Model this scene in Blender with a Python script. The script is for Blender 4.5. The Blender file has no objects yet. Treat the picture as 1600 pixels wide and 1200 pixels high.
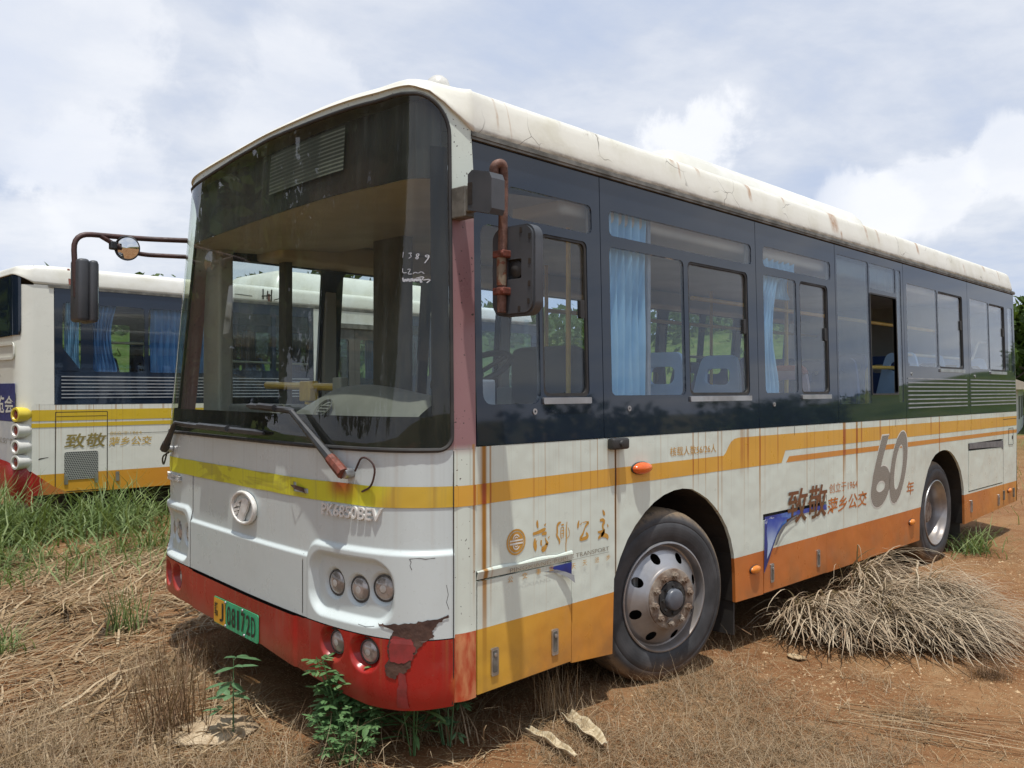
import bpy, bmesh, math, random
from mathutils import Vector, Matrix, noise as mnoise
from mathutils.geometry import tessellate_polygon
import numpy as np
R = math.radians
random.seed(7)
SC = bpy.context.scene
COL = SC.collection

# ------------------------------------------------------------------ camera, sky, sun, exposure
cam_d = bpy.data.cameras.new('camera')
cam_d.sensor_width = 36.0
cam_d.lens = 1350.0 / 1600.0 * 36.0
cam_d.clip_start = 0.05
cam_d.clip_end = 3000.0
cam = bpy.data.objects.new('camera', cam_d)
COL.objects.link(cam)
cam.location = (-2.17, -2.65026, 1.50376)
cam.rotation_euler = (R(90) + 0.0067557, 0.0, -0.803811)
SC.camera = cam

SUN_DIR = Vector((0.58, 0.81, 0.0)).normalized() * math.cos(R(77))     # horizontal travel of the light
SUN_DIR.z = -math.sin(R(77))
sun_d = bpy.data.lights.new('sun', 'SUN')
sun_d.energy = 3.6
sun_d.angle = R(0.9)
sun_d.color = (1.0, 0.965, 0.90)
sun = bpy.data.objects.new('sun', sun_d)
COL.objects.link(sun)
sun.rotation_euler = SUN_DIR.to_track_quat('-Z', 'Y').to_euler()
sun.location = (0, 0, 40)

SC.view_settings.view_transform = 'Standard'
SC.view_settings.look = 'None'
SC.view_settings.exposure = 0.24
SC.view_settings.gamma = 1.0
SC.cycles.max_bounces = 10
SC.cycles.transparent_max_bounces = 24
SC.cycles.use_denoising = True
SC.cycles.caustics_reflective = False
SC.cycles.caustics_refractive = False
SC.cycles.sample_clamp_indirect = 6.0


class NT:
    """short-hand for building node trees"""
    def __init__(s, tree):
        s.t = tree
    def n(s, typ, **kw):
        nd = s.t.nodes.new(typ)
        for k, v in kw.items():
            setattr(nd, k, v)
        return nd
    def put(s, sock, v):
        if isinstance(v, bpy.types.NodeSocket):
            s.t.links.new(v, sock)
        elif v is not None:
            if sock.type == 'RGBA' and len(v) == 3:
                v = (*v, 1.0)
            sock.default_value = v
    def m(s, op, a, b=None, c=None, clamp=False):
        nd = s.n('ShaderNodeMath', operation=op, use_clamp=clamp)
        for i, v in enumerate((a, b, c)):
            if v is not None:
                s.put(nd.inputs[i], v)
        return nd.outputs[0]
    def mix(s, f, a, b, blend='MIX'):
        nd = s.n('ShaderNodeMix', data_type='RGBA', blend_type=blend)
        nd.clamp_factor = True
        s.put(nd.inputs[0], f)
        s.put(nd.inputs[6], a)
        s.put(nd.inputs[7], b)
        return nd.outputs[2]
    def ss(s, v, lo, hi, a=0.0, b=1.0):
        nd = s.n('ShaderNodeMapRange', interpolation_type='SMOOTHSTEP')
        s.put(nd.inputs[0], v); nd.inputs[1].default_value = lo; nd.inputs[2].default_value = hi
        nd.inputs[3].default_value = a; nd.inputs[4].default_value = b
        return nd.outputs[0]
    def lin(s, v, lo, hi, a=0.0, b=1.0):
        nd = s.n('ShaderNodeMapRange')
        s.put(nd.inputs[0], v); nd.inputs[1].default_value = lo; nd.inputs[2].default_value = hi
        nd.inputs[3].default_value = a; nd.inputs[4].default_value = b
        return nd.outputs[0]
    def noise(s, vec, scale, detail=3.0, rough=0.55, dist=0.0):
        nd = s.n('ShaderNodeTexNoise')
        if vec is not None: s.put(nd.inputs['Vector'], vec)
        nd.inputs['Scale'].default_value = scale; nd.inputs['Detail'].default_value = detail
        nd.inputs['Roughness'].default_value = rough; nd.inputs['Distortion'].default_value = dist
        return nd.outputs[0]
    def noise1(s, w, scale, detail=2.0, rough=0.55):
        nd = s.n('ShaderNodeTexNoise', noise_dimensions='1D')
        s.put(nd.inputs['W'], w)
        nd.inputs['Scale'].default_value = scale; nd.inputs['Detail'].default_value = detail
        nd.inputs['Roughness'].default_value = rough
        return nd.outputs[0]
    def obj(s):
        return s.n('ShaderNodeTexCoord').outputs['Object']
    def xyz(s, v):
        nd = s.n('ShaderNodeSeparateXYZ'); s.put(nd.inputs[0], v)
        return nd.outputs[0], nd.outputs[1], nd.outputs[2]
    def comb(s, x, y, z):
        nd = s.n('ShaderNodeCombineXYZ')
        for i, v in enumerate((x, y, z)): s.put(nd.inputs[i], v)
        return nd.outputs[0]
    def ramp(s, f, stops):
        nd = s.n('ShaderNodeValToRGB')
        cr = nd.color_ramp
        while len(cr.elements) < len(stops): cr.elements.new(0.5)
        for e, (p, c) in zip(cr.elements, stops):
            e.position = p; e.color = (*c, 1.0)
        s.put(nd.inputs[0], f)
        return nd.outputs[0]


# ---- sky: Nishita daylight under a broken veil of cloud
W = bpy.data.worlds.new('World')
SC.world = W
W.use_nodes = True
W.node_tree.nodes.clear()
N = NT(W.node_tree)
sky = N.n('ShaderNodeTexSky', sky_type='NISHITA')
sky.sun_disc = False
sky.sun_elevation = R(77)
sky.sun_rotation = math.atan2(-SUN_DIR.x, -SUN_DIR.y)
sky.air_density = 1.0; sky.dust_density = 2.0; sky.ozone_density = 1.0
dv = N.n('ShaderNodeTexCoord').outputs['Generated']
dx, dy, dz = N.xyz(dv)
zz = N.m('ADD', N.m('MAXIMUM', dz, 0.0), 0.16)
flat = N.comb(N.m('DIVIDE', dx, zz), N.m('DIVIDE', dy, zz), N.m('MULTIPLY', dz, 1.2))
n1 = N.noise(flat, 1.15, 8.0, 0.58, 0.3)
n2 = N.noise(flat, 3.1, 6.0, 0.6, 0.2)
veil = N.ss(N.m('ADD', N.m('MULTIPLY', n1, 0.72), N.m('MULTIPLY', n2, 0.28)), 0.36, 0.66)
cloud = N.ramp(veil, [(0.0, (4.75, 5.5, 7.1)), (0.45, (5.85, 6.35, 7.4)), (1.0, (7.5, 7.75, 8.3))])
base = N.mix(0.90, sky.outputs[0], cloud)
n3 = N.noise(dv, 9.0, 7.0, 0.6, 0.25)
def puff(vec, size, amt):
    nd = N.n('ShaderNodeVectorMath', operation='DOT_PRODUCT')
    N.put(nd.inputs[0], dv); nd.inputs[1].default_value = Vector(vec).normalized()
    ang = N.m('ARCCOSINE', N.m('MINIMUM', nd.outputs['Value'], 1.0))
    d = N.m('SUBTRACT', 1.0, N.m('DIVIDE', ang, size))
    v = N.m('ADD', d, N.m('MULTIPLY', N.m('SUBTRACT', n3, 0.5), 2.6))
    edge = N.m('MULTIPLY', N.ss(v, 0.05, 0.42), N.ss(d, -0.25, 0.3))
    return N.m('MULTIPLY', edge, amt)
def vdir(px, py):
    q = Vector(((px - 800) / 1350.0, (600 - py) / 1350.0, -1.0))
    return cam.rotation_euler.to_matrix() @ q
PUFFS = [(vdir(1085, 215), 0.075, 0.8), (vdir(1430, 310), 0.070, 0.65), (vdir(1590, 245), 0.05, 0.6), (vdir(1360, 330), 0.06, 0.6), (vdir(190, 290), 0.10, 0.35),
         (vdir(60, 80), 0.16, 0.4), (vdir(20, 370), 0.06, 0.35), (vdir(470, 170), 0.10, 0.3)]
for v_, s_, a_ in PUFFS:
    base = N.mix(puff(v_, s_, a_), base, (8.6, 8.75, 9.1))
ground_glow = N.ss(dz, -0.12, 0.0)
base = N.mix(ground_glow, (2.2, 1.9, 1.5), base)
bg = N.n('ShaderNodeBackground'); bg.inputs[1].default_value = 0.10
N.put(bg.inputs[0], base)
ow = N.n('ShaderNodeOutputWorld')
W.node_tree.links.new(bg.outputs[0], ow.inputs[0])

# ------------------------------------------------------------------ helpers
def tag(o, label=None, cat=None, group=None, kind=None):
    if label: o['label'] = label
    if cat: o['category'] = cat
    if group: o['group'] = group
    if kind: o['kind'] = kind
    return o

def empty(name, loc=(0, 0, 0), rz=0.0, parent=None):
    o = bpy.data.objects.new(name, None)
    COL.objects.link(o)
    o.location = loc; o.rotation_euler = (0, 0, rz)
    o.empty_display_size = 0.2
    if parent: o.parent = parent
    return o

def obj(name, vs, fs, mats, parent=None, smooth=False, mi=None, auto=None, fix=False):
    me = bpy.data.meshes.new(name)
    me.from_pydata([tuple(v) for v in vs], [], fs)
    for m_ in (mats if isinstance(mats, (list, tuple)) else [mats]):
        me.materials.append(m_)
    if mi is not None:
        me.polygons.foreach_set('material_index', mi)
    if fix:
        bm = bmesh.new(); bm.from_mesh(me)
        bmesh.ops.remove_doubles(bm, verts=bm.verts, dist=1e-5)
        bmesh.ops.recalc_face_normals(bm, faces=bm.faces)
        bm.to_mesh(me); bm.free()
    if smooth:
        me.polygons.foreach_set('use_smooth', [True] * len(me.polygons))
        if auto is not None and hasattr(me, 'set_sharp_from_angle'):
            me.set_sharp_from_angle(angle=R(auto))
    me.validate()
    o = bpy.data.objects.new(name, me)
    COL.objects.link(o)
    if parent: o.parent = parent
    return o

class MB:
    """collects shapes that become ONE mesh object"""
    def __init__(s): s.v = []; s.f = []; s.mi = []
    def add(s, vs, fs, mi=0):
        k = len(s.v); s.v += [tuple(v) for v in vs]
        s.f += [tuple(i + k for i in f) for f in fs]; s.mi += [mi] * len(fs)
        return s
    def box(s, x0, x1, y0, y1, z0, z1, mi=0, M=None):
        p = [(x0, y0, z0), (x1, y0, z0), (x1, y1, z0), (x0, y1, z0), (x0, y0, z1), (x1, y0, z1), (x1, y1, z1), (x0, y1, z1)]
        if M is not None: p = [M @ Vector(q) for q in p]
        return s.add(p, [(0, 3, 2, 1), (4, 5, 6, 7), (0, 1, 5, 4), (1, 2, 6, 5), (2, 3, 7, 6), (3, 0, 4, 7)], mi)
    def rbox(s, x0, x1, y0, y1, z0, z1, r, mi=0, M=None, seg=3):
        """box with rounded edges"""
        bm = bmesh.new(); bmesh.ops.create_cube(bm, size=1.0)
        for v in bm.verts:
            v.co = Vector((x0 + (v.co.x + .5) * (x1 - x0), y0 + (v.co.y + .5) * (y1 - y0), z0 + (v.co.z + .5) * (z1 - z0)))
        bmesh.ops.bevel(bm, geom=bm.edges[:], offset=r, segments=seg, profile=0.5, affect='EDGES')
        bm.verts.index_update()
        p = [(M @ v.co) if M is not None else v.co.copy() for v in bm.verts]
        f = [tuple(v.index for v in q.verts) for q in bm.faces]
        bm.free()
        return s.add(p, f, mi)
    def tube(s, path, r, n=10, mi=0, cap=True):
        path = [Vector(p) for p in path]
        rs = r if isinstance(r, (list, tuple)) else [r] * len(path)
        rings = []; up = None
        for i, p in enumerate(path):
            t = (path[min(i + 1, len(path) - 1)] - path[max(i - 1, 0)]).normalized()
            if up is None:
                a = Vector((0, 0, 1)) if abs(t.z) < 0.9 else Vector((1, 0, 0))
                up = (a - t * a.dot(t)).normalized()
            else:
                up = (up - t * up.dot(t)).normalized()
            b = t.cross(up)
            rings.append([p + (up * math.cos(2 * math.pi * k / n) + b * math.sin(2 * math.pi * k / n)) * rs[i] for k in range(n)])
        vs = [v for g_ in rings for v in g_]
        fs = [(i * n + k, i * n + (k + 1) % n, (i + 1) * n + (k + 1) % n, (i + 1) * n + k) for i in range(len(path) - 1) for k in range(n)]
        if cap:
            fs.append(tuple(range(n))[::-1]); fs.append(tuple(range((len(path) - 1) * n, len(path) * n)))
        return s.add(vs, fs, mi)
    def lathe(s, prof, M=None, n=48, mi=0, skip=None, closed=False):
        """prof: (radius, along) ; axis is local Z"""
        k = len(prof); vs = []; fs = []
        for j in range(n):
            a = 2 * math.pi * j / n
            for r_, w_ in prof:
                v = Vector((r_ * math.cos(a), r_ * math.sin(a), w_)); vs.append(M @ v if M is not None else v)
        for j in range(n):
            for i in range(k - 1 if not closed else k):
                i2 = (i + 1) % k
                if skip and skip((prof[i][0] + prof[i2][0]) / 2, 2 * math.pi * (j + .5) / n): continue
                fs.append((j * k + i, ((j + 1) % n) * k + i, ((j + 1) % n) * k + i2, j * k + i2))
        return s.add(vs, fs, mi)
    def prism(s, outer, holes, fmap, depth, off=0.0, mi=0):
        """2D outline (with holes) laid on fmap(u, v, off), DEPTH thick inwards"""
        loops = [outer] + list(holes)
        pts = [q for l in loops for q in l]
        tri = tessellate_polygon([[Vector((a, b, 0)) for a, b in l] for l in loops])
        n = len(pts)
        vs = [fmap(a, b, off) for a, b in pts]
        fs = [tuple(t) for t in tri]
        if depth:
            vs += [fmap(a, b, off - depth) for a, b in pts]
            fs += [tuple(i + n for i in reversed(t)) for t in tri]
            k = 0
            for l in loops:
                m_ = len(l)
                fs += [(k + i, k + (i + 1) % m_, n + k + (i + 1) % m_, n + k + i) for i in range(m_)]
                k += m_
        return s.add(vs, fs, mi)
    def build(s, name, mats, parent=None, smooth=False, auto=35, fix=True):
        return obj(name, s.v, s.f, mats, parent, smooth, s.mi if not fix else s.mi, auto, fix)

def rrect(x0, x1, z0, z1, r, n=5):
    if x1 < x0: x0, x1 = x1, x0
    r = max(1e-4, min(r, (x1 - x0) / 2 - 1e-4, (z1 - z0) / 2 - 1e-4))
    out = []
    for cx, cz, a0 in ((x1 - r, z1 - r, 0), (x0 + r, z1 - r, 90), (x0 + r, z0 + r, 180), (x1 - r, z0 + r, 270)):
        for k in range(n + 1):
            a = R(a0 + 90 * k / n); out.append((cx + r * math.cos(a), cz + r * math.sin(a)))
    return out

def bend(pts, r, n=6):
    """round the corners of a polyline"""
    pts = [Vector(p) for p in pts]; out = [pts[0]]
    for i in range(1, len(pts) - 1):
        a = (pts[i - 1] - pts[i]); b = (pts[i + 1] - pts[i])
        d = min(r, a.length * .49, b.length * .49)
        p0 = pts[i] + a.normalized() * d; p1 = pts[i] + b.normalized() * d
        for k in range(n + 1):
            t = k / n
            out.append(p0 * (1 - t) ** 2 + pts[i] * 2 * t * (1 - t) + p1 * t ** 2)
    out.append(pts[-1])
    return out

def text2d(body, bold=0.0, shear=0.0, res=4):
    """outline of a text as triangles in 2D, normalised to its bounding box 0..1"""
    c = bpy.data.curves.new('lettering', 'FONT')
    c.body = body; c.size = 1.0; c.offset = bold; c.shear = shear; c.resolution_u = res; c.fill_mode = 'FRONT'
    o = bpy.data.objects.new('lettering', c)
    COL.objects.link(o)
    dg = bpy.context.evaluated_depsgraph_get(); dg.update()
    me = bpy.data.meshes.new_from_object(o.evaluated_get(dg))
    vs = [(v.co.x, v.co.y) for v in me.vertices]; fs = [tuple(p.vertices) for p in me.polygons]
    bpy.data.objects.remove(o); bpy.data.curves.remove(c); bpy.data.meshes.remove(me)
    x0 = min(v[0] for v in vs); x1 = max(v[0] for v in vs); y0 = min(v[1] for v in vs); y1 = max(v[1] for v in vs)
    return [((a - x0) / (x1 - x0), (b - y0) / (y1 - y0)) for a, b in vs], fs

def lettering(name, body, rect, fmap, mat, parent, bold=0.0, shear=0.0, off=0.003, depth=0.0, flip=False):
    u0, u1, v0, v1 = rect
    vs, fs = text2d(body, bold, shear)
    P = [(u0 + a * (u1 - u0), v0 + b * (v1 - v0)) for a, b in vs]
    mb = MB()
    mb.add([fmap(a, b, off) for a, b in P], fs)
    if depth:
        cnt = {}
        for f in fs:
            for i in range(len(f)):
                e = (f[i], f[(i + 1) % len(f)]); cnt[e] = cnt.get(e, 0) + 1
        side_f = [(a, b) for (a, b) in cnt if (b, a) not in cnt]
        n = len(P)
        mb.add([fmap(a, b, off) for a, b in P] + [fmap(a, b, off - depth) for a, b in P], [(a, a + n, b + n, b) for a, b in side_f])
    return mb.build(name, mat, parent, fix=False)

def stroke_poly(pts):
    """tapered brush stroke: list of (u, v, width) -> 2D outline"""
    L_, R_ = [], []
    for i, (x, z, w_) in enumerate(pts):
        a = Vector(pts[max(i - 1, 0)][:2]); b = Vector(pts[min(i + 1, len(pts) - 1)][:2])
        t = (b - a).normalized(); nrm = Vector((-t.y, t.x)) * w_ * 0.5
        L_.append((x + nrm.x, z + nrm.y)); R_.append((x - nrm.x, z - nrm.y))
    return L_ + R_[::-1]

def strokes(name, sts, fmap, mat, parent, off=0.003):
    mb = MB()
    for st in sts:
        # round the stroke by one Chaikin pass
        p = [st[0]]
        for a, b in zip(st[:-1], st[1:]):
            p += [tuple(a[i] * .75 + b[i] * .25 for i in range(3)), tuple(a[i] * .25 + b[i] * .75 for i in range(3))]
        p.append(st[-1])
        o = stroke_poly(p); n = len(o) // 2
        mb.add([fmap(u, v, off) for u, v in o], [(i, i + 1, 2 * n - 2 - i, 2 * n - 1 - i) for i in range(n - 1)])
    return mb.build(name, mat, parent, fix=False)

def copy_tree(o, parent=None):
    c = o.copy(); COL.objects.link(c)
    if parent: c.parent = parent
    for ch in list(o.children): copy_tree(ch, c)
    return c

# ------------------------------------------------------------------ materials
MATS = {}
def mat(name):
    m_ = bpy.data.materials.new(name); m_.use_nodes = True
    m_.node_tree.nodes.clear()
    n_ = NT(m_.node_tree)
    out = n_.n('ShaderNodeOutputMaterial')
    return m_, n_, out

def finish(n_, out, color, rough=0.5, metal=0.0, spec=0.5, bump=None, bump_s=0.2, bump_d=0.01, coat=0.0):
    p = n_.n('ShaderNodeBsdfPrincipled')
    n_.put(p.inputs['Base Color'], color)
    n_.put(p.inputs['Roughness'], rough)
    n_.put(p.inputs['Metallic'], metal)
    p.inputs['Specular IOR Level'].default_value = spec
    if coat: p.inputs['Coat Weight'].default_value = coat; p.inputs['Coat Roughness'].default_value = 0.08
    if bump is not None:
        b = n_.n('ShaderNodeBump'); b.inputs['Strength'].default_value = bump_s; b.inputs['Distance'].default_value = bump_d
        n_.put(b.inputs['Height'], bump); n_.t.links.new(b.outputs[0], p.inputs['Normal'])
    n_.t.links.new(p.outputs[0], out.inputs[0])
    return p

def simple(name, c1, c2=None, rough=0.5, metal=0.0, scale=8.0, spec=0.5, bump_s=0.0, bump_scale=40.0, lo=0.35, hi=0.65, bump_d=0.01):
    m_, n_, out = mat(name)
    v = n_.obj()
    c = c1
    if c2 is not None:
        c = n_.mix(n_.ss(n_.noise(v, scale, 5.0, 0.6), lo, hi), c1, c2)
    r_ = n_.lin(n_.noise(v, scale * 2.3, 3.0), 0.3, 0.7, rough * 0.8, min(1.0, rough * 1.25))
    b = n_.noise(v, bump_scale, 4.0) if bump_s else None
    finish(n_, out, c, r_, metal, spec, b, bump_s, bump_d)
    MATS[name] = m_
    return m_

RUST = (0.22, 0.075, 0.018)
def weather(n_, color, ztop, zlen=0.75, streak=0.75, dirt=0.35, explicit=(), rust=(0.33, 0.15, 0.02), low=None):
    """rain streaks that run down from height ZTOP, plus patchy grime"""
    v = n_.obj(); x, y, z = n_.xyz(v)
    wob = n_.m('MULTIPLY', n_.noise(v, 2.0, 2.0), 0.012)
    w = n_.m('ADD', n_.m('ADD', x, n_.m('MULTIPLY', y, 0.9)), wob)
    down = n_.m('SUBTRACT', ztop, z)
    ln = n_.m('MULTIPLY', n_.m('POWER', n_.noise1(w, 6.0, 2.0), 1.6), zlen * 3.0)
    fade = n_.m('SUBTRACT', 1.0, n_.m('DIVIDE', down, n_.m('MAXIMUM', ln, 0.03)), clamp=True)
    grain = n_.ss(n_.noise1(w, 34.0, 3.0, 0.6), 0.58, 0.72)
    clump = n_.ss(n_.noise1(w, 1.7, 2.0), 0.40, 0.62)
    f1 = n_.m('MULTIPLY', n_.m('MULTIPLY', grain, fade), n_.m('MULTIPLY', clump, streak))
    below = n_.m('GREATER_THAN', down, -0.004)
    f1 = n_.m('MULTIPLY', f1, below)
    c = n_.mix(f1, color, rust)
    g2 = n_.ss(n_.noise1(n_.m('ADD', w, 7.7), 22.0, 3.0, 0.65), 0.52, 0.75)
    ln2 = n_.m('MULTIPLY', n_.noise1(w, 3.1, 1.0), zlen * 2.6)
    fade2 = n_.m('SUBTRACT', 1.0, n_.m('DIVIDE', down, n_.m('MAXIMUM', ln2, 0.03)), clamp=True)
    c = n_.mix(n_.m('MULTIPLY', n_.m('MULTIPLY', n_.m('MULTIPLY', g2, fade2), below), dirt), c, (0.20, 0.18, 0.12))
    for (x0, wd, strg, leng) in explicit:
        d = n_.m('ABSOLUTE', n_.m('SUBTRACT', n_.m('ADD', x, n_.m('MULTIPLY', wob, 0.6)), x0 + 0.004))
        k = n_.m('SUBTRACT', 1.0, n_.ss(d, wd * 0.3, wd))
        k = n_.m('MULTIPLY', n_.m('MULTIPLY', k, below), n_.m('SUBTRACT', 1.0, n_.ss(down, leng * 0.35, leng)))
        c = n_.mix(n_.m('MULTIPLY', k, strg), c, rust)
    patch = n_.ss(n_.noise(v, 3.5, 6.0, 0.65), 0.50, 0.78)
    c = n_.mix(n_.m('MULTIPLY', patch, 0.12), c, (0.33, 0.31, 0.24))
    fine = n_.ss(n_.noise(v, 60.0, 3.0, 0.6), 0.66, 0.74)
    c = n_.mix(n_.m('MULTIPLY', fine, 0.18), c, (0.25, 0.20, 0.12))
    if low is not None:                       # road mud splashed up from the ground
        l_ = n_.m('MULTIPLY', n_.ss(z, low[0] + 0.28, low[0] - 0.02), n_.ss(n_.noise(v, 5.0, 5.0, 0.6), 0.32, 0.7))
        c = n_.mix(n_.m('MULTIPLY', l_, low[1]), c, (0.24, 0.13, 0.06))
    return c

WHITE = (0.625, 0.685, 0.61)
GOLD = (0.66, 0.36, 0.055)
def paint(name, color_fn, ztop=1.27, rough=0.32, zlen=0.75, streak=0.42, dirt=0.09, explicit=(), rust=(0.33, 0.15, 0.02), low=None, dent=0.35):
    m_, n_, out = mat(name)
    c = color_fn(n_) if callable(color_fn) else color_fn
    c = weather(n_, c, ztop, zlen, streak, dirt, explicit, rust, low)
    v = n_.obj()
    b = n_.m('ADD', n_.m('ADD', n_.noise(v, 1.6, 3.0), n_.m('MULTIPLY', n_.noise(v, 6.0, 2.0), 0.12)), n_.m('MULTIPLY', n_.noise(v, 120.0, 2.0), 0.005))
    r_ = n_.lin(n_.noise(v, 7.0, 4.0), 0.3, 0.7, rough * 0.75, rough * 1.4)
    finish(n_, out, c, r_, 0.0, 0.45, b, dent, 0.03)
    MATS[name] = m_
    return m_

EXPL = ((0.348, 0.010, 0.8, 0.8), (0.408, 0.019, 1.0, 1.25), (0.445, 0.008, 0.6, 0.9), (0.40, 0.045, 0.25, 0.9), (0.724, 0.005, 0.3, 0.5), (1.186, 0.005, 0.6, 0.35), (1.269, 0.005, 0.45, 0.35), (1.331, 0.011, 1.0, 1.0), (1.345, 0.03, 0.25, 0.7),
        (1.733, 0.005, 0.35, 0.5), (2.053, 0.010, 0.75, 0.45), (2.107, 0.007, 0.6, 0.4), (2.185, 0.006, 0.6, 0.5), (2.322, 0.007, 0.8, 0.9), (2.365, 0.006, 0.7, 0.7), (2.60, 0.03, 0.45, 0.35), (2.672, 0.020, 0.55, 0.35),
        (2.826, 0.013, 0.85, 0.7), (3.064, 0.008, 0.75, 0.35), (3.486, 0.007, 0.65, 0.9), (4.10, 0.036, 0.85, 0.5), (4.085, 0.012, 0.7, 1.0), (4.323, 0.022, 0.9, 0.55), (4.335, 0.008, 0.7, 1.0), (4.411, 0.018, 0.7, 0.3),
        (4.781, 0.025, 0.6, 0.25), (4.977, 0.012, 0.55, 0.25), (5.351, 0.016, 0.5, 0.3), (5.946, 0.022, 0.6, 0.25), (6.168, 0.018, 0.8, 0.7), (6.67, 0.014, 0.4, 0.3), (7.1, 0.012, 0.4, 0.3), (7.405, 0.012, 0.3, 0.3))
def livery(n_):
    v = n_.obj(); x, y, z = n_.xyz(v)
    orange = n_.ramp(n_.lin(x, 0.0, 9.0), [(0.04, (0.62, 0.36, 0.045)), (0.085, (0.62, 0.31, 0.045)), (0.16, (0.58, 0.22, 0.037)), (0.30, (0.52, 0.155, 0.033)), (0.62, (0.50, 0.155, 0.033)), (0.80, (0.50, 0.17, 0.04)), (0.97, (0.60, 0.27, 0.05))])
    fl = n_.m('MULTIPLY', n_.ss(n_.noise(v, 2.2, 4.0), 0.45, 0.7), 0.35)
    orange = n_.mix(fl, orange, (0.36, 0.09, 0.025))
    return n_.mix(n_.m('GREATER_THAN', z, 0.488), orange, WHITE)
paint('livery', livery, explicit=EXPL, low=(0.21, 0.55), dent=0.8)
RED_RUST = (0.30, 0.055, 0.012)
paint('stripe_gold', GOLD, explicit=EXPL, rust=RED_RUST, streak=0.6)
paint('stripe_orange', (0.60, 0.25, 0.045), explicit=EXPL, rust=RED_RUST, streak=0.6)
def front_white(n_):
    return (0.56, 0.62, 0.615)
paint('front_white', front_white, ztop=1.26, streak=0.12, dirt=0.14, zlen=0.5, rough=0.3, dent=0.10)
def stripe_yellow(n_):
    v = n_.obj(); x, y, z = n_.xyz(v)
    k = n_.ss(n_.m('ADD', y, n_.m('MULTIPLY', n_.noise(v, 6.0, 3.0), 0.25)), 0.28, 0.42)
    c = n_.mix(k, (0.60, 0.40, 0.05), (0.62, 0.60, 0.035))
    k2 = n_.m('MULTIPLY', n_.ss(n_.noise(n_.comb(x, n_.m('MULTIPLY', y, 1.3), n_.m('MULTIPLY', z, 5.0)), 1.6, 4.0, 0.55, 0.6), 0.50, 0.56), n_.ss(y, 0.5, 0.9))
    c = n_.mix(k2, c, (0.47, 0.43, 0.04))
    r_ = n_.ss(n_.m('ABSOLUTE', n_.m('SUBTRACT', y, 0.46)), 0.02, 0.13, 1.0, 0.0)
    c = n_.mix(n_.m('MULTIPLY', r_, n_.ss(z, 1.01, 1.10)), c, (0.42, 0.10, 0.02))
    return c
paint('stripe_yellow', stripe_yellow, ztop=1.14, streak=0.4, dirt=0.3, zlen=0.3, rough=0.4, dent=0.9)
def bumper_red(n_):
    v = n_.obj(); x, y, z = n_.xyz(v)
    c = n_.mix(n_.ss(n_.noise(v, 3.0, 4.0), 0.4, 0.7), (0.36, 0.018, 0.014), (0.28, 0.016, 0.012))
    fd = n_.m('MULTIPLY', n_.ss(n_.m('ADD', x, n_.m('MULTIPLY', n_.noise(v, 9.0, 5.0), 0.1)), 0.27, 0.345), n_.ss(y, 0.12, 0.05))
    c = n_.mix(n_.m('MULTIPLY', fd, 0.8), c, (0.52, 0.20, 0.05))
    mud = n_.m('MULTIPLY', n_.ss(z, 0.42, 0.24), n_.ss(y, 0.25, 1.0))
    mud = n_.m('MULTIPLY', mud, n_.lin(n_.noise(v, 4.0, 5.0), 0.2, 0.7, 0.5, 1.0))
    return n_.mix(n_.m('MULTIPLY', mud, 0.80), c, (0.23, 0.085, 0.045))
paint('bumper_red', bumper_red, ztop=0.5, streak=0.25, dirt=0.25, zlen=0.2, rough=0.26, dent=0.15)
def post_paint(n_):
    v = n_.obj(); x, y, z = n_.xyz(v)
    c = n_.mix(n_.m('MULTIPLY', n_.m('MULTIPLY', n_.ss(z, 2.34, 2.2), n_.ss(z, 1.22, 1.28)), 0.95), WHITE, (0.26, 0.125, 0.135))
    chips = n_.ss(n_.noise(v, 70.0, 2.0, 0.5), 0.69, 0.72)
    c = n_.mix(chips, c, (0.05, 0.04, 0.035))
    rd = n_.m('MULTIPLY', n_.m('LESS_THAN', z, 0.487), 1.0)
    red = n_.mix(n_.ss(n_.noise(n_.comb(n_.m('MULTIPLY', x, 3.0), y, z), 8.0, 5.0), 0.35, 0.65), (0.42, 0.06, 0.025), (0.55, 0.22, 0.10))
    return n_.mix(rd, c, red)
paint('post_paint', post_paint, ztop=1.27, streak=0.6, dirt=0.4, explicit=EXPL[:3], dent=0.15)
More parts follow.
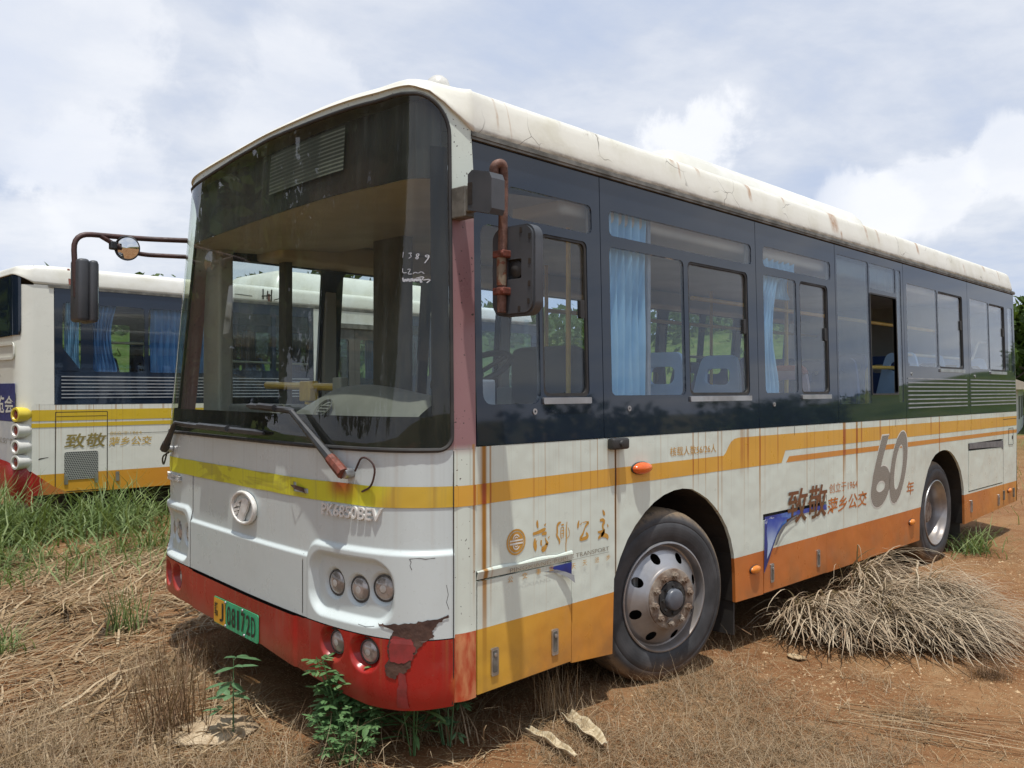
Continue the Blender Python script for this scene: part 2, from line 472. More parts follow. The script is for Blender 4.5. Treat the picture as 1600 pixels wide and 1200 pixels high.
def roof_white(n_):
    v = n_.obj(); x, y, z = n_.xyz(v)
    c = n_.mix(n_.ss(n_.noise(v, 2.5, 6.0, 0.65), 0.42, 0.75), (0.72, 0.71, 0.63), (0.60, 0.58, 0.47))
    edge = n_.m('MULTIPLY', n_.ss(z, 2.655, 2.60), n_.ss(n_.noise(n_.comb(n_.m('MULTIPLY', x, 1.0), y, n_.m('MULTIPLY', z, 3.0)), 7.0, 6.0, 0.7), 0.38, 0.62))
    edge = n_.m('MULTIPLY', edge, n_.ss(x, 0.30, 0.45))
    c = n_.mix(n_.m('MULTIPLY', edge, 0.62), c, (0.13, 0.125, 0.10))
    crk = n_.n('ShaderNodeTexVoronoi', feature='DISTANCE_TO_EDGE'); crk.inputs['Scale'].default_value = 3.2
    w_ = n_.n('ShaderNodeVectorMath', operation='MULTIPLY_ADD')
    nz = n_.n('ShaderNodeTexNoise'); nz.inputs['Scale'].default_value = 5.0; n_.put(nz.inputs['Vector'], v)
    n_.put(w_.inputs[0], nz.outputs['Color']); w_.inputs[1].default_value = (0.25, 0.25, 0.25); n_.put(w_.inputs[2], v)
    n_.put(crk.inputs['Vector'], w_.outputs[0])
    cr = n_.m('MULTIPLY', n_.ss(crk.outputs['Distance'], 0.012, 0.002), n_.ss(n_.noise(v, 2.2, 3.0), 0.50, 0.62))
    c = n_.mix(n_.m('MULTIPLY', cr, 0.85), c, (0.10, 0.08, 0.05))
    top = n_.m('MULTIPLY', n_.ss(n_.noise(n_.comb(x, y, n_.m('MULTIPLY', z, 0.5)), 9.0, 6.0, 0.7), 0.55, 0.68), n_.ss(z, 2.73, 2.80))
    top = n_.m('MULTIPLY', n_.m('MULTIPLY', top, n_.ss(x, 0.5, 1.2)), n_.ss(n_.noise(n_.comb(x, 0.0, 0.0), 1.3, 2.0), 0.45, 0.62))
    c = n_.mix(n_.m('MULTIPLY', top, 0.7), c, (0.12, 0.08, 0.03))
    w = n_.m('ADD', x, n_.m('MULTIPLY', n_.noise(v, 6.0, 2.0), 0.03))
    for (x0, wd, z0, z1, s_) in ((0.52, 0.01, 2.64, 2.80, .5), (0.60, 0.006, 2.60, 2.80, .4), (1.93, 0.03, 2.76, 2.82, .9), (1.98, 0.012, 2.68, 2.8, .6), (2.19, 0.025, 2.74, 2.81, .8), (2.78, 0.03, 2.68, 2.8, .95), (3.25, 0.02, 2.74, 2.8, .7),
                            (4.02, 0.09, 2.64, 2.80, .9), (4.12, 0.02, 2.61, 2.66, .9), (4.62, 0.03, 2.66, 2.79, .6), (4.85, 0.03, 2.66, 2.78, .55), (5.75, 0.04, 2.68, 2.79, .9), (7.0, 0.03, 2.63, 2.72, .5), (7.7, 0.05, 2.72, 2.8, .7), (8.2, 0.02, 2.66, 2.78, .6)):
        k = n_.m('SUBTRACT', 1.0, n_.ss(n_.m('ABSOLUTE', n_.m('SUBTRACT', w, x0 + 0.015)), wd * .3, wd))
        k = n_.m('MULTIPLY', n_.m('MULTIPLY', k, n_.ss(z, z0 - .01, z0 + .05)), n_.m('MULTIPLY', n_.ss(z, z1 + .03, z1), n_.lin(n_.noise(v, 30.0, 3.0), .3, .7, .35, 1.0)))
        k = n_.m('MULTIPLY', k, n_.m('LESS_THAN', y, 0.5))
        c = n_.mix(n_.m('MULTIPLY', k, s_), c, (0.33, 0.14, 0.02))
    return c
m_, n_, out = mat('roof_white')
finish(n_, out, roof_white(n_), 0.38, 0.0, 0.4, n_.noise(n_.obj(), 5.0, 5.0), 0.2, 0.02)
MATS['roof_white'] = m_
simple('plain_white', (0.72, 0.72, 0.67), (0.62, 0.61, 0.53), 0.35, scale=2.0)
simple('chip_white', (0.75, 0.75, 0.72), (0.62, 0.60, 0.56), 0.45, scale=30)
simple('black_gloss', (0.011, 0.019, 0.034), (0.015, 0.023, 0.039), 0.04, scale=2.0, spec=0.6)
simple('print_black', (0.008, 0.008, 0.009), (0.012, 0.012, 0.012), 0.6, scale=2.0, spec=0.05)
simple('rubber', (0.022, 0.022, 0.023), (0.035, 0.033, 0.03), 0.6, scale=9)
simple('liner', (0.012, 0.011, 0.010), (0.03, 0.024, 0.018), 0.85, scale=4)
simple('plastic_black', (0.022, 0.024, 0.027), (0.04, 0.042, 0.045), 0.42, scale=7)
simple('mirror_plastic', (0.050, 0.056, 0.064), (0.066, 0.07, 0.078), 0.5, scale=5)
simple('alu', (0.55, 0.56, 0.57), (0.38, 0.38, 0.38), 0.35, metal=0.9, scale=6)
simple('gutter_metal', (0.20, 0.19, 0.165), (0.09, 0.085, 0.07), 0.55, metal=0.2, scale=9)
simple('rusty_pipe', (0.17, 0.085, 0.06), (0.075, 0.03, 0.018), 0.7, scale=22, bump_s=0.3, bump_scale=90)
simple('brown_pipe', (0.075, 0.035, 0.03), (0.04, 0.02, 0.018), 0.55, scale=12, bump_s=0.15)
simple('khaki_pipe', (0.20, 0.155, 0.105), (0.16, 0.05, 0.02), 0.6, scale=38, lo=0.52, hi=0.6, bump_s=0.2)
simple('rust_clamp', (0.20, 0.055, 0.035), (0.10, 0.03, 0.018), 0.7, scale=40)
simple('curtain_blue', (0.26, 0.50, 0.68), (0.34, 0.60, 0.78), 0.8, scale=3.0)
simple('curtain_deep', (0.08, 0.20, 0.42), (0.11, 0.26, 0.50), 0.8, scale=3.0)
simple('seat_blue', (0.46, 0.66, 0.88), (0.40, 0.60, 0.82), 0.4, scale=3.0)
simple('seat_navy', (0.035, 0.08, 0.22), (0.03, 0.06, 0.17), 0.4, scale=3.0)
simple('seat_pink', (0.62, 0.42, 0.44), (0.55, 0.36, 0.38), 0.4, scale=3.0)
simple('seat_red', (0.55, 0.10, 0.06), (0.45, 0.08, 0.05), 0.4, scale=3.0)
simple('rail_yellow', (0.80, 0.52, 0.07), (0.68, 0.42, 0.06), 0.35, scale=10)
simple('rail_cream', (0.70, 0.62, 0.42), (0.62, 0.52, 0.34), 0.35, scale=10)
simple('lining_grey', (0.50, 0.49, 0.44), (0.42, 0.41, 0.37), 0.6, scale=2.0)
simple('interior_tan', (0.54, 0.50, 0.40), (0.45, 0.41, 0.33), 0.6, scale=2.0)
simple('interior_grey', (0.38, 0.38, 0.36), (0.32, 0.32, 0.30), 0.6, scale=2.0)
simple('interior_dark', (0.075, 0.075, 0.07), (0.11, 0.105, 0.095), 0.7, scale=3.0)
simple('dash_grey', (0.19, 0.19, 0.19), (0.15, 0.15, 0.15), 0.6, scale=3.0)
simple('hood_dark', (0.012, 0.011, 0.011), (0.03, 0.016, 0.014), 0.5, scale=2.0)
simple('lamp_amber', (0.75, 0.16, 0.03), (0.62, 0.11, 0.02), 0.18, scale=12)
simple('lamp_yellow', (0.72, 0.24, 0.03), (0.60, 0.18, 0.02), 0.2, scale=12)
simple('lamp_red', (0.26, 0.03, 0.02), (0.18, 0.025, 0.02), 0.2, scale=12)
simple('lamp_white', (0.62, 0.61, 0.57), (0.5, 0.49, 0.45), 0.3, scale=20)
simple('decal_gold', (0.56, 0.30, 0.055), (0.50, 0.26, 0.05), 0.4, scale=14)
simple('decal_brown', (0.17, 0.055, 0.022), (0.115, 0.055, 0.022), 0.4, scale=4)
simple('decal_orange', (0.50, 0.16, 0.03), (0.44, 0.13, 0.025), 0.4, scale=10)
simple('decal_grey', (0.22, 0.20, 0.16), (0.28, 0.25, 0.19), 0.5, scale=10)
simple('decal_khaki', (0.27, 0.215, 0.06), (0.22, 0.17, 0.05), 0.5, scale=6)
simple('decal_palegold', (0.55, 0.38, 0.10), (0.5, 0.34, 0.09), 0.5, scale=6)
simple('decal_white', (0.72, 0.72, 0.66), (0.66, 0.66, 0.60), 0.4, scale=10)
simple('scar_brown', (0.05, 0.026, 0.020), (0.095, 0.05, 0.034), 0.75, scale=11, bump_s=0.5, bump_scale=25)
simple('scar_pink', (0.29, 0.035, 0.035), (0.20, 0.03, 0.028), 0.5, scale=14)
simple('gap_dark', (0.018, 0.015, 0.012), (0.035, 0.025, 0.018), 0.8, scale=20)
simple('peel_grey', (0.12, 0.12, 0.125), (0.17, 0.17, 0.17), 0.6, scale=12)
simple('plate_green', (0.03, 0.36, 0.16), (0.05, 0.44, 0.22), 0.35, scale=9)
simple('plate_yellow', (0.72, 0.38, 0.03), (0.66, 0.34, 0.03), 0.35, scale=9)
simple('ink', (0.012, 0.014, 0.014), (0.02, 0.02, 0.02), 0.45, scale=9)
simple('chalk', (0.50, 0.52, 0.55), (0.36, 0.38, 0.42), 0.8, scale=30)
simple('poster_blue', (0.035, 0.04, 0.16), (0.045, 0.055, 0.20), 0.4, scale=8)
simple('poster_pale', (0.50, 0.53, 0.56), (0.58, 0.60, 0.60), 0.4, scale=6)
simple('tail_white', (0.72, 0.72, 0.68), (0.6, 0.59, 0.54), 0.3, scale=5)
simple('tail_yellow', (0.70, 0.55, 0.05), (0.62, 0.48, 0.05), 0.3, scale=5)

def blue_film(name):
    m_, n_, out = mat(name)
    v = n_.obj()
    c = n_.ramp(n_.noise(v, 2.6, 4.0, 0.6), [(0.38, (0.012, 0.022, 0.13)), (0.55, (0.018, 0.05, 0.32)), (0.68, (0.10, 0.22, 0.55)), (0.85, (0.4, 0.5, 0.68))])
    k = n_.ss(n_.m('ABSOLUTE', n_.m('SUBTRACT', n_.noise(v, 5.0, 5.0, 0.65, 0.6), 0.42)), 0.012, 0.003)
    finish(n_, out, n_.mix(n_.m('MULTIPLY', k, .8), c, (0.6, 0.66, 0.74)), 0.35)
    MATS[name] = m_
blue_film('blue_film')

m_, n_, out = mat('film_pale')
x, y, z = n_.xyz(n_.obj())
finish(n_, out, n_.mix(n_.ss(n_.m('ADD', z, n_.m('MULTIPLY', n_.noise(n_.obj(), 9.0, 3.0), .12)), .74, .56), (0.02, 0.07, 0.40), (0.36, 0.47, 0.66)), 0.35)
MATS['film_pale'] = m_
def hatch60():
    m_, n_, out = mat('hatch_sixty')
    x, y, z = n_.xyz(n_.obj())
    w = n_.m('FRACT', n_.m('MULTIPLY', n_.m('SUBTRACT', z, n_.m('MULTIPLY', x, 0.62)), 62.0))
    c = n_.mix(n_.ss(w, 0.58, 0.68), (0.075, 0.06, 0.047), (0.50, 0.48, 0.42))
    finish(n_, out, c, 0.45)
    MATS['hatch_sixty'] = m_
hatch60()

def glass(name, tint, ior=1.5, dirt=0.05, dirt_c=(0.45, 0.45, 0.42), streaky=0.0):
    m_, n_, out = mat(name)
    v = n_.obj()
    tr = n_.n('ShaderNodeBsdfTransparent'); n_.put(tr.inputs[0], tint)
    gl = n_.n('ShaderNodeBsdfGlossy'); gl.inputs['Roughness'].default_value = 0.012
    n_.put(gl.inputs[0], (1, 1, 1))
    b = n_.n('ShaderNodeBump'); b.inputs['Strength'].default_value = 0.05; b.inputs['Distance'].default_value = 0.02
    n_.put(b.inputs['Height'], n_.noise(v, 1.4, 2.0)); n_.t.links.new(b.outputs[0], gl.inputs['Normal'])
    geo = n_.n('ShaderNodeNewGeometry')
    dt = n_.n('ShaderNodeVectorMath', operation='DOT_PRODUCT')
    n_.put(dt.inputs[0], geo.outputs['Normal']); n_.put(dt.inputs[1], geo.outputs['Incoming'])
    f0 = ((ior - 1) / (ior + 1)) ** 2
    cs = n_.m('SUBTRACT', 1.0, n_.m('ABSOLUTE', dt.outputs['Value']))
    fr = n_.m('ADD', f0, n_.m('MULTIPLY', n_.m('POWER', cs, 5.0), 1.0 - f0))
    mx = n_.n('ShaderNodeMixShader')
    n_.put(mx.inputs[0], fr); n_.t.links.new(tr.outputs[0], mx.inputs[1]); n_.t.links.new(gl.outputs[0], mx.inputs[2])
    df = n_.n('ShaderNodeBsdfDiffuse'); n_.put(df.inputs[0], dirt_c)
    x, y, z = n_.xyz(v)
    sv = n_.comb(n_.m('MULTIPLY', x, 9.0), n_.m('MULTIPLY', y, 9.0), n_.m('MULTIPLY', z, 0.8))
    k = n_.lin(n_.noise(v, 2.2, 5.0, 0.65), 0.35, 0.75, 0.25, 1.0)
    if streaky:
        k = n_.m('ADD', k, n_.m('MULTIPLY', n_.ss(n_.noise(sv, 2.0, 4.0), 0.5, 0.75), streaky))
    k = n_.m('MULTIPLY', k, dirt)
    mx2 = n_.n('ShaderNodeMixShader')
    n_.put(mx2.inputs[0], k); n_.t.links.new(mx.outputs[0], mx2.inputs[1]); n_.t.links.new(df.outputs[0], mx2.inputs[2])
    n_.t.links.new(mx2.outputs[0], out.inputs[0])
    MATS[name] = m_
glass('windshield_glass', (0.88, 0.92, 0.83), 1.50, 0.06, (0.36, 0.39, 0.36), 0.8)
glass('window_glass', (0.90, 0.94, 0.97), 1.46, 0.02, (0.40, 0.43, 0.46), 0.6)
glass('dirty_glass', (0.72, 0.80, 0.86), 1.52, 0.10, (0.33, 0.38, 0.44), 0.7)
glass('bus2_glass', (0.82, 0.88, 0.90), 1.45, 0.01)
m_, n_, out = mat('mirror_glass')
finish(n_, out, (0.75, 0.76, 0.76), 0.03, 1.0, 0.5, n_.noise(n_.obj(), 3.0, 2.0), 0.02)
MATS['mirror_glass'] = m_
m_, n_, out = mat('lens')
vv = n_.obj()
finish(n_, out, n_.mix(n_.ss(n_.noise(vv, 24.0, 3.0), 0.35, 0.62), (0.24, 0.225, 0.21), (0.50, 0.46, 0.43)), n_.lin(n_.noise(vv, 9.0), .3, .7, 0.06, 0.22), 0.25, 0.8)
MATS['lens'] = m_
m_, n_, out = mat('led_board')
x, y, z = n_.xyz(n_.obj())
ln = n_.ss(n_.m('ABSOLUTE', n_.m('SUBTRACT', n_.m('FRACT', n_.m('MULTIPLY', z, 54.0)), 0.5)), 0.26, 0.34)
seg = n_.ss(n_.noise(n_.comb(0.0, y, 0.0), 2.5, 1.0), 0.45, 0.55)
finish(n_, out, n_.mix(n_.m('MULTIPLY', ln, n_.lin(seg, 0, 1, 0.25, 1.0)), (0.045, 0.048, 0.046), (0.20, 0.21, 0.20)), 0.5)
MATS['led_board'] = m_
m_, n_, out = mat('tyre')
vv = n_.obj(); x, y, z = n_.xyz(vv)
rad = n_.m('SQRT', n_.m('ADD', n_.m('MULTIPLY', x, x), n_.m('MULTIPLY', z, z)))
c = n_.mix(n_.ss(n_.noise(vv, 6.0, 5.0), 0.35, 0.7), (0.033, 0.034, 0.036), (0.065, 0.066, 0.07))
mud = n_.m('MULTIPLY', n_.ss(rad, 0.418, 0.455), n_.ss(n_.noise(vv, 12.0, 6.0, 0.7), 0.30, 0.56))
c = n_.mix(mud, c, (0.20, 0.145, 0.09))
low = n_.m('MULTIPLY', n_.ss(z, -0.30, -0.46), 0.7)
c = n_.mix(low, c, (0.20, 0.115, 0.06))
rib = n_.m('SINE', n_.m('MULTIPLY', rad, 420.0))
ang = n_.m('ARCTAN2', z, x)
blk = n_.ss(n_.m('ABSOLUTE', n_.m('SINE', n_.m('MULTIPLY', ang, 48.0))), 0.15, 0.4)
tread = n_.m('MULTIPLY', blk, n_.ss(rad, 0.45, 0.465))
finish(n_, out, c, 0.62, 0.0, 0.35, n_.m('ADD', n_.m('MULTIPLY', rib, 0.018), tread), 0.45, 0.008)
MATS['tyre'] = m_
m_, n_, out = mat('rim_steel')
vv = n_.obj(); x, y, z = n_.xyz(vv)
rad = n_.m('SQRT', n_.m('ADD', n_.m('MULTIPLY', x, x), n_.m('MULTIPLY', z, z)))
c = n_.mix(n_.ss(n_.noise(vv, 7.0, 5.0), 0.35, 0.7), (0.40, 0.40, 0.41), (0.29, 0.285, 0.28))
rim_d = n_.m('MULTIPLY', n_.m('ADD', n_.ss(z, 0.05, -0.22), n_.ss(rad, 0.20, 0.15)), n_.lin(n_.noise(vv, 8.0, 5.0), 0.3, 0.65, 0.3, 1.0))
c = n_.mix(n_.m('MULTIPLY', rim_d, 0.75, clamp=True), c, (0.20, 0.15, 0.11))
finish(n_, out, c, n_.lin(n_.noise(vv, 6.0), .3, .7, 0.28, 0.5), n_.lin(rim_d, 0, 1, 0.75, 0.25), 0.5, n_.noise(vv, 60.0), 0.1, 0.002)
MATS['rim_steel'] = m_
simple('hub_rust', (0.27, 0.225, 0.18), (0.14, 0.09, 0.06), 0.7, scale=20, bump_s=0.3, bump_scale=60)
simple('hub_grey', (0.085, 0.095, 0.115), (0.11, 0.12, 0.14), 0.35, scale=8)
simple('louver_white', (0.30, 0.32, 0.34), (0.22, 0.24, 0.26), 0.45, scale=8)
simple('mesh_grille', (0.10, 0.115, 0.10), (0.16, 0.17, 0.15), 0.6, scale=6)
# ------------------------------------------------------------------ ground
GZ = -0.08
def gh(x, y):
    h = 0.05 * mnoise.noise(Vector((x * 0.35, y * 0.35, 0.3))) + 0.025 * mnoise.noise(Vector((x * 1.3, y * 1.3, 4.0))) + 0.010 * mnoise.noise(Vector((x * 5.0, y * 5.0, 9.0)))
    d1 = math.hypot((x - 1.8) / 1.2, (y - 0.1) / 0.7); d2 = math.hypot((x - 6.25) / 1.2, (y - 0.2) / 0.7)
    h *= min(1.0, 0.25 + 0.75 * min(d1, d2))
    return GZ + h
def build_ground():
    def axis(lo, hi, st):
        a = list(np.arange(lo, hi + 1e-6, st))
        s = st
        left = []; q = lo
        while q > -900: s *= 1.35; q -= s; left.append(q)
        s = st; right = []; q = hi
        while q < 900: s *= 1.35; q += s; right.append(q)
        return left[::-1] + a + right
    xs = axis(-3.0, 13.0, 0.07); ys = axis(-3.5, 11.0, 0.07)
    vs = [(x, y, gh(x, y)) for y in ys for x in xs]
    n = len(xs)
    fs = [(j * n + i, j * n + i + 1, (j + 1) * n + i + 1, (j + 1) * n + i) for j in range(len(ys) - 1) for i in range(n - 1)]
    m_, n_, out = mat('red_soil')
    v = n_.obj(); x, y, z = n_.xyz(v)
    c = n_.mix(n_.ss(n_.noise(v, 0.9, 6.0, 0.6), 0.35, 0.66), (0.20, 0.090, 0.037), (0.275, 0.15, 0.070))
    c = n_.mix(n_.m('MULTIPLY', n_.ss(n_.noise(v, 7.0, 6.0, 0.7), 0.48, 0.7), 0.6), c, (0.335, 0.215, 0.115))
    c = n_.mix(n_.m('MULTIPLY', n_.ss(n_.noise(v, 22.0, 4.0, 0.7), 0.52, 0.66), 0.55), c, (0.15, 0.068, 0.026))
    vo = n_.n('ShaderNodeTexVoronoi'); vo.inputs['Scale'].default_value = 55.0; n_.put(vo.inputs['Vector'], v)
    peb = n_.m('MULTIPLY', n_.ss(vo.outputs['Distance'], 0.36, 0.18), n_.ss(n_.noise(v, 2.2, 4.0), 0.32, 0.47))
    c = n_.mix(n_.m('MULTIPLY', peb, 0.8), c, (0.50, 0.35, 0.19))
    far = n_.ss(n_.m('SQRT', n_.m('ADD', n_.m('MULTIPLY', x, x), n_.m('MULTIPLY', y, y))), 14.0, 40.0)
    c = n_.mix(n_.m('MULTIPLY', far, n_.ss(n_.noise(v, 0.25, 4.0), 0.35, 0.55)), c, (0.075, 0.105, 0.03))
    hgt = n_.m('ADD', n_.noise(v, 16.0, 8.0, 0.7), n_.m('MULTIPLY', peb, 0.35))
    finish(n_, out, c, 0.95, 0.0, 0.15, hgt, 0.9, 0.03)
    o = obj('ground', vs, fs, m_, smooth=True)
    tag(o, kind='structure')
build_ground()

# ------------------------------------------------------------------ the bus in front
LB, WB = 8.74, 2.70
ZB, ZG = 1.262, 2.60                 # belt under the glass, gutter above it
GY = [0, .012, .03, .08, .15, .25, .4, .6, .9, 1.25, 1.6, 2.0, 2.35, 2.52, 2.63, 2.685, 2.7]
GX = [.36, .28, .22, .13, .075, .035, .008, -.005, .005, .03, .065, .105, .14, .18, .245, .33, .42]
def lean(z): return max(0.0, (z - 1.27) / 1.32) * 0.033
RKZ = [0, 1.27, 2.78, 2.95]
RKX = [0, 0, .093, .12]
def rake(z): return float(np.interp(z, RKZ, RKX))

class Front:
    """curved front of a bus: points by arc length (or by y) and height"""
    def __init__(s, gx, gy, w, lean_on=True):
        p = [np.array(q) for q in zip(gx, gy)]
        for _ in range(3):
            q = [p[0]]
            for a, b in zip(p[:-1], p[1:]): q += [a * .75 + b * .25, a * .25 + b * .75]
            q.append(p[-1]); p = q
        s.p = np.array(p); d = np.linalg.norm(np.diff(s.p, axis=0), axis=1)
        s.s = np.concatenate([[0], np.cumsum(d)]); s.S = s.s[-1]; s.w = w
        t = np.gradient(s.p, axis=0); t /= np.linalg.norm(t, axis=1)[:, None]
        s.nx, s.ny = -t[:, 1], t[:, 0]
    def at(s, q, z, off=0.0):
        x = np.interp(q, s.s, s.p[:, 0]); y = np.interp(q, s.s, s.p[:, 1])
        nx = np.interp(q, s.s, s.nx); ny = np.interp(q, s.s, s.ny)
        k__ = min(1.0, max(0.0, (y - .005) / .35)); k__ = k__ * k__ * (3 - 2 * k__)
        return (float(x + nx * off + rake(z) * k__), float(y + ny * off + lean(z) * (1 - y / s.w) * .6 - lean(z) * 3.4 * (y / s.w) ** 3), z)
    def s_of(s, y): return float(np.interp(y, s.p[:, 1], s.s))
    def aty(s, y, z, off=0.0): return s.at(s.s_of(y), z, off)
    def normal(s, y):
        q = s.s_of(y); return Vector((float(np.interp(q, s.s, s.nx)), float(np.interp(q, s.s, s.ny)), 0)).normalized()
FR = Front(GX, GY, WB)
def SL(x, z, off=0.0): return (x, lean(z) - off, z)                 # left side of the front bus
def SR(x, z, off=0.0): return (x, WB - lean(z) * 3.4 + off, z)

bus = empty('city_bus')
tag(bus, 'white and orange city bus with red bumper, parked at the front, facing left', 'bus', 'retired city buses')

def sdf(y, z, y0, y1, z0, z1, r):
    cx, cz = (y0 + y1) / 2, (z0 + z1) / 2
    qx = np.abs(y - cx) - (y1 - y0) / 2 + r; qz = np.abs(z - cz) - (z1 - z0) / 2 + r
    return np.hypot(np.maximum(qx, 0), np.maximum(qz, 0)) + np.minimum(np.maximum(qx, qz), 0) - r
def sm(d, soft):                                                    # 1 inside, 0 outside
    t = np.clip(0.5 - d / soft, 0, 1); return t * t * (3 - 2 * t)

LIGHTS = [(0.534, 0.659), (0.380, 0.651), (0.241, 0.672), (2.196, 0.663), (2.365, 0.664), (2.500, 0.668)]
FOGS = [(0.504, 0.409), (0.308, 0.402), (2.262, 0.411), (2.440, 0.411)]
def disp_front(y, z):
    d = np.zeros_like(y)
    for y0, y1, top in ((-0.3, 0.705, 0.832), (2.068, 3.1, 0.832)):
        d = np.maximum(d, 0.019 * sm(sdf(y, z, y0, y1, 0.2, top, 0.085), 0.026))
    d = np.maximum(d, 0.016 * sm(sdf(y, z, -1, 4, 0.1, 0.766, 0.02), 0.020))
    for y0, y1 in ((0.185, 0.668), (2.105, 2.62)):
        d -= 0.036 * sm(sdf(y, z, y0, y1, 0.53, 0.785, 0.09), 0.036)
    for (a, b) in LIGHTS:
        d -= 0.022 * sm(np.hypot(y - a, z - b) - 0.062, 0.022)
    return d
def disp_bump(y, z):
    d = np.full_like(y, 0.022)
    d += 0.010 * sm(sdf(y, z, 0.78, 2.0, 0.1, 0.6, 0.03), 0.03)
    for (a, b) in FOGS:
        d -= 0.045 * sm(np.hypot(y - a, (z - b)) - 0.066, 0.034)
    d -= 0.020 * np.clip((0.30 - z) / 0.12, 0, 1) ** 2
    return d
def ysof(q): return np.interp(q, FR.s, FR.p[:, 1])
def grid_front(name, q0, q1, zlo, zhi, nq, nz, disp, m_, off=0.0):
    qs = np.linspace(q0, q1, nq); vs = []; fs = []
    yy = ysof(qs)
    for j in range(nz):
        t = j / (nz - 1)
        zl = np.array([zlo(y) if callable(zlo) else zlo for y in yy]); zh = np.array([zhi(y) if callable(zhi) else zhi for y in yy])
        z = zl + (zh - zl) * t
        d = disp(yy, z) if disp else np.zeros(nq)
        vs += [FR.at(q, zz_, dd + off) for q, zz_, dd in zip(qs, z, d)]
    fs = [(j * nq + i, j * nq + i + 1, (j + 1) * nq + i + 1, (j + 1) * nq + i) for j in range(nz - 1) for i in range(nq - 1)]
    return obj(name, vs, fs, m_, bus, smooth=True)
def zbump(y): return 0.476 + 0.010 * y
def zbot(y): return float(np.interp(y, [0, .15, .3, .6, 1.1, 1.9, 2.6], [.195, .185, .185, .228, .282, .288, .30]))
Q0 = FR.s_of(0.0215); Q1 = FR.s_of(2.692)
panel = grid_front('front_panel', Q0, Q1, lambda y: zbump(y) + 0.003, 1.253, 560, 190, disp_front, MATS['front_white'])
grid_front('front_bumper', Q0, Q1, zbot, lambda y: zbump(y) - (0.004 if 0.71 < y < 2.06 else 0.0005), 560, 90, disp_bump, MATS['bumper_red'])
# dark joint behind bumper and panel, and the bumper's turned-in lower edge
mb = MB()
for nm, z0, z1, o0, o1 in (('gap', 0.46, 0.52, -0.004, -0.004),):
    qs = np.linspace(Q0, Q1, 160)
    mb.add([FR.at(q, z0, o0) for q in qs] + [FR.at(q, z1, o1) for q in qs], [(i, i + 1, 161 + i, 160 + i) for i in range(159)])
qs = np.linspace(Q0, Q1, 160); ys_ = ysof(qs)
mb.add([FR.at(q, zbot(y), 0.0) for q, y in zip(qs, ys_)] + [FR.at(q, zbot(y) + 0.05, -0.10) for q, y in zip(qs, ys_)], [(i, i + 1, 161 + i, 160 + i) for i in range(159)])
mb.build('bumper_backing', MATS['gap_dark'], bus, fix=False)
# seams of the bonnet flap
mb = MB()
for y_, z0, z1 in ((0.735, 0.50, 0.765), (2.065, 0.50, 1.02), (0.0235, 0.2, 1.25)):
    pts = [FR.aty(y_, z0 + (z1 - z0) * k / 8, float((disp_front if z0 > .3 else disp_bump)(np.array([y_]), np.array([z0 + (z1 - z0) * k / 8]))[0]) * (1 if y_ > .1 else 1) + 0.0005) for k in range(9)]
    MB().tube(pts, 0.0022, 6).build('panel_seam', MATS['gap_dark'], bus)

def cap(name, y, z, r, dep, mats, bulge=0.35, ring=0.006, par=None):
    """a round lamp set into the curved front"""
    par = par or bus
    d = float((disp_front if z > 0.48 else disp_bump)(np.array([y]), np.array([z]))[0])
    c = Vector(FR.aty(y, z, d + dep)); n_ = FR.normal(y)
    M = Matrix.Translation(c) @ n_.to_track_quat('Z', 'Y').to_matrix().to_4x4()
    prof = [(0.0005, r * bulge)] + [(r * math.sin(R(a)), r * bulge * math.cos(R(a))) for a in (18, 36, 54, 72, 90)]
    body = MB().lathe(prof, M, 28).build(name, mats, par, smooth=True, auto=80)
    MB().lathe([(r, -0.004), (r + ring, -0.004), (r + ring, 0.004), (r, 0.006)], M, 28, closed=True).build('bezel', MATS['interior_dark'], body, smooth=True)
    MB().lathe([(.0005, r * bulge + .0015), (r * .22, r * bulge * .99 + .001), (r * .30, r * bulge * .955)], M, 16).build('bulb', MATS['lamp_white'], body, smooth=True)
    return body
for k, (y_, z_) in enumerate(LIGHTS):
    cap('headlight', y_, z_, 0.052, 0.004, MATS['lens'])
for (y_, z_) in FOGS:
    cap('fog_light', y_, z_, 0.046, 0.006, MATS['lens'])

# yellow stripe across the front
qs = np.linspace(Q0, FR.s_of(2.66), 220); vs = []; rows = [1.016, 1.038, 1.06, 1.082, 1.103]
for z_ in rows:
    for q in qs:
        y_ = float(np.interp(q, FR.s, FR.p[:, 1]))
        w_ = 0.003 + 0.006 * abs(mnoise.noise(Vector((y_ * 3.2, z_ * 14, 2)))) * min(1, y_ * 2)
        vs.append(FR.at(q, z_ + 0.003 * mnoise.noise(Vector((y_ * 5, z_ * 3, 5))), w_))
nq = len(qs)
fs = []
for j in range(4):
    for i in range(nq - 1):
        y_ = float(np.interp(qs[i], FR.s, FR.p[:, 1]))
        if 0.70 < y_ < 0.83 and ((j in (1,) and 0.75 < y_) or (j == 2 and y_ > 0.79 + 0.02) or (j == 1)) and not (j == 2 and y_ < 0.80): continue
        fs.append((j * nq + i, j * nq + i + 1, (j + 1) * nq + i + 1, (j + 1) * nq + i))
obj('front_stripe', vs, fs, MATS['stripe_yellow'], bus, smooth=True)
mb = MB()
tear = [(0.86, 1.066), (0.80, 1.052), (0.735, 1.040), (0.70, 1.035), (0.74, 1.062), (0.79, 1.07)]
mb.add([FR.aty(a, b, 0.010 + 0.012 * (i % 2)) for i, (a, b) in enumerate(tear)], [(0, 1, 5), (1, 4, 5), (1, 2, 4), (2, 3, 4)])
mb.build('torn_film', MATS['scar_brown'], bus, fix=False)

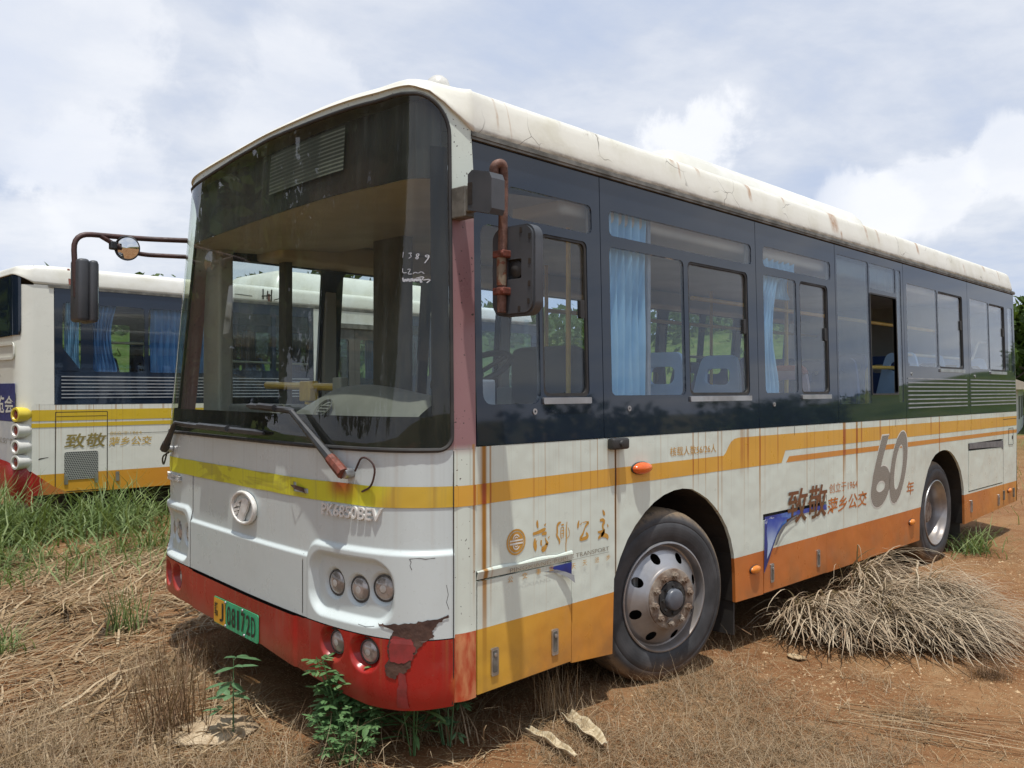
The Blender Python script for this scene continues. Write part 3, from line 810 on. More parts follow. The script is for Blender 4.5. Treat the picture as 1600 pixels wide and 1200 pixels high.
def FT(u, v, off=0.0): return FR.aty(-u, v, off + 0.0)              # lettering runs from high y to low y
lettering('model_letters', 'PK6850BEV', (-0.595, -0.228, 0.957, 1.010), FT, MATS['chip_white'], bus, bold=0.018, shear=0.1, off=0.012, depth=0.012)
lettering('maker_letters', '安源客车', (-2.58, -2.24, 0.962, 1.005), FT, MATS['chip_white'], bus, bold=0.01, shear=0.1, off=0.016, depth=0.015)

# emblem
ey, ez = 1.345, 0.911
c0 = Vector(FR.aty(ey, ez, 0.004)); n0 = FR.normal(ey)
tt = n0.cross(Vector((0, 0, 1))).normalized()
if tt.y > 0: tt = -tt
M = Matrix.Translation(c0) @ Matrix(((tt.x, 0, n0.x, 0), (tt.y, 0, n0.y, 0), (0, 1, 0, 0), (0, 0, 0, 1))) @ Matrix.Diagonal((1.0, 0.58, 1, 1))
em = MB().lathe([(0.120, 0.0), (0.143, 0.0), (0.147, 0.010), (0.138, 0.020), (0.126, 0.020), (0.119, 0.010)], M, 48, closed=True)
def EM(u, v, off=0.0): return c0 + tt * u + Vector((0, 0, v)) + n0 * off
def emp(pts): return [((x - 501) * 0.00208, -(y - 387) * 0.00086) for x, y in pts]
for pts in ([(497, 335), (520, 328), (534, 340), (524, 395), (510, 425), (500, 466), (466, 468), (476, 430), (488, 390), (494, 360)],
            [(497, 337), (470, 352), (450, 380), (442, 404), (458, 394), (470, 374), (490, 352)],
            [(466, 372), (484, 366), (482, 384), (466, 386)],
            [(444, 408), (484, 390), (480, 406), (448, 424)],
            [(450, 428), (474, 412), (470, 432), (456, 444)]):
    em.prism(emp(pts), [], EM, 0.012, 0.014)
em.build('emblem', MATS['chip_white'], bus, smooth=True, auto=35)

# number plate
pl = empty('number_plate', parent=bus)
def PLT(u, v, off=0.0): return FR.aty(-u, v, off + 0.036)
plate = MB().prism(rrect(-1.655, -1.117, 0.279, 0.417, 0.012), [], PLT, 0.004, 0.004).build('plate_sheet', MATS['plate_green'], pl)
MB().prism(rrect(-1.650, -1.500, 0.284, 0.412, 0.008), [], PLT, 0.001, 0.006).build('plate_field', MATS['plate_yellow'], pl)
lettering('plate_letters', '赣', (-1.640, -1.592, 0.318, 0.392), PLT, MATS['ink'], pl, bold=0.012, off=0.0075)
lettering('plate_letters', 'J', (-1.572, -1.520, 0.300, 0.398), PLT, MATS['ink'], pl, bold=0.01, off=0.0075)
for k, ch in enumerate('08172D'):
    u = -1.478 + k * 0.0578
    if ch == '1': lettering('plate_letters', ch, (u + 0.010, u + 0.034, 0.300, 0.398), PLT, MATS['ink'], pl, bold=0.01, off=0.0065)
    else: lettering('plate_letters', ch, (u, u + 0.046, 0.300, 0.398), PLT, MATS['ink'], pl, bold=0.012, off=0.0065)
for (u, v) in ((-1.50, 0.408), (-1.29, 0.408), (-1.50, 0.289), (-1.27, 0.289)):
    c_ = Vector(PLT(u, v, 0.004)); n_ = FR.normal(-u)
    MB().lathe([(0.0005, 0.008), (0.006, 0.006), (0.009, 0.0)], Matrix.Translation(c_) @ n_.to_track_quat('Z', 'Y').to_matrix().to_4x4(), 12).build('bolt', MATS['alu'], pl, smooth=True)

# damaged corner of the bumper: bare filler shows
scar = [(0.250, 0.535), (0.184, 0.540), (0.12, 0.548), (0.075, 0.560), (0.045, 0.566), (0.031, 0.578), (0.030, 0.567), (0.050, 0.545), (0.060, 0.520), (0.058, 0.492), (0.082, 0.468), (0.105, 0.420), (0.112, 0.372), (0.140, 0.330), (0.152, 0.345), (0.165, 0.318), (0.200, 0.330), (0.205, 0.372), (0.186, 0.40), (0.196, 0.45), (0.184, 0.49), (0.170, 0.515)]
def FS(u, v, off=0.0):
    return FR.aty(u, v, off + float((disp_front if v > zbump(u) else disp_bump)(np.array([u]), np.array([v]))[0]))
def fine_patch(name, poly, m_, off):
    """polygon laid on the curved front, diced so that it follows the surface"""
    bm = bmesh.new()
    vs = [bm.verts.new((a, b, 0)) for a, b in poly]; bm.faces.new(vs)
    ys = [p[0] for p in poly]; zs = [p[1] for p in poly]
    for k in np.arange(min(ys), max(ys), 0.012):
        bmesh.ops.bisect_plane(bm, geom=bm.verts[:] + bm.edges[:] + bm.faces[:], plane_co=(k, 0, 0), plane_no=(1, 0, 0))
    for k in np.arange(min(zs), max(zs), 0.02):
        bmesh.ops.bisect_plane(bm, geom=bm.verts[:] + bm.edges[:] + bm.faces[:], plane_co=(0, k, 0), plane_no=(0, 1, 0))
    bm.verts.index_update()
    V = [FS(v.co.x, v.co.y, off) for v in bm.verts]; F_ = [tuple(v.index for v in f.verts) for f in bm.faces]
    bm.free()
    return obj(name, V, F_, m_, bus)
def ragged(poly, seed, k=6, amp=.0045):
    rd = random.Random(seed); o = []
    for i, a in enumerate(poly):
        b = poly[(i + 1) % len(poly)]
        for j in range(k):
            t = j / k; w_ = 0 if j == 0 else amp * min(1, math.hypot(b[0] - a[0], b[1] - a[1]) / .05)
            o.append((a[0] + (b[0] - a[0]) * t + rd.uniform(-1, 1) * w_ * .7, a[1] + (b[1] - a[1]) * t + rd.uniform(-1, 1) * w_))
    return o
scar = ragged(scar, 4)
fine_patch('paint_scar', scar, MATS['scar_brown'], 0.0035)
fine_patch('paint_scar', ragged([(0.176, 0.492), (0.112, 0.488), (0.100, 0.455), (0.108, 0.40), (0.15, 0.385), (0.185, 0.395), (0.19, 0.44)], 5), MATS['scar_pink'], 0.005)
fine_patch('paint_scar', ragged([(0.150, 0.35), (0.128, 0.34), (0.118, 0.20), (0.160, 0.20)], 6), MATS['scar_pink'], 0.0052)

# thin cracks in the filler round the lamp pod
for pts in ([(.118, .812), (.112, .80), (.116, .785), (.110, .768)], [(.116, .812), (.09, .816), (.075, .811), (.055, .814)], [(.034, .70), (.031, .66), (.034, .63), (.030, .60)], [(.26, .522), (.30, .515), (.345, .519)]):
    MB().tube([FS(a, b, .0004) for a, b in pts], .0010, 5).build('paint_crack', MATS['gap_dark'], bus)

# ---- windshield and what frames it
WQ0 = FR.s_of(0.023); WQ1 = FR.s_of(2.665)
def wtop(y): return float(np.interp(y, [0, .1, .2, .4, .7, 1.25, 1.7, 2.2, 2.6], [2.725, 2.735, 2.745, 2.752, 2.757, 2.772, 2.762, 2.738, 2.72]))
def ws_outline(nc=10, inset=0.0):
    """(arc, height) loop of the glass: near bottom -> up -> over the top -> down -> far bottom"""
    a, b = WQ0 + inset, WQ1 - inset; zb = 1.254 + inset; r = 0.17; rb = 0.06
    out_ = []
    for k in range(nc + 1):
        t = R(90 * k / nc); out_.append((a + rb * (1 - math.cos(t)), zb + rb * (1 - math.sin(t))) )
    out_ = out_[::-1]
    up = [(a, zb + rb + (2.735 - inset - r - zb - rb) * k / 10) for k in range(1, 10)]
    zt = 2.735 - inset
    arc = [(a + r * (1 - math.cos(R(90 * k / nc))), zt - r + r * math.sin(R(90 * k / nc))) for k in range(nc + 1)]
    top = []
    for k in range(1, 40):
        q = a + r + (b - a - 2 * r) * k / 40; y = float(np.interp(q, FR.s, FR.p[:, 1])); top.append((q, wtop(y) - inset))
    arc2 = [(b - r * (1 - math.sin(R(90 * k / nc))), zt - r + r * math.cos(R(90 * k / nc))) for k in range(nc + 1)]
    dn = [(b, zt - r - (2.735 - inset - r - zb - rb) * k / 10) for k in range(1, 10)]
    arc3 = [(b - rb * (1 - math.cos(R(90 * k / nc))), zb + rb * (1 - math.sin(R(90 * k / nc)))) for k in range(nc + 1)]
    return out_ + up + arc + top + arc2 + dn + arc3
def ws_rows(inset=0.0, n=44):
    """s-range of the glass per height"""
    loop = ws_outline(10, inset); h = len(loop) // 2
    return loop
def ws_grid(name, m_, par, off, nq=240, nz=70, inset=0.0):
    a, b = WQ0 + inset, WQ1 - inset; zb = 1.254 + inset; r = 0.17; rb = 0.06
    vs = []
    for j in range(nz):
        t = j / (nz - 1)
        t = 1 - (1 - t) ** 1.6 if t > 0.5 else t * (1 - .5 ** 1.6) / .5
        e = 0.0
        zc = zb + (2.735 - inset - zb) * t
        if zc > 2.735 - inset - r: dz_ = zc - (2.735 - inset - r); e = r - math.sqrt(max(0, r * r - dz_ * dz_))
        if zc < zb + rb: dz_ = zb + rb - zc; e = rb - math.sqrt(max(0, rb * rb - dz_ * dz_))
        for i in range(nq):
            q = a + e + (b - a - 2 * e) * i / (nq - 1); y = float(np.interp(q, FR.s, FR.p[:, 1]))
            ex = (wtop(y) - 2.735) * max(0, (t - 0.6) / 0.4)
            vs.append(FR.at(q, zc + ex, off))
    fs = [(j * nq + i, j * nq + i + 1, (j + 1) * nq + i + 1, (j + 1) * nq + i) for j in range(nz - 1) for i in range(nq - 1)]
    return obj(name, vs, fs, m_, par, smooth=True)
wsh = ws_grid('windshield', MATS['windshield_glass'], bus, 0.004)
# black printed border behind the glass
mb = MB()
def strip(q0, q1, z0, z1, off, nq=40, nz=4):
    vs = [FR.at(q0 + (q1 - q0) * i / (nq - 1), z0 + (z1 - z0) * j / (nz - 1), off) for j in range(nz) for i in range(nq)]
    mb.add(vs, [(j * nq + i, j * nq + i + 1, (j + 1) * nq + i + 1, (j + 1) * nq + i) for j in range(nz - 1) for i in range(nq - 1)])
strip(WQ0 + .004, WQ1 - .004, 1.262, 1.392, -0.010, 240, 4)
strip(WQ0 + .004, WQ0 + 0.085, 1.392, 2.52, -0.010, 30, 24)
strip(WQ1 - 0.03, WQ1 - .004, 1.392, 2.40, -0.010, 10, 24)
mb.build('glass_border', MATS['print_black'], wsh, fix=False)
loop = ws_outline()
mb = MB(); mb.tube([FR.at(q, z, 0.004) for q, z in loop] + [FR.at(loop[0][0], loop[0][1], 0.004)], 0.009, 8)
mb.tube([FR.at(WQ0 + 0.06 + (WQ1 - WQ0 - 0.12) * k / 60, 1.254, 0.004) for k in range(61)], 0.010, 8)
mb.build('glass_seal', MATS['rubber'], wsh, smooth=True)

# roof edge loop (outline of the body at gutter height, higher over the windshield)
def z0roof(y): 
    m_ = min(y, WB - y)
    return float(np.interp(m_, [0, .012, .03, .06, .12, .3, .7, 1.3], [2.60, 2.655, 2.70, 2.742, 2.768, 2.785, 2.795, 2.805]))
NF = 90
fq = np.linspace(0, FR.S, NF)
edge = []
for k in range(40): edge.append((LB - 0.12 - (LB - 0.12 - 0.385) * k / 39, lean(2.6), 2.60))
for q in fq:
    y = float(np.interp(q, FR.s, FR.p[:, 1])); edge.append(FR.at(q, z0roof(y), 0.0))
for k in range(40): edge.append((0.48 + (LB - 0.12 - 0.48) * k / 39, WB - lean(2.6) * 3.4, 2.60))
for k in range(1, 8): a = R(90 * k / 8); edge.append((LB - 0.12 + 0.12 * math.sin(a), WB - lean(2.6) * 3.4 - 0.12 * (1 - math.cos(a)), 2.60))
for k in range(1, 12): edge.append((LB, WB - .16 - (WB - .32) * k / 12, 2.60))
for k in range(1, 8): a = R(90 * k / 8); edge.append((LB - 0.12 + 0.12 * math.cos(a), lean(2.6) + 0.12 * (1 - math.sin(a)), 2.60))
PROF = [(0, 0), (-.012, .012), (-.013, .03), (-.004, .085), (.010, .145), (.018, .172), (.030, .192), (.052, .206), (.09, .217), (.15, .229), (.28, .248), (.5, .262), (.85, .272), (1.3, .278)]
def roof_mesh(edge, w, L, prof, zb):
    vs = []; n = len(edge); hw = w / 2
    for d, hz in prof:
        for (x, y, z) in edge:
            cx = min(max(x, 1.25), L - 1.0); cy = hw
            f = d / hw
            zt = zb + 0.278
            pw = 1.0 + 1.5 * min(1.0, max(0.0, (z - zb) / .17)); vs.append((x + (cx - x) * f, y + (cy - y) * f, z + (zt - z) * (hz / 0.278) ** pw))
    fs = [(j * n + i, j * n + (i + 1) % n, (j + 1) * n + (i + 1) % n, (j + 1) * n + i) for j in range(len(prof) - 1) for i in range(n)]
    return vs, fs
vs, fs = roof_mesh(edge, WB, LB, PROF, 2.60)
obj('roof', vs, fs, MATS['roof_white'], bus, smooth=True)
# white frame between glass, roof edge and corner posts
loop = ws_outline(); outer = []
m_ = len(loop)
for i, (q, z) in enumerate(loop):
    if i <= 10 + 9:                                   # near post
        outer.append((0.0, z if i > 10 else 1.254 + (z - 1.254)))
    elif i >= m_ - 20: outer.append((FR.S, z))
    else:
        t = (i - 19) / (m_ - 20 - 19 - 1)
        k = i - 19
        if k <= 11: a = k / 11; q2 = 0.0 + a * (loop[i][0]) ; outer.append((q2 * 0.9 if a < 1 else q2, None))
        elif k >= m_ - 39 - 12: a = (m_ - 39 - 1 - k) / 11; outer.append((FR.S - (FR.S - loop[i][0]) * a * 0.9, None))
        else: outer.append((q, None))
vs = []; K = 5
for i, ((q, z), (q2, z2)) in enumerate(zip(loop, outer)):
    if z2 is None:
        y = float(np.interp(q2, FR.s, FR.p[:, 1])); z2 = z0roof(y) + 0.001
    for k in range(K):
        t = k / (K - 1); vs.append(FR.at(q + (q2 - q) * t, z + (z2 - z) * t, 0.0))
fs = [(i * K + k, i * K + k + 1, (i + 1) * K + k + 1, (i + 1) * K + k) for i in range(m_ - 1) for k in range(K - 1)]
obj('windshield_frame', vs, fs, MATS['post_paint'], bus, smooth=True)
# lower corner posts
for nm, qa, qb in (('corner_post', 0.0, Q0), ('corner_post', Q1, FR.S)):
    vs = []; nz = 30
    for j in range(nz):
        z = 0.205 + (1.254 - 0.205) * j / (nz - 1)
        for k in range(8):
            q = qa + (qb - qa) * k / 7
            vs.append(FR.at(q, z, (0.004 if z > .48 else 0.010) * math.sin(math.pi * k / 7) + 0.001))
    obj(nm, vs, [(j * 8 + k, j * 8 + k + 1, (j + 1) * 8 + k + 1, (j + 1) * 8 + k) for j in range(nz - 1) for k in range(7)], MATS['post_paint'], bus, smooth=True)

# chalk marks on the glass
def chalk(sts):
    strokes('chalk_mark', sts, FT, MATS['chalk'], wsh, off=0.0065)
for k, pts in enumerate(([(0, 0), (.1, .9)], [(.0, .8), (.5, .9), (.2, .5), (.5, .35), (.0, 0)], [(.3, .5), (.5, .85), (.2, .9), (.1, .6), (.4, .3), (.2, 0), (0, .25), (.3, .5)], [(.5, .6), (.2, .6), (.2, .9), (.5, .9), (.5, .5), (.1, -.4)])):
    chalk([[(-0.150 + k * 0.024 + a * 0.026, 2.052 - k * 0.005 + b * 0.026, 0.003) for a, b in pts]])
for k, pts in enumerate(([(0, .8), (0, 0), (.6, 0)], [(.0, .8), (.4, .9), (.3, .5), (0, 0), (.6, 0)], [(0, .3), (.3, .6), (.6, .3), (.9, .7), (1.2, .3)])):
    chalk([[(-0.150 + k * 0.020 + a * 0.028, 1.988 - k * 0.006 + b * 0.024, 0.003) for a, b in pts]])
sc = []
zz_ = [(-0.150 + 0.006 * k, 1.968 - 0.018 * (k % 2) - 0.002 * (k % 3), 0.007) for k in range(12)]
chalk([zz_])
chalk([[(-0.10, 1.965, .003), (-.075, 1.972, .004), (-.085, 1.955, .003), (-.06, 1.962, .004), (-.07, 1.945, .003)]])

# destination hood behind the top of the glass
mb = MB()
qs = np.linspace(WQ0 + .02, WQ1 - .02, 60)
mb.add([FR.at(q, 2.39 - 0.0 * i, -0.035) for i, q in enumerate(qs)] + [FR.at(q, 2.722, -0.045) for q in qs], [(i, i + 1, 61 + i, 60 + i) for i in range(59)])
hood = mb.build('destination_hood', MATS['hood_dark'], bus, fix=False)
qs = np.linspace(WQ0 + .05, WQ1 - .05, 40); mb = MB(); vs = []
for t in (0, .35, 1.0):
    for q in qs:
        x_, y_, z_ = FR.at(q, 2.388, -0.035); vs.append((x_ + (1.25 - x_) * t, y_, 2.388 + .05 * t ** 2))
mb.add(vs, [(j * 40 + i, j * 40 + i + 1, (j + 1) * 40 + i + 1, (j + 1) * 40 + i) for j in range(2) for i in range(39)])
mb.build('hood_underside', MATS['lining_grey'], bus, smooth=True, fix=False)
ys_ = np.linspace(0.58, 1.30, 30)
obj('destination_display', [FR.aty(y, 2.495, -0.026) for y in ys_] + [FR.aty(y, 2.70, -0.026) for y in ys_], [(i, i + 1, 31 + i, 30 + i) for i in range(29)], MATS['led_board'], hood)

# ---- sides
ARCH_F = [(1.305, .18), (1.319, .553), (1.37, .65), (1.433, .737), (1.50, .80), (1.588, .862), (1.67, .905), (1.762, .936), (1.86, .953), (1.946, .956), (2.04, .945), (2.122, .914), (2.21, .873), (2.288, .82), (2.36, .757), (2.423, .686), (2.47, .605), (2.503, .512), (2.515, .40), (2.522, .222)]
ARCH_R = [(5.650, .205), (5.66, .42), (5.72, .58), (5.799, .708), (5.87, .80), (5.968, .88), (6.06, .922), (6.167, .944), (6.27, .952), (6.373, .948), (6.48, .925), (6.586, .879), (6.69, .81), (6.778, .724), (6.83, .63), (6.861, .537), (6.874, .40), (6.88, .205)]
outline = [(.36, ZB), (.36, .735), (.988, .728), (.988, .207)] + ARCH_F + [(2.866, .213), (2.866, .716), (3.795, .714), (3.795, .207)] + ARCH_R + [(8.70, .262), (8.735, ZB)]
hole3 = [(7.0, .505), (8.19, .505), (8.19, .978), (7.0, .978)]
MB().prism(outline, [hole3], SL, 0.02).build('side_panel', MATS['livery'], bus)
outR = [(.43, ZB), (.43, .2)] + ARCH_F + ARCH_R + [(8.70, .262), (8.735, ZB)]
MB().prism(outR, [], SR, 0.02).build('side_panel', MATS['livery'], bus)
def flap(name, pts, off=0.003):
    return MB().prism(pts, [], SL, 0.018, off).build(name, MATS['livery'], bus)
f1 = flap('service_flap', [(.366, .690), (.366, .213), (.980, .218), (.982, .686), (.88, .693)])
f2 = flap('service_flap', [(2.874, .675), (2.872, .219), (3.787, .212), (3.787, .672)])
f3 = flap('service_flap', [(7.010, .515), (8.180, .515), (8.180, .885), (7.010, .905)])
for a_ in ([(.35, .74), (.35, .2), (1.0, .2), (1.0, .735)], [(2.86, .72), (2.86, .2), (3.80, .2), (3.80, .72)], [(6.98, .49), (8.2, .49), (8.2, .99), (6.98, .99)]):
    MB().prism(a_, [], SL, 0.004, -0.024).build('flap_recess', MATS['gap_dark'], bus)
# folded-up lip with the first row of small writing, and torn films that hang off the flaps
MB().prism([(.36, .700), (.985, .696), (.985, .728), (.36, .733)], [], lambda u, v, o: SL(u, v, o + 0.004 + 0.010 * (v - 0.69) / 0.04), 0.003).build('flap_lip', MATS['livery'], f1)
def bulge(x0, x1, z, n=12):
    vs = []
    for i in range(n + 1):
        t = i / n; x = x0 + (x1 - x0) * t; k = 0.6 * abs(math.sin(t * 7.5)) + 0.25
        vs += [SL(x, z - .004, 0.010), SL(x, z + 0.006 * k, 0.011), SL(x, z + 0.014 * k, 0.003)]
    return vs, [(i * 3 + j, i * 3 + j + 1, i * 3 + j + 4, i * 3 + j + 3) for i in range(n) for j in range(2)]
vs, fs = bulge(.36, .985, .731); obj('buckled_edge', vs, fs, MATS['livery'], f1, smooth=True)
MB().prism([(.819, .684), (.982, .687), (.982, .625), (.93, .648), (.87, .666)], [], SL, 0, 0.0055).build('torn_film', MATS['blue_film'], f1, fix=False)
MB().prism([(.78, .671), (.87, .668), (.93, .650), (.980, .628), (.968, .595), (.93, .626), (.87, .652)], [], lambda u, v, o: SL(u, v, o + 0.006 + 0.03 * max(0, .66 - v) / .06), 0).build('curled_film', MATS['peel_grey'], f1, fix=False)
MB().prism([(2.878, .700), (3.787, .694), (3.787, .655), (3.60, .668), (3.356, .664), (3.22, .648), (3.113, .615), (3.04, .565), (2.99, .50), (2.93, .42), (2.868, .345), (2.872, .55)], [], SL, 0, 0.0055).build('torn_film', MATS['blue_film'], f2, fix=False)
MB().prism([(2.915, .682), (3.00, .676), (3.12, .672), (3.20, .664), (3.12, .640), (3.06, .60), (3.00, .535), (2.945, .47), (2.905, .43), (2.915, .52), (2.90, .60)], [], SL, 0, 0.0064).build('torn_film', MATS['film_pale'], f2, fix=False)
MB().prism([(3.34, .672), (3.22, .656), (3.12, .624), (3.05, .575), (2.995, .505), (3.02, .505), (3.075, .565), (3.14, .608), (3.24, .642)], [], lambda u, v, o: SL(u, v, o + 0.015), 0).build('curled_film', MATS['peel_grey'], f2, fix=False)
MB().prism([(7.012, .982), (8.184, .958), (8.184, .862), (8.10, .892), (7.6, .912), (7.012, .925)], [], SL, 0, 0.006).build('torn_film', MATS['peel_grey'], f3, fix=False)
def latch(x, z, par):
    a = MB().prism(rrect(x - .022, x + .022, z - .060, z + .060, .008), [], SL, 0.010, 0.010).build('latch', MATS['alu'], par)
    MB().prism(rrect(x - .013, x + .013, z - .045, z + .05, .006), [], SL, 0.003, 0.0115).build('latch_tongue', MATS['gutter_metal'], a)
    c_ = Vector(SL(x, z + .030, 0.012)); MB().lathe([(0.0005, .004), (.009, .003), (.009, 0)], Matrix.Translation(c_) @ Vector((0, -1, 0)).to_track_quat('Z', 'Y').to_matrix().to_4x4(), 14).build('latch_key', MATS['alu'], a, smooth=True)
latch(.466, .332, f1); latch(.860, .334, f1); latch(2.972, .332, f2); latch(3.648, .331, f2)
for x, z in ((7.08, .36), (8.005, .337)): latch(x, z, bus)
# livery stripes
def deco(name, pts, m_, off=0.0009): return MB().prism(pts, [], SL, 0, off).build(name, MATS[m_], bus, fix=False)
deco('side_stripe', [(.237, 1.102), (.8, 1.106), (1.326, 1.109), (1.326, 1.023), (.8, 1.02), (.237, 1.015)], 'stripe_gold') if False else None
deco('side_stripe', [(.366, 1.103), (.8, 1.106), (1.326, 1.110), (1.326, 1.022), (.8, 1.020), (.366, 1.016)], 'stripe_gold')
sw = [(1.336, 1.110), (2.385, 1.114), (2.41, 1.132), (2.44, 1.165), (2.47, 1.192), (2.51, 1.208), (2.56, 1.214), (8.725, 1.212), (8.725, 1.108), (3.170, 1.106), (3.115, 1.027), (2.38, 1.026), (1.336, 1.022)]
deco('side_stripe', sw, 'stripe_gold')
deco('side_stripe', [(3.178, 1.026), (3.222, 1.064), (8.73, 1.062), (8.73, 1.026), (5.46, 1.024)], 'stripe_orange')
st_ = MB()
for q in (Q0,): pass
vs = []
for k in range(10):
    q = Q0 * k / 9
    for z in (1.016, 1.103): vs.append(FR.at(q, z, 0.0062))
obj('side_stripe', vs, [(2 * i, 2 * i + 1, 2 * i + 3, 2 * i + 2) for i in range(9)], MATS['stripe_gold'], bus, smooth=True)
# fine panel joints
mb = MB()
for x, z0, z1 in ((1.331, .56, 1.258), (3.791, .716, 0.76), (8.20, .27, 1.25), (3.3, 1.20, 1.26), (5.1, 1.2, 1.26)):
    MB().prism([(x - .0022, z0), (x + .0022, z0), (x + .0022, z1), (x - .0022, z1)], [], SL, 0, 0.0014).build('panel_joint', MATS['gap_dark'], bus, fix=False)
MB().prism([(8.20, 1.182), (8.72, 1.182), (8.72, 1.188), (8.20, 1.188)], [], SL, 0, 0.0014).build('panel_joint', MATS['gap_dark'], bus, fix=False)
r_ = rrect(8.40, 8.58, .90, 1.085, .01)
MB().prism(r_, [rrect(8.405, 8.575, .905, 1.08, .01)], SL, 0.002, 0.0045).prism(rrect(8.535, 8.56, .96, 1.0, .004), [], SL, 0.002, 0.004).build('filler_flap', MATS['gap_dark'], bus)

# lettering and the company mark on the side
lettering('capacity_lettering', '核载人数56/26人', (1.819, 2.300, 1.140, 1.190), SL, MATS['decal_gold'], bus, off=0.0018)
lettering('tribute_lettering', '致敬', (3.172, 3.793, .612, .843), SL, MATS['decal_brown'], bus, bold=0.014, shear=0.12, off=0.0072)
lettering('founding_lettering', '创立于1964', (3.838, 4.335, .764, .832), SL, MATS['decal_orange'], bus, off=0.0018)
lettering('operator_lettering', '萍乡公交', (3.806, 4.510, .618, .732), SL, MATS['decal_orange'], bus, bold=0.014, shear=0.12, off=0.0018)
lettering('year_lettering', '年', (5.346, 5.513, .620, .732), SL, MATS['decal_orange'], bus, bold=0.012, shear=0.1, off=0.0018)
def ell(cx, cz, a, b, n=28, t0=0, t1=360): return [(cx + a * math.cos(R(t0 + (t1 - t0) * k / n)), cz + b * math.sin(R(t0 + (t1 - t0) * k / n))) for k in range(n + 1)]
def shear_(p, z0=.60, k=0.34): return [(x + (z - z0) * k, z) for x, z in p]
def ring(cx, cz, a, b, w): 
    o = ell(cx, cz, a, b)[:-1]; i_ = ell(cx, cz, a - w, b - w * 1.15)[:-1]
    return o, i_
def sixty(name, m_, grow, off):
    mb = MB(); g_ = grow
    o, i_ = ring(4.735, .740, .185 + g_, .155 + g_, .092 + 2 * g_); mb.prism(shear_(o), [shear_(i_)], SL, 0, off)
    st = [(4.555 - g_, .735), (4.552 - g_, .83), (4.575 - g_, .93), (4.640 - g_, 1.135 + g_), (4.770 + g_, 1.135 + g_), (4.700, .95), (4.668 + g_, .82), (4.645 + g_, .735)]
    mb.prism(shear_(st), [], SL, 0, off + 0.0002)
    o, i_ = ring(5.075, .870, .172 + g_, .286 + g_, .086 + 2 * g_); mb.prism(shear_(o), [shear_(i_)], SL, 0, off)
    return mb.build(name, m_, bus, fix=False)
sixty('anniversary_outline', MATS['decal_white'], 0.014, 0.0014)
sixty('anniversary_number', MATS['hatch_sixty'], 0.004, 0.0024)
# round company mark
mb = MB()
cx, cz = .605, .829
mb.prism(ell(cx, cz, .061, .058)[:-1], [ell(cx, cz, .052, .0495)[:-1]], SL, 0, .0016)
mb.prism(ell(cx, cz, .048, .0455)[:-1], [], SL, 0, .0016)
mark = mb.build('company_mark', MATS['decal_gold'], bus, fix=False)
mb = MB()
def arcw(cx, cz, r0, r1, t0, t1):
    a = ell(cx, cz, r1, r1, 14, t0, t1); b = ell(cx, cz, r0, r0, 14, t0, t1); return a + b[::-1]
mb.prism(arcw(cx, cz + .012, .017, .023, 25, 180), [], SL, 0, .0024); mb.prism(arcw(cx, cz + .012, .007, .0115, 25, 180), [], SL, 0, .0024)
mb.prism(arcw(cx, cz - .012, .017, .023, 180, 335), [], SL, 0, .0024); mb.prism(arcw(cx, cz - .012, .007, .0115, 180, 335), [], SL, 0, .0024)
mb.prism([(cx - .042, cz + .010), (cx + .042, cz + .010), (cx + .042, cz + .003), (cx - .042, cz + .003)], [], SL, 0, .0026)
mb.prism([(cx - .042, cz - .003), (cx + .042, cz - .003), (cx + .042, cz - .011), (cx - .042, cz - .011)], [], SL, 0, .0026)
mb.build('mark_figure', MATS['decal_white'], mark, fix=False)
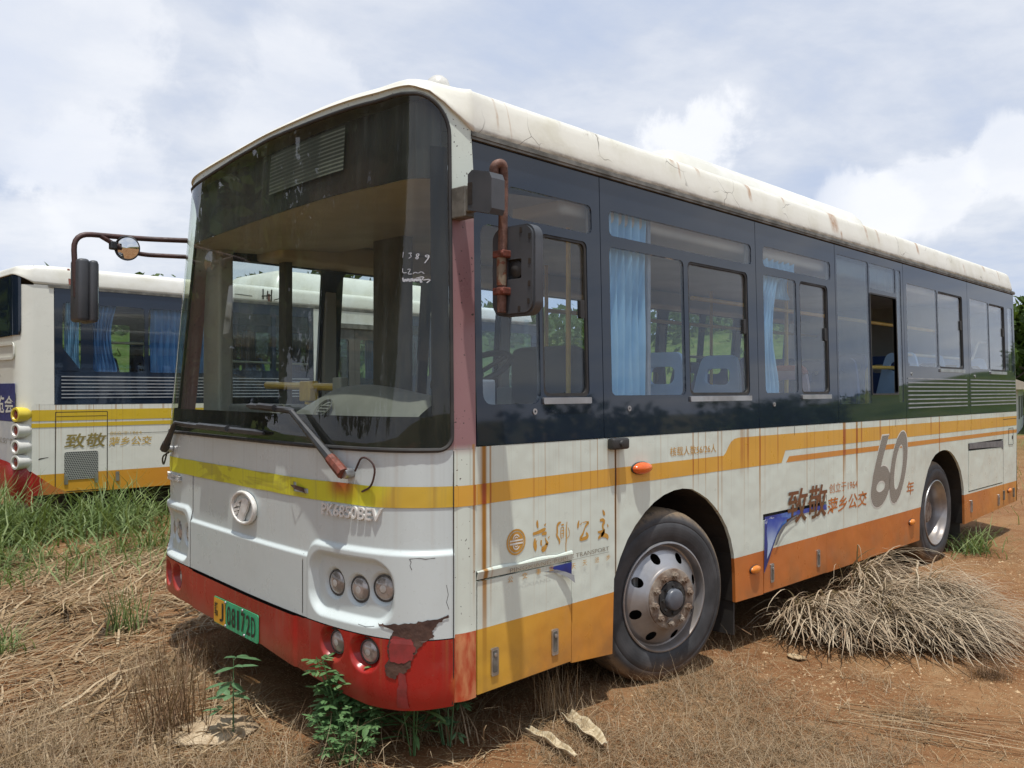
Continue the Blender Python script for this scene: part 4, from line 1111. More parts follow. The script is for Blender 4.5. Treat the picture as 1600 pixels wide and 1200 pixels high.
CAL = [[(0.745,0.911,0.0023),(0.743,0.899,0.0114),(0.748,0.878,0.0076),(0.75,0.874,0.0015)],[(0.802,0.89,0.0015),(0.797,0.883,0.0076),(0.791,0.88,0.0015)],[(0.715,0.851,0.0095),(0.748,0.854,0.0114),(0.791,0.862,0.0133),(0.802,0.866,0.0038)],[(0.775,0.842,0.0057),(0.794,0.845,0.0133),(0.808,0.844,0.0095)],[(0.729,0.831,0.0038),(0.726,0.808,0.0152),(0.732,0.789,0.017),(0.732,0.771,0.003)],[(0.742,0.821,0.0023),(0.737,0.81,0.0038)],[(0.772,0.817,0.0076),(0.769,0.802,0.0095),(0.775,0.791,0.003)],[(0.797,0.825,0.003),(0.808,0.805,0.0076),(0.819,0.792,0.0114),(0.802,0.795,0.0038)],[(0.808,0.794,0.0114),(0.797,0.777,0.017),(0.783,0.766,0.0133),(0.775,0.776,0.0076),(0.786,0.789,0.0038)],[(0.83,0.828,0.0015),(0.822,0.822,0.0053),(0.819,0.818,0.0015)],[(0.91,0.884,0.0038),(0.892,0.88,0.0114),(0.881,0.867,0.0076),(0.884,0.84,0.0083),(0.878,0.826,0.0076),(0.889,0.813,0.0076),(0.901,0.797,0.0095),(0.895,0.781,0.0023)],[(0.912,0.87,0.0053),(0.93,0.87,0.0053)],[(0.909,0.856,0.0038),(0.907,0.837,0.003),(0.909,0.815,0.0038),(0.915,0.805,0.0023)],[(0.927,0.858,0.0038),(0.93,0.835,0.0034),(0.924,0.809,0.0045)],[(0.912,0.842,0.003),(0.927,0.843,0.003)],[(0.912,0.829,0.003),(0.927,0.829,0.003)],[(0.909,0.856,0.003),(0.927,0.858,0.003)],[(0.953,0.881,0.003),(0.947,0.844,0.0053),(0.949,0.806,0.0053),(0.944,0.769,0.0038),(0.947,0.733,0.0038)],[(0.959,0.854,0.0023),(0.973,0.83,0.0023),(0.967,0.811,0.0023),(0.953,0.802,0.0023)],[(1.042,0.877,0.0038),(1.036,0.86,0.0114),(1.033,0.842,0.0076),(1.034,0.84,0.0015)],[(1.048,0.855,0.003),(1.063,0.863,0.003)],[(1.069,0.864,0.0023),(1.099,0.865,0.0038),(1.118,0.859,0.0095),(1.099,0.851,0.0095),(1.087,0.839,0.0057)],[(1.087,0.839,0.0045),(1.072,0.81,0.0076),(1.054,0.793,0.0114),(1.051,0.782,0.0095),(1.081,0.786,0.0133),(1.102,0.787,0.0133),(1.109,0.798,0.0114),(1.096,0.813,0.0076)],[(1.225,0.909,0.0038),(1.235,0.894,0.0133),(1.241,0.881,0.0076)],[(1.203,0.86,0.0076),(1.228,0.861,0.0133),(1.241,0.849,0.0114),(1.225,0.835,0.0114),(1.228,0.819,0.0076),(1.238,0.806,0.0095)],[(1.187,0.804,0.0057),(1.209,0.802,0.0114),(1.244,0.801,0.0152)],[(1.238,0.806,0.0076),(1.225,0.788,0.0152),(1.199,0.779,0.0133),(1.19,0.769,0.0038)],[(1.212,0.787,0.0133),(1.25,0.781,0.017),(1.267,0.771,0.0133),(1.263,0.759,0.0057)],[(1.264,0.837,0.0019),(1.267,0.825,0.0068),(1.27,0.818,0.0015)]]
for a_, b_ in ((0, 10), (10, 19), (19, 23), (23, 29)): strokes('calligraphy_character', [[(x, z, w_ * 1.35) for x, z, w_ in st] for st in CAL[a_:b_]], SL, MATS['decal_gold'], bus, off=0.0016)
lettering('operator_lettering', 'PINGXIANG PUBL', (.547, .955, .704, .722), lambda u, v, o: SL(u, v, o + .016), MATS['decal_grey'], bus, off=0.003)
lettering('operator_lettering', 'IC TRANSPORT', (.965, 1.276, .703, .723), SL, MATS['decal_grey'], bus, off=0.0018)
for ch_, x, z in (('公', .547, .657), ('交', .640, .660), ('事', .731, .664), ('业', .819, .668), ('天', .978, .652), ('天', 1.063, .656), ('进', 1.158, .657), ('步', 1.247, .657)):
    lettering('slogan_lettering', ch_, (x, x + .032, z, z + .027), SL, MATS['decal_gold'], bus, off=0.0072)
MB().prism([(.99, .694), (1.277, .694), (1.277, .6955), (.99, .6955)], [], SL, 0, .0016).build('lettering_rule', MATS['decal_grey'], bus, fix=False)

# lamps along the side
def side_lamp(name, x, z, a, b, h, m_):
    M = Matrix.Translation(Vector(SL(x, z, 0.002))) @ Matrix.Rotation(R(90), 4, 'X') @ Matrix.Diagonal((a, b, 1, 1))
    prof = [(0.001, h)] + [(math.sin(R(t)), h * math.cos(R(t)) ** 0.6) for t in (20, 40, 60, 75, 88)] + [(1.0, -.002)]
    o = MB().lathe(prof, M, 32).build(name, MATS[m_], bus, smooth=True, auto=70)
    MB().lathe([(1.0, 0), (1.07, 0), (1.07, .006), (1.0, .008)], M, 32, closed=True).build('lamp_base', MATS['rubber'], o, smooth=True)
side_lamp('turn_signal', 1.543, 1.096, .078, .031, .045, 'lamp_amber')
for x, z in ((2.752, .387), (5.45, .385), (8.41, .405)): side_lamp('marker_lamp', x, z, .060, .026, .026, 'lamp_yellow')
for x, z in ((8.20, .37), (8.58, .37)): MB().prism(rrect(x - .018, x + .018, z - .05, z + .05, .006), [], SL, 0.012, 0.012).build('tie_plate', MATS['gutter_metal'], bus)
mb = MB(); mb.rbox(1.262, 1.395, -.045, .0, 1.205, 1.262, .012); mb.lathe([(.0005, .012), (.014, .010), (.018, 0)], Matrix.Translation((1.325, -.045, 1.235)) @ Matrix.Rotation(R(90), 4, 'X'), 16)
mb.build('side_camera', MATS['rubber'], bus, smooth=True, auto=30)

# ---- glazing
def pane(name, par, o, m_, off, side=SL): return MB().prism(o, [], side, 0.004, off).build(name, MATS[m_], par)
def bay(x0, x1, openings, m_='black_gloss', side=SL, z0=1.266, z1=2.575, glass_m='window_glass', par=None, name='side_window'):
    """one black-bordered window; openings: (xa, xb, za, zb, radius, 'fixed' | 'slide' | 'open')"""
    par = par or bus
    fr = MB().prism([(x0, z0), (x1, z0), (x1, z1), (x0, z1)], [rrect(a, b, c, d, r) for a, b, c, d, r, k in openings], side, 0.022, 0.0015).build(name, MATS[m_], par)
    for a, b, c, d, r, k in openings:
        if k == 'fixed': pane('window_pane', fr, rrect(a - .003, b + .003, c - .003, d + .003, r), glass_m, -0.0015, side)
        elif k == 'slide':
            s_ = pane('sliding_pane', fr, rrect(a - .003, b + .003, c - .003, d + .003, r), glass_m, -0.014, side)
            MB().prism(rrect(a, b, c, d, r), [rrect(a + .014, b - .014, c + .016, d - .012, r)], side, 0.012, -0.003).build('pane_seal', MATS['rubber'], s_)
            MB().prism(rrect(a - .010, b + .004, c - .034, c - .004, .006), [], side, 0.012, 0.012).build('drip_sill', MATS['alu'], s_)
            MB().prism(rrect(b - .05, b - .018, c + .38, c + .47, .006), [], side, 0.02, -0.004).build('pane_latch', MATS['rubber'], s_)
        elif k == 'open':
            MB().prism(rrect(a - .012, b + .012, c - .012, d + .012, r), [rrect(a, b, c, d, r)], side, 0.03, 0.006).build('window_rim', MATS['rubber'], fr)
    return fr
b1 = bay(.366, 1.236, [(.405, .775, 1.44, 2.222, .05, 'fixed'), (.795, 1.130, 1.472, 2.228, .03, 'slide'), (.575, 1.172, 2.272, 2.412, .03, 'fixed')])
b2 = bay(1.241, 2.818, [(1.310, 1.990, 1.476, 2.228, .03, 'fixed'), (2.032, 2.712, 1.472, 2.232, .035, 'slide'), (1.313, 2.765, 2.285, 2.412, .03, 'fixed')])
b3 = bay(2.823, 3.998, [(2.914, 3.372, 1.484, 2.243, .03, 'fixed'), (3.424, 3.868, 1.475, 2.247, .035, 'slide'), (2.919, 3.922, 2.295, 2.425, .03, 'fixed')])
b4 = bay(4.004, 5.350, [(4.030, 4.615, 1.40, 2.50, .02, 'fixed'), (4.640, 5.175, 1.475, 2.255, .015, 'open'), (5.20, 5.30, 1.40, 2.50, .02, 'fixed'), (4.64, 5.175, 2.30, 2.50, .02, 'fixed')], glass_m='dirty_glass')
b5 = bay(5.356, 7.066, [(5.425, 6.185, 1.708, 2.408, .03, 'fixed'), (6.215, 6.912, 1.702, 2.408, .03, 'slide')])
b6 = bay(7.072, 8.722, [(7.142, 7.765, 1.715, 2.410, .03, 'fixed'), (7.785, 8.352, 1.702, 2.408, .03, 'slide'), (8.47, 8.66, 1.70, 2.41, .02, 'fixed')])
for fr, xa, xb in ((b5, 5.40, 6.975), (b6, 7.095, 8.690)):
    for k in range(8):
        z = 1.352 + k * 0.0355
        MB().prism([(xa, z - .0055), (xb, z - .0055), (xb, z + .0055), (xa, z + .0055)], [], SL, 0.006, 0.007).build('louver_slat', MATS['louver_white'], fr)
mb = MB()
for x, z in ((.73, 1.405), (1.45, 1.408), (3.02, 1.410), (5.5, 1.64), (7.25, 1.64)):
    MB().lathe([(.006, .004), (.014, .004), (.014, 0), (.006, 0)], Matrix.Translation(Vector(SL(x, z, .002))) @ Matrix.Rotation(R(90), 4, 'X'), 14, closed=True).build('window_plug', MATS['alu'], bus)
for x0, x1 in ((.5, 1.4), (3.2, 4.6), (4.75, 5.6), (7.2, 8.5)): bay(x0, x1, [(x0 + .08, x1 - .08, 1.45, 2.35, .04, 'fixed')], side=SR)
for x0, x1 in ((1.4, 3.2), (5.6, 7.2)):                              # the two door openings on the far side
    bay(x0, x1, [(x0 + .10, x0 + (x1 - x0) / 2 - .05, 1.30, 2.35, .04, 'fixed'), (x0 + (x1 - x0) / 2 + .05, x1 - .10, 1.30, 2.35, .04, 'fixed')], side=SR, name='door_glazing')
# gutter and rear
mb = MB()
mb.prism([(.35, 2.572), (8.745, 2.572), (8.745, 2.606), (.35, 2.606)], [], SL, 0.03, 0.016)
mb.prism([(.35, 2.584), (8.745, 2.584), (8.745, 2.592), (.35, 2.592)], [], SL, 0.01, 0.021)
mb.build('rain_gutter', MATS['gutter_metal'], bus)
mb = MB(); mb.prism([(.43, 2.572), (8.745, 2.572), (8.745, 2.606), (.43, 2.606)], [], SR, 0.03, 0.016); mb.build('rain_gutter', MATS['gutter_metal'], bus)
def rear_outline(L_, w, z):
    p = []
    l_ = lean(z)
    for k in range(7): a = R(90 * k / 6); p.append((L_ - .03 + .03 * math.sin(a), l_ + .03 * (1 - math.cos(a))))
    for k in range(7): a = R(90 * k / 6); p.append((L_ - .03 + .03 * math.cos(a), w - l_ - .03 * (1 - math.sin(a))))
    return p
mb = MB(); vs = []
for z in (.26, .488, 1.26, 2.0, 2.61): vs += [(x, y, z) for x, y in rear_outline(LB + .02, WB, z)]
n = 14
mb.add(vs, [(j * n + i, j * n + i + 1, (j + 1) * n + i + 1, (j + 1) * n + i) for j in range(4) for i in range(n - 1)])
mb.build('rear_panel', MATS['livery'], bus, smooth=True, auto=50)
MB().rbox(LB - .02, LB + .06, .5, 2.2, 1.5, 2.4, .03).build('rear_window', MATS['black_gloss'], bus)

# roof fittings
ac = MB()
vs = []; nx_, ny_ = 40, 20
def acz(u, v):
    sx = min(1, min(u / .07, (1 - u) / .05)); sy = min(1, min(v, 1 - v) / .14)
    return math.sqrt(max(0, 1 - (1 - max(sx, 0)) ** 2)) * math.sqrt(max(0, 1 - (1 - max(sy, 0)) ** 2))
for i in range(nx_ + 1):
    u = (1 - math.cos(math.pi * i / nx_)) / 2
    for j in range(ny_ + 1):
        v = (1 - math.cos(math.pi * j / ny_)) / 2
        vs.append((2.72 + 3.40 * u, .55 + 1.60 * v, 2.80 + .395 * acz(u, v)))
obj('roof_air_unit', vs, [(i * (ny_ + 1) + j, (i + 1) * (ny_ + 1) + j, (i + 1) * (ny_ + 1) + j + 1, i * (ny_ + 1) + j + 1) for i in range(nx_) for j in range(ny_)], MATS['plain_white'], bus, smooth=True)
bc = MB().lathe([(.0005, .085), (.025, .082), (.045, .066), (.055, .04), (.060, .0)], Matrix.Translation((.40, .29, 2.835)), 24).build('roof_lamp', MATS['lamp_white'], bus, smooth=True)
MB().lathe([(.0005, .014), (.075, .012), (.085, 0), (.085, -.03)], Matrix.Translation((.40, .29, 2.83)), 24).build('lamp_foot', MATS['plain_white'], bc, smooth=True)
MB().lathe([(.0005, .07), (.03, .06), (.05, .03), (.055, -.03)], Matrix.Translation((8.42, .25, 2.80)) @ Matrix.Scale(.62, 4), 20).build('roof_lamp', MATS['lamp_red'], bus, smooth=True)

# ---- wheels
def wheel(name, loc, rz, dual=False):
    w = empty(name, loc, rz, bus)
    AX = Matrix.Rotation(R(90), 4, 'X')                          # lathe axis Z -> -Y (outwards)
    tp = [(.288, -.030), (.296, -.004), (.305, .004), (.335, .012), (.372, .016), (.398, .013), (.402, .010), (.406, .012), (.430, .004), (.450, -.012), (.456, -.020), (.462, -.026), (.470, -.048), (.474, -.075), (.474, -.195), (.468, -.222), (.440, -.26), (.36, -.275), (.29, -.25)]
    MB().lathe(tp, AX, 96).build('tyre', MATS['tyre'], w, smooth=True, auto=60)
    if dual: MB().lathe([(a, b - .33) for a, b in tp], AX, 72).build('tyre', MATS['tyre'], w, smooth=True, auto=60)
    if not dual:
        prof = [(.300, .002), (.298, .010), (.290, .012), (.284, .004), (.281, -.018), (.274, -.036), (.266, -.040), (.258, -.030), (.250, -.015)]
        prof += [(.250 - .00085 * k, -.015 + .00064 * k) for k in range(1, 91)]
        prof += [(.171, .045), (.166, .052), (.158, .055), (.150, .055), (.098, .055), (.094, .050), (.094, .0)]
        def skip(r_, a):
            for k in range(8):
                c = R(18 + 45 * k)
                if math.hypot(r_ * math.cos(a) - .222 * math.cos(c), r_ * math.sin(a) - .222 * math.sin(c)) < .027: return True
            return False
        MB().lathe(prof, AX, 640, skip=skip).build('rim', MATS['rim_steel'], w, smooth=True, auto=40, fix=False)
        hub = MB().lathe([(.162, .054), (.160, .059), (.150, .062), (.100, .062), (.096, .055)], AX, 48)
        for k in range(10):
            a = R(36 * k + 10); M = AX @ Matrix.Translation((.127 * math.cos(a), .127 * math.sin(a), .061))
            hub.lathe([(.0005, .030), (.010, .030), (.012, .018), (.019, .018), (.020, .004), (.026, .002), (.026, 0)], M, 6)
        hub.build('hub_flange', MATS['hub_rust'], w, smooth=True, auto=30)
        hb = MB().lathe([(.096, .045), (.093, .066), (.080, .068), (.060, .068), (.052, .072)], AX, 40)
        for k in range(8):
            a = R(45 * k); hb.lathe([(.0005, .012), (.008, .012), (.009, 0)], AX @ Matrix.Translation((.072, .0, .104)) if False else AX @ Matrix.Translation((.074 * math.cos(a), .074 * math.sin(a), .067)), 6)
        hb.build('hub_cover', MATS['rubber'], w, smooth=True, auto=30)
        MB().lathe([(.0005, .098), (.046, .097), (.053, .093), (.057, .085), (.058, .068)], AX, 36).build('hub_cap', MATS['hub_grey'], w, smooth=True, auto=40)
        MB().lathe([(.268, -.12), (.0005, -.12)], AX, 36).build('brake_drum', MATS['liner'], w, fix=False)
    else:
        prof = [(.300, .002), (.298, .010), (.290, .012), (.284, .004), (.280, -.02), (.268, -.035), (.258, -.05), (.252, -.11), (.247, -.15), (.235, -.165), (.205, -.172), (.150, -.178), (.09, -.175)]
        MB().lathe(prof, AX, 96).build('rim', MATS['rim_steel'], w, smooth=True, auto=40)
        hub = MB().lathe([(.11, -.17), (.105, -.08), (.09, -.06), (.0005, -.055)], AX, 36)
        for k in range(10):
            a = R(36 * k); hub.lathe([(.0005, .03), (.014, .03), (.017, 0)], AX @ Matrix.Translation((.145 * math.cos(a), .145 * math.sin(a), -.176)), 6)
        hub.build('hub_flange', MATS['hub_rust'], w, smooth=True, auto=30)
    return w
wf = wheel('wheel', (1.800, .025, .378), R(-13))
MB().box(.335 - .03, .335 + .02, -.022, -.018, -.012, .008, M=Matrix.Rotation(R(62), 4, 'Y')).build('balance_tag', MATS['alu'], wf) if False else None
wheel('wheel', (6.235, .06, .380), 0, dual=True)
copyR = copy_tree(wf, bus); copyR.location = (1.800, WB - .025, .378); copyR.rotation_euler = (0, 0, R(168))
wr2 = wheel('wheel', (6.235, WB - .06, .380), R(180), dual=True)
# wheel wells
def well(arch, side_sign, depth):
    mb = MB(); n = len(arch)
    if side_sign > 0: P0 = [(x, .004, z) for x, z in arch]; P1 = [(x, depth, z) for x, z in arch]
    else: P0 = [(x, WB - .004, z) for x, z in arch]; P1 = [(x, WB - depth, z) for x, z in arch]
    mb.add(P0 + P1, [(i, i + 1, n + i + 1, n + i) for i in range(n - 1)])
    mb.add(P1, [tuple(range(n))])
    return mb.build('wheel_well', MATS['liner'], bus, fix=False)
for a_ in (ARCH_F, ARCH_R):
    for sgn in (1, -1): well([(x + (.004 if i == 0 else 0), z + .004) for i, (x, z) in enumerate(a_)], sgn, .62 if a_ is ARCH_F else .85)
MB().box(2.53, 2.545, .02, .42, .02, .42).build('mud_flap', MATS['rubber'], bus)
MB().box(6.90, 6.915, .05, .70, .04, .45).build('mud_flap', MATS['rubber'], bus)

# ---- underside and interior
mb = MB()
mb.box(.45, 8.6, .62, WB - .62, .28, .40); mb.box(.45, 1.28, .06, WB - .06, .281, .40); mb.box(2.56, 5.62, .06, WB - .06, .281, .40); mb.box(6.92, 8.6, .06, WB - .06, .281, .40)
mb.box(.22, .449, .14, 2.25, .30, .42); mb.box(.13, .219, .40, 1.5, .30, .42)  # front underbody, added to keep sun from leaking in behind the bumper
mb.box(.9, 8.0, .9, 1.05, .12, .279); mb.box(.9, 8.0, 1.65, 1.80, .12, .279); mb.box(1.75, 1.95, .3, WB - .3, .26, .46); mb.box(6.1, 6.35, .4, WB - .4, .22, .5)
mb.build('chassis', MATS['liner'], bus)
mb = MB()
mb.box(.5, 8.6, .09, WB - .09, 2.50, 2.52)
mb.build('ceiling_lining', MATS['lining_grey'], bus)
mb = MB()
for (a, b, c) in ((.45, 1.28, .41), (1.28, 2.55, .97), (2.55, 5.62, .41), (5.62, 6.92, .97), (6.92, 8.62, .41)):
    mb.box(a, b, .03, .05, c, 1.262); mb.box(a, b, WB - .05, WB - .03, c, 1.262)
mb.box(8.60, 8.64, .05, WB - .05, .4, 2.5)
mb.box(5.3, 5.63, .06, WB - .06, .41, .80); mb.box(5.63, 6.91, .88, WB - .88, .41, .80); mb.box(6.91, 8.6, .06, WB - .06, .41, .80)
mb.build('interior_wall', MATS['interior_grey'], bus)
mb = MB()
for x in (1.238, 2.820, 4.001, 5.353, 7.069): mb.rbox(x - .045, x + .045, .035 + .012, .085, 1.27, 2.5, .01)
for x in (1.4, 3.2, 4.67, 5.6, 7.2): mb.rbox(x - .05, x + .05, WB - .10, WB - .05, .42, 2.5, .01)
mb.build('window_pillar', MATS['interior_grey'], bus)
# duct along the ceiling edge
MB().rbox(1.0, 8.5, .08, .42, 2.36, 2.50, .03).rbox(.8, 8.5, WB - .42, WB - .08, 2.36, 2.50, .03).build('air_duct', MATS['interior_tan'], bus, smooth=True)

def seat(x, y, z, cloth='seat_blue', rim=None, face=-1, h=.80, w=.43):
    """moulded bus seat with a grab slot in its back; z is the height of the cushion"""
    root = empty('seat', (x, y, z), 0 if face < 0 else R(180), bus)
    o = [(-w / 2 + .00, -.06), (w / 2, -.06)] + [(w / 2 - .005, h * .25), (w / 2 - .055, h * .62)] + [(w / 2 - .075 - .06 * (1 - math.cos(R(t))), h * .62 + (h * .08) + .06 * math.sin(R(t))) for t in (15, 45, 75, 90)]
    o += [(-a, b) for a, b in o[:1:-1]]
    slot = rrect(-.095, .095, h * .56, h * .67, .04)
    mb = MB().prism(o, [slot], lambda u, v, off: (.02 + .16 * v - off * 1.0, u, v), .035, .0)
    mb.prism(o, [slot], lambda u, v, off: (.02 + .16 * v - off, u * .88, .04 + v * .86), .02, .012) if False else None
    mb.build('backrest', MATS[cloth], root, smooth=True, auto=40)
    if rim: MB().tube([(.02 + .16 * v - .0, u * 1.0, v) for u, v in [(a, b) for a, b in o[3:-2]]], .022, 8).build('backrest_rim', MATS[rim], root, smooth=True)
    MB().rbox(-.40, .04, -w / 2, w / 2, -.06, .0, .025).build('cushion', MATS[cloth], root, smooth=True)
    MB().rbox(-.25, -.12, -.05, .05, -.45, -.06, .01).build('pedestal', MATS['interior_dark'], root)
    return root
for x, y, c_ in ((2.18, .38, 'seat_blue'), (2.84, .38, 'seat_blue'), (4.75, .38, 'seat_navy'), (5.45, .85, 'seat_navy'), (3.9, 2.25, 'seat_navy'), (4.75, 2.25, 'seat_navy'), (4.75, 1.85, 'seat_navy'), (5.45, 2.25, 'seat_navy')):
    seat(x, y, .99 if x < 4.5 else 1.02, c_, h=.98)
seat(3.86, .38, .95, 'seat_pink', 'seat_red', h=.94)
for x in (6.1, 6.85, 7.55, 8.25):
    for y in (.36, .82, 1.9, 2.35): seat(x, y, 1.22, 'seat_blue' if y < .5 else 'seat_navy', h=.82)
def rail(name, pts, r, m_, rr=.08):
    return MB().tube(bend(pts, rr), r, 10).build(name, MATS[m_], bus, smooth=True)
rail('handrail', [(3.0, .60, 2.14), (7.9, .60, 2.15)], .017, 'rail_yellow')
rail('handrail', [(3.0, 1.95, 2.14), (7.9, 1.95, 2.15)], .017, 'rail_yellow')
rail('handrail', [(5.58, .42, 1.10), (5.58, .42, 1.705), (6.4, .42, 1.715)], .017, 'rail_yellow')
rail('handrail', [(6.0, .26, 1.83), (8.05, .26, 1.83), (8.25, .26, 2.03), (8.6, .26, 2.03)], .014, 'rail_cream')
rail('handrail', [(5.4, 2.4, 1.86), (8.3, 2.4, 1.86)], .014, 'rail_cream')
for x, y in ((3.0, 1.95), (4.4, .60), (5.5, 1.95), (6.9, .6)): rail('stanchion', [(x, y, .42), (x, y, 2.5)], .016, 'rail_yellow')
def curtain(x0, x1, y, z0, z1, m_, par=None, waves=7, taper=0.0, amp=.022, name='curtain'):
    vs = []; n = waves * 8; nz = 14
    for j in range(nz + 1):
        t = j / nz
        for i in range(n + 1):
            u = i / n
            xx = x0 + (x1 - x0) * (u * (1 - taper * math.sin(math.pi * min(1, t * 1.1)) * .5))
            vs.append((xx + .006 * math.sin(9 * t + i), y + amp * math.sin(2 * math.pi * waves * u + .6 * math.sin(3 * t)), z1 + (z0 - z1) * t))
    fs = [(j * (n + 1) + i, j * (n + 1) + i + 1, (j + 1) * (n + 1) + i + 1, (j + 1) * (n + 1) + i) for j in range(nz) for i in range(n)]
    return obj(name, vs, fs, MATS[m_], par or bus, smooth=True)
curtain(1.33, 1.70, .085, 1.44, 2.44, 'curtain_blue', waves=6)
curtain(2.95, 3.22, .085, 1.47, 2.30, 'curtain_blue', waves=5, taper=.6)
curtain(2.97, 3.50, .10, 2.30, 2.46, 'curtain_blue', waves=7, amp=.015)
curtain(3.26, 3.44, .12, 2.12, 2.30, 'curtain_blue', waves=4, taper=.4)
rail('curtain_pole', [(1.30, .095, 2.45), (3.9, .095, 2.45)], .006, 'alu')
MB().rbox(1.715, 1.745, .07, .10, 1.30, 2.45, .006).build('curtain_pole', MATS['louver_white'], bus)
# driver's cab
mb = MB()
vs = []
nA, nB = 26, 12
for i in range(nA + 1):
    u = i / nA; y = .20 + 1.20 * u
    hgt = 1.50 - .03 * math.cos(u * 6.28) - .10 * max(0, u - .62) / .38
    for j in range(nB + 1):
        v = j / nB; a = math.pi * v
        x = FR.aty(min(max(y, .1), 2.5), 1.4)[0] + .06 + .62 * v
        vs.append((x, y, 1.20 + (hgt - 1.20) * math.sin(a) ** .45 if 0 < v < 1 else 1.20))
dash = obj('dashboard', vs, [(i * (nB + 1) + j, (i + 1) * (nB + 1) + j, (i + 1) * (nB + 1) + j + 1, i * (nB + 1) + j + 1) for i in range(nA) for j in range(nB)], MATS['dash_grey'], bus, smooth=True)
for y in (.78, 1.24):
    x = FR.aty(y, 1.4)[0]
    M = Matrix.Translation((x + .115, y, 1.415 - .03 * (y > 1))) @ Matrix.Rotation(R(-48), 4, 'Y') @ Matrix.Scale(.72, 4)
    v_ = MB().lathe([(.066, -.004), (.078, .010), (.070, .014), (.060, .004)], M, 28, closed=True); v_.lathe([(.0005, -.01), (.06, -.01)], M, 20)
    vo_ = v_.build('air_vent', MATS['interior_dark'], dash, smooth=True)
    sl = MB()
    for k in (-.025, 0, .025): sl.box(k - .004, k + .004, -.055, .055, -.004, .006, M=M)
    sl.build('vent_slat', MATS['dash_grey'], vo_)
# flat dash shelf over to the door side
MB().box(.25, .75, 1.40, 2.45, 1.18, 1.26).box(.2, .8, .12, 2.5, .9, 1.18).build('dash_shelf', MATS['interior_dark'], bus)
MB().rbox(.36, .62, 1.55, 2.15, 1.262, 1.42, .02).build('instrument_tray', MATS['dash_grey'], bus)
sw_ = MB()
M = Matrix.Translation((.92, .62, 1.60)) @ Matrix.Rotation(R(-28), 4, 'Y')
sw_.lathe([(.215 + .016 * math.cos(R(t)), .016 * math.sin(R(t))) for t in range(0, 360, 40)], M, 40, closed=True)
for a in (90, 210, 330): sw_.tube([M @ Vector((0, 0, -.03)), M @ Vector((.21 * math.cos(R(a)), .21 * math.sin(R(a)), 0))], .012, 8)
sw_.lathe([(.0005, .0), (.05, -.01), (.055, -.04)], M, 20)
sw_.tube([M @ Vector((0, 0, -.02)), (.75, .62, 1.2)], .03, 10)
sw_.build('steering_wheel', MATS['rubber'], bus, smooth=True, auto=50)
ds = empty('driver_seat', (1.45, .62, .95), 0, bus)
MB().rbox(-.02, .16, -.24, .24, .0, .80, .06).build('backrest', MATS['interior_dark'], ds, smooth=True)
MB().rbox(-.48, .02, -.24, .24, -.08, .08, .04).build('cushion', MATS['interior_dark'], ds, smooth=True)
MB().rbox(-.3, -.05, -.12, .12, -.55, -.08, .01).build('pedestal', MATS['interior_dark'], ds)
# partition behind the driver, posts and rails seen through the windshield
MB().rbox(1.63, 1.67, .10, 1.15, .42, 1.52, .01).build('cab_partition', MATS['interior_grey'], bus)
MB().rbox(1.10, 1.20, 1.42, 1.72, 1.30, 2.48, .03).build('cab_pillar', MATS['interior_dark'], bus, smooth=True)
rail('handrail', [(.9, 2.62, 1.535), (.9, 1.80, 1.52)], .024, 'rail_yellow')
rail('stanchion', [(.9, 2.11, .42), (.9, 2.11, 1.53)], .026, 'rail_yellow')
MB().rbox(.865, .935, 2.05, 2.17, 1.43, 1.56, .01).build('rail_clamp', MATS['rail_yellow'], bus)
MB().rbox(.87, .93, 1.72, 1.81, 1.45, 1.58, .01).build('ticket_reader', MATS['interior_grey'], bus)
MB().rbox(.93, .99, 2.44, 2.53, .42, 2.48, .015).build('door_post', MATS['interior_dark'], bus)
MB().rbox(.46, .56, 2.44, 2.66, .42, 2.45, .02).build('door_engine_column', MATS['interior_grey'], bus)
rail('stanchion', [(1.32, .30, 1.3), (1.32, .30, 2.48)], .014, 'rail_yellow')
MB().rbox(.42, .60, .12, .16, 1.33, 1.55, .01).build('switch_panel', MATS['louver_white'], bus)

# ---- mirrors
mr = empty('driver_mirror', (0, 0, 0), 0, bus)
mb = MB(); mb.rbox(.245, .30, -.055, .05, 2.215, 2.345, .006); mb.rbox(.25, .29, -.10, -.05, 2.235, 2.335, .005)
mb.build('bracket', MATS['gutter_metal'], mr)
MB().prism([(-.085, 2.235), (-.21, 2.205), (-.222, 2.225), (-.222, 2.345), (-.21, 2.37), (-.11, 2.395), (-.085, 2.38)], [], lambda u, v, o: (.232 - o, u, v), .075, 0).build('bracket_box', MATS['mirror_plastic'], mr)
MB().prism(rrect(-.112, -.085, 2.255, 2.345, .004), [], lambda u, v, o: (.2325 - o, u, v), .004, .002).build('box_recess', MATS['gap_dark'], mr)
MB().tube(bend([(.33, -.16, 2.25), (.30, -.165, 2.415), (.335, -.185, 2.43), (.352, -.172, 2.35), (.342, -.170, 1.82)], .045), .0195, 14).build('mirror_arm', MATS['rusty_pipe'], mr, smooth=True)
MB().tube([(.342, -.170, 2.055), (.342, -.170, 1.93)], .0205, 14).build('mirror_arm', MATS['khaki_pipe'], mr, smooth=True)
MX = .372
def MH(u, v, off): return (MX - off, u, v)
ho = rrect(-.322, -.098, 1.815, 2.165, .045, 6)
hm = MB().prism(ho, [rrect(-.262, -.178, 1.955, 2.035, .006)], MH, .016, .010)
hm.prism(rrect(-.330, -.090, 1.806, 2.174, .055, 6), [rrect(-.318, -.102, 1.818, 2.162, .045, 6)], MH, .045, .000)
hm.prism(rrect(-.30, -.12, 1.83, 2.15, .03), [], lambda u, v, o: (MX + .012 - o, u, v), .02, .0)
housing = hm.build('mirror_housing', MATS['mirror_plastic'], mr, smooth=True, auto=30)
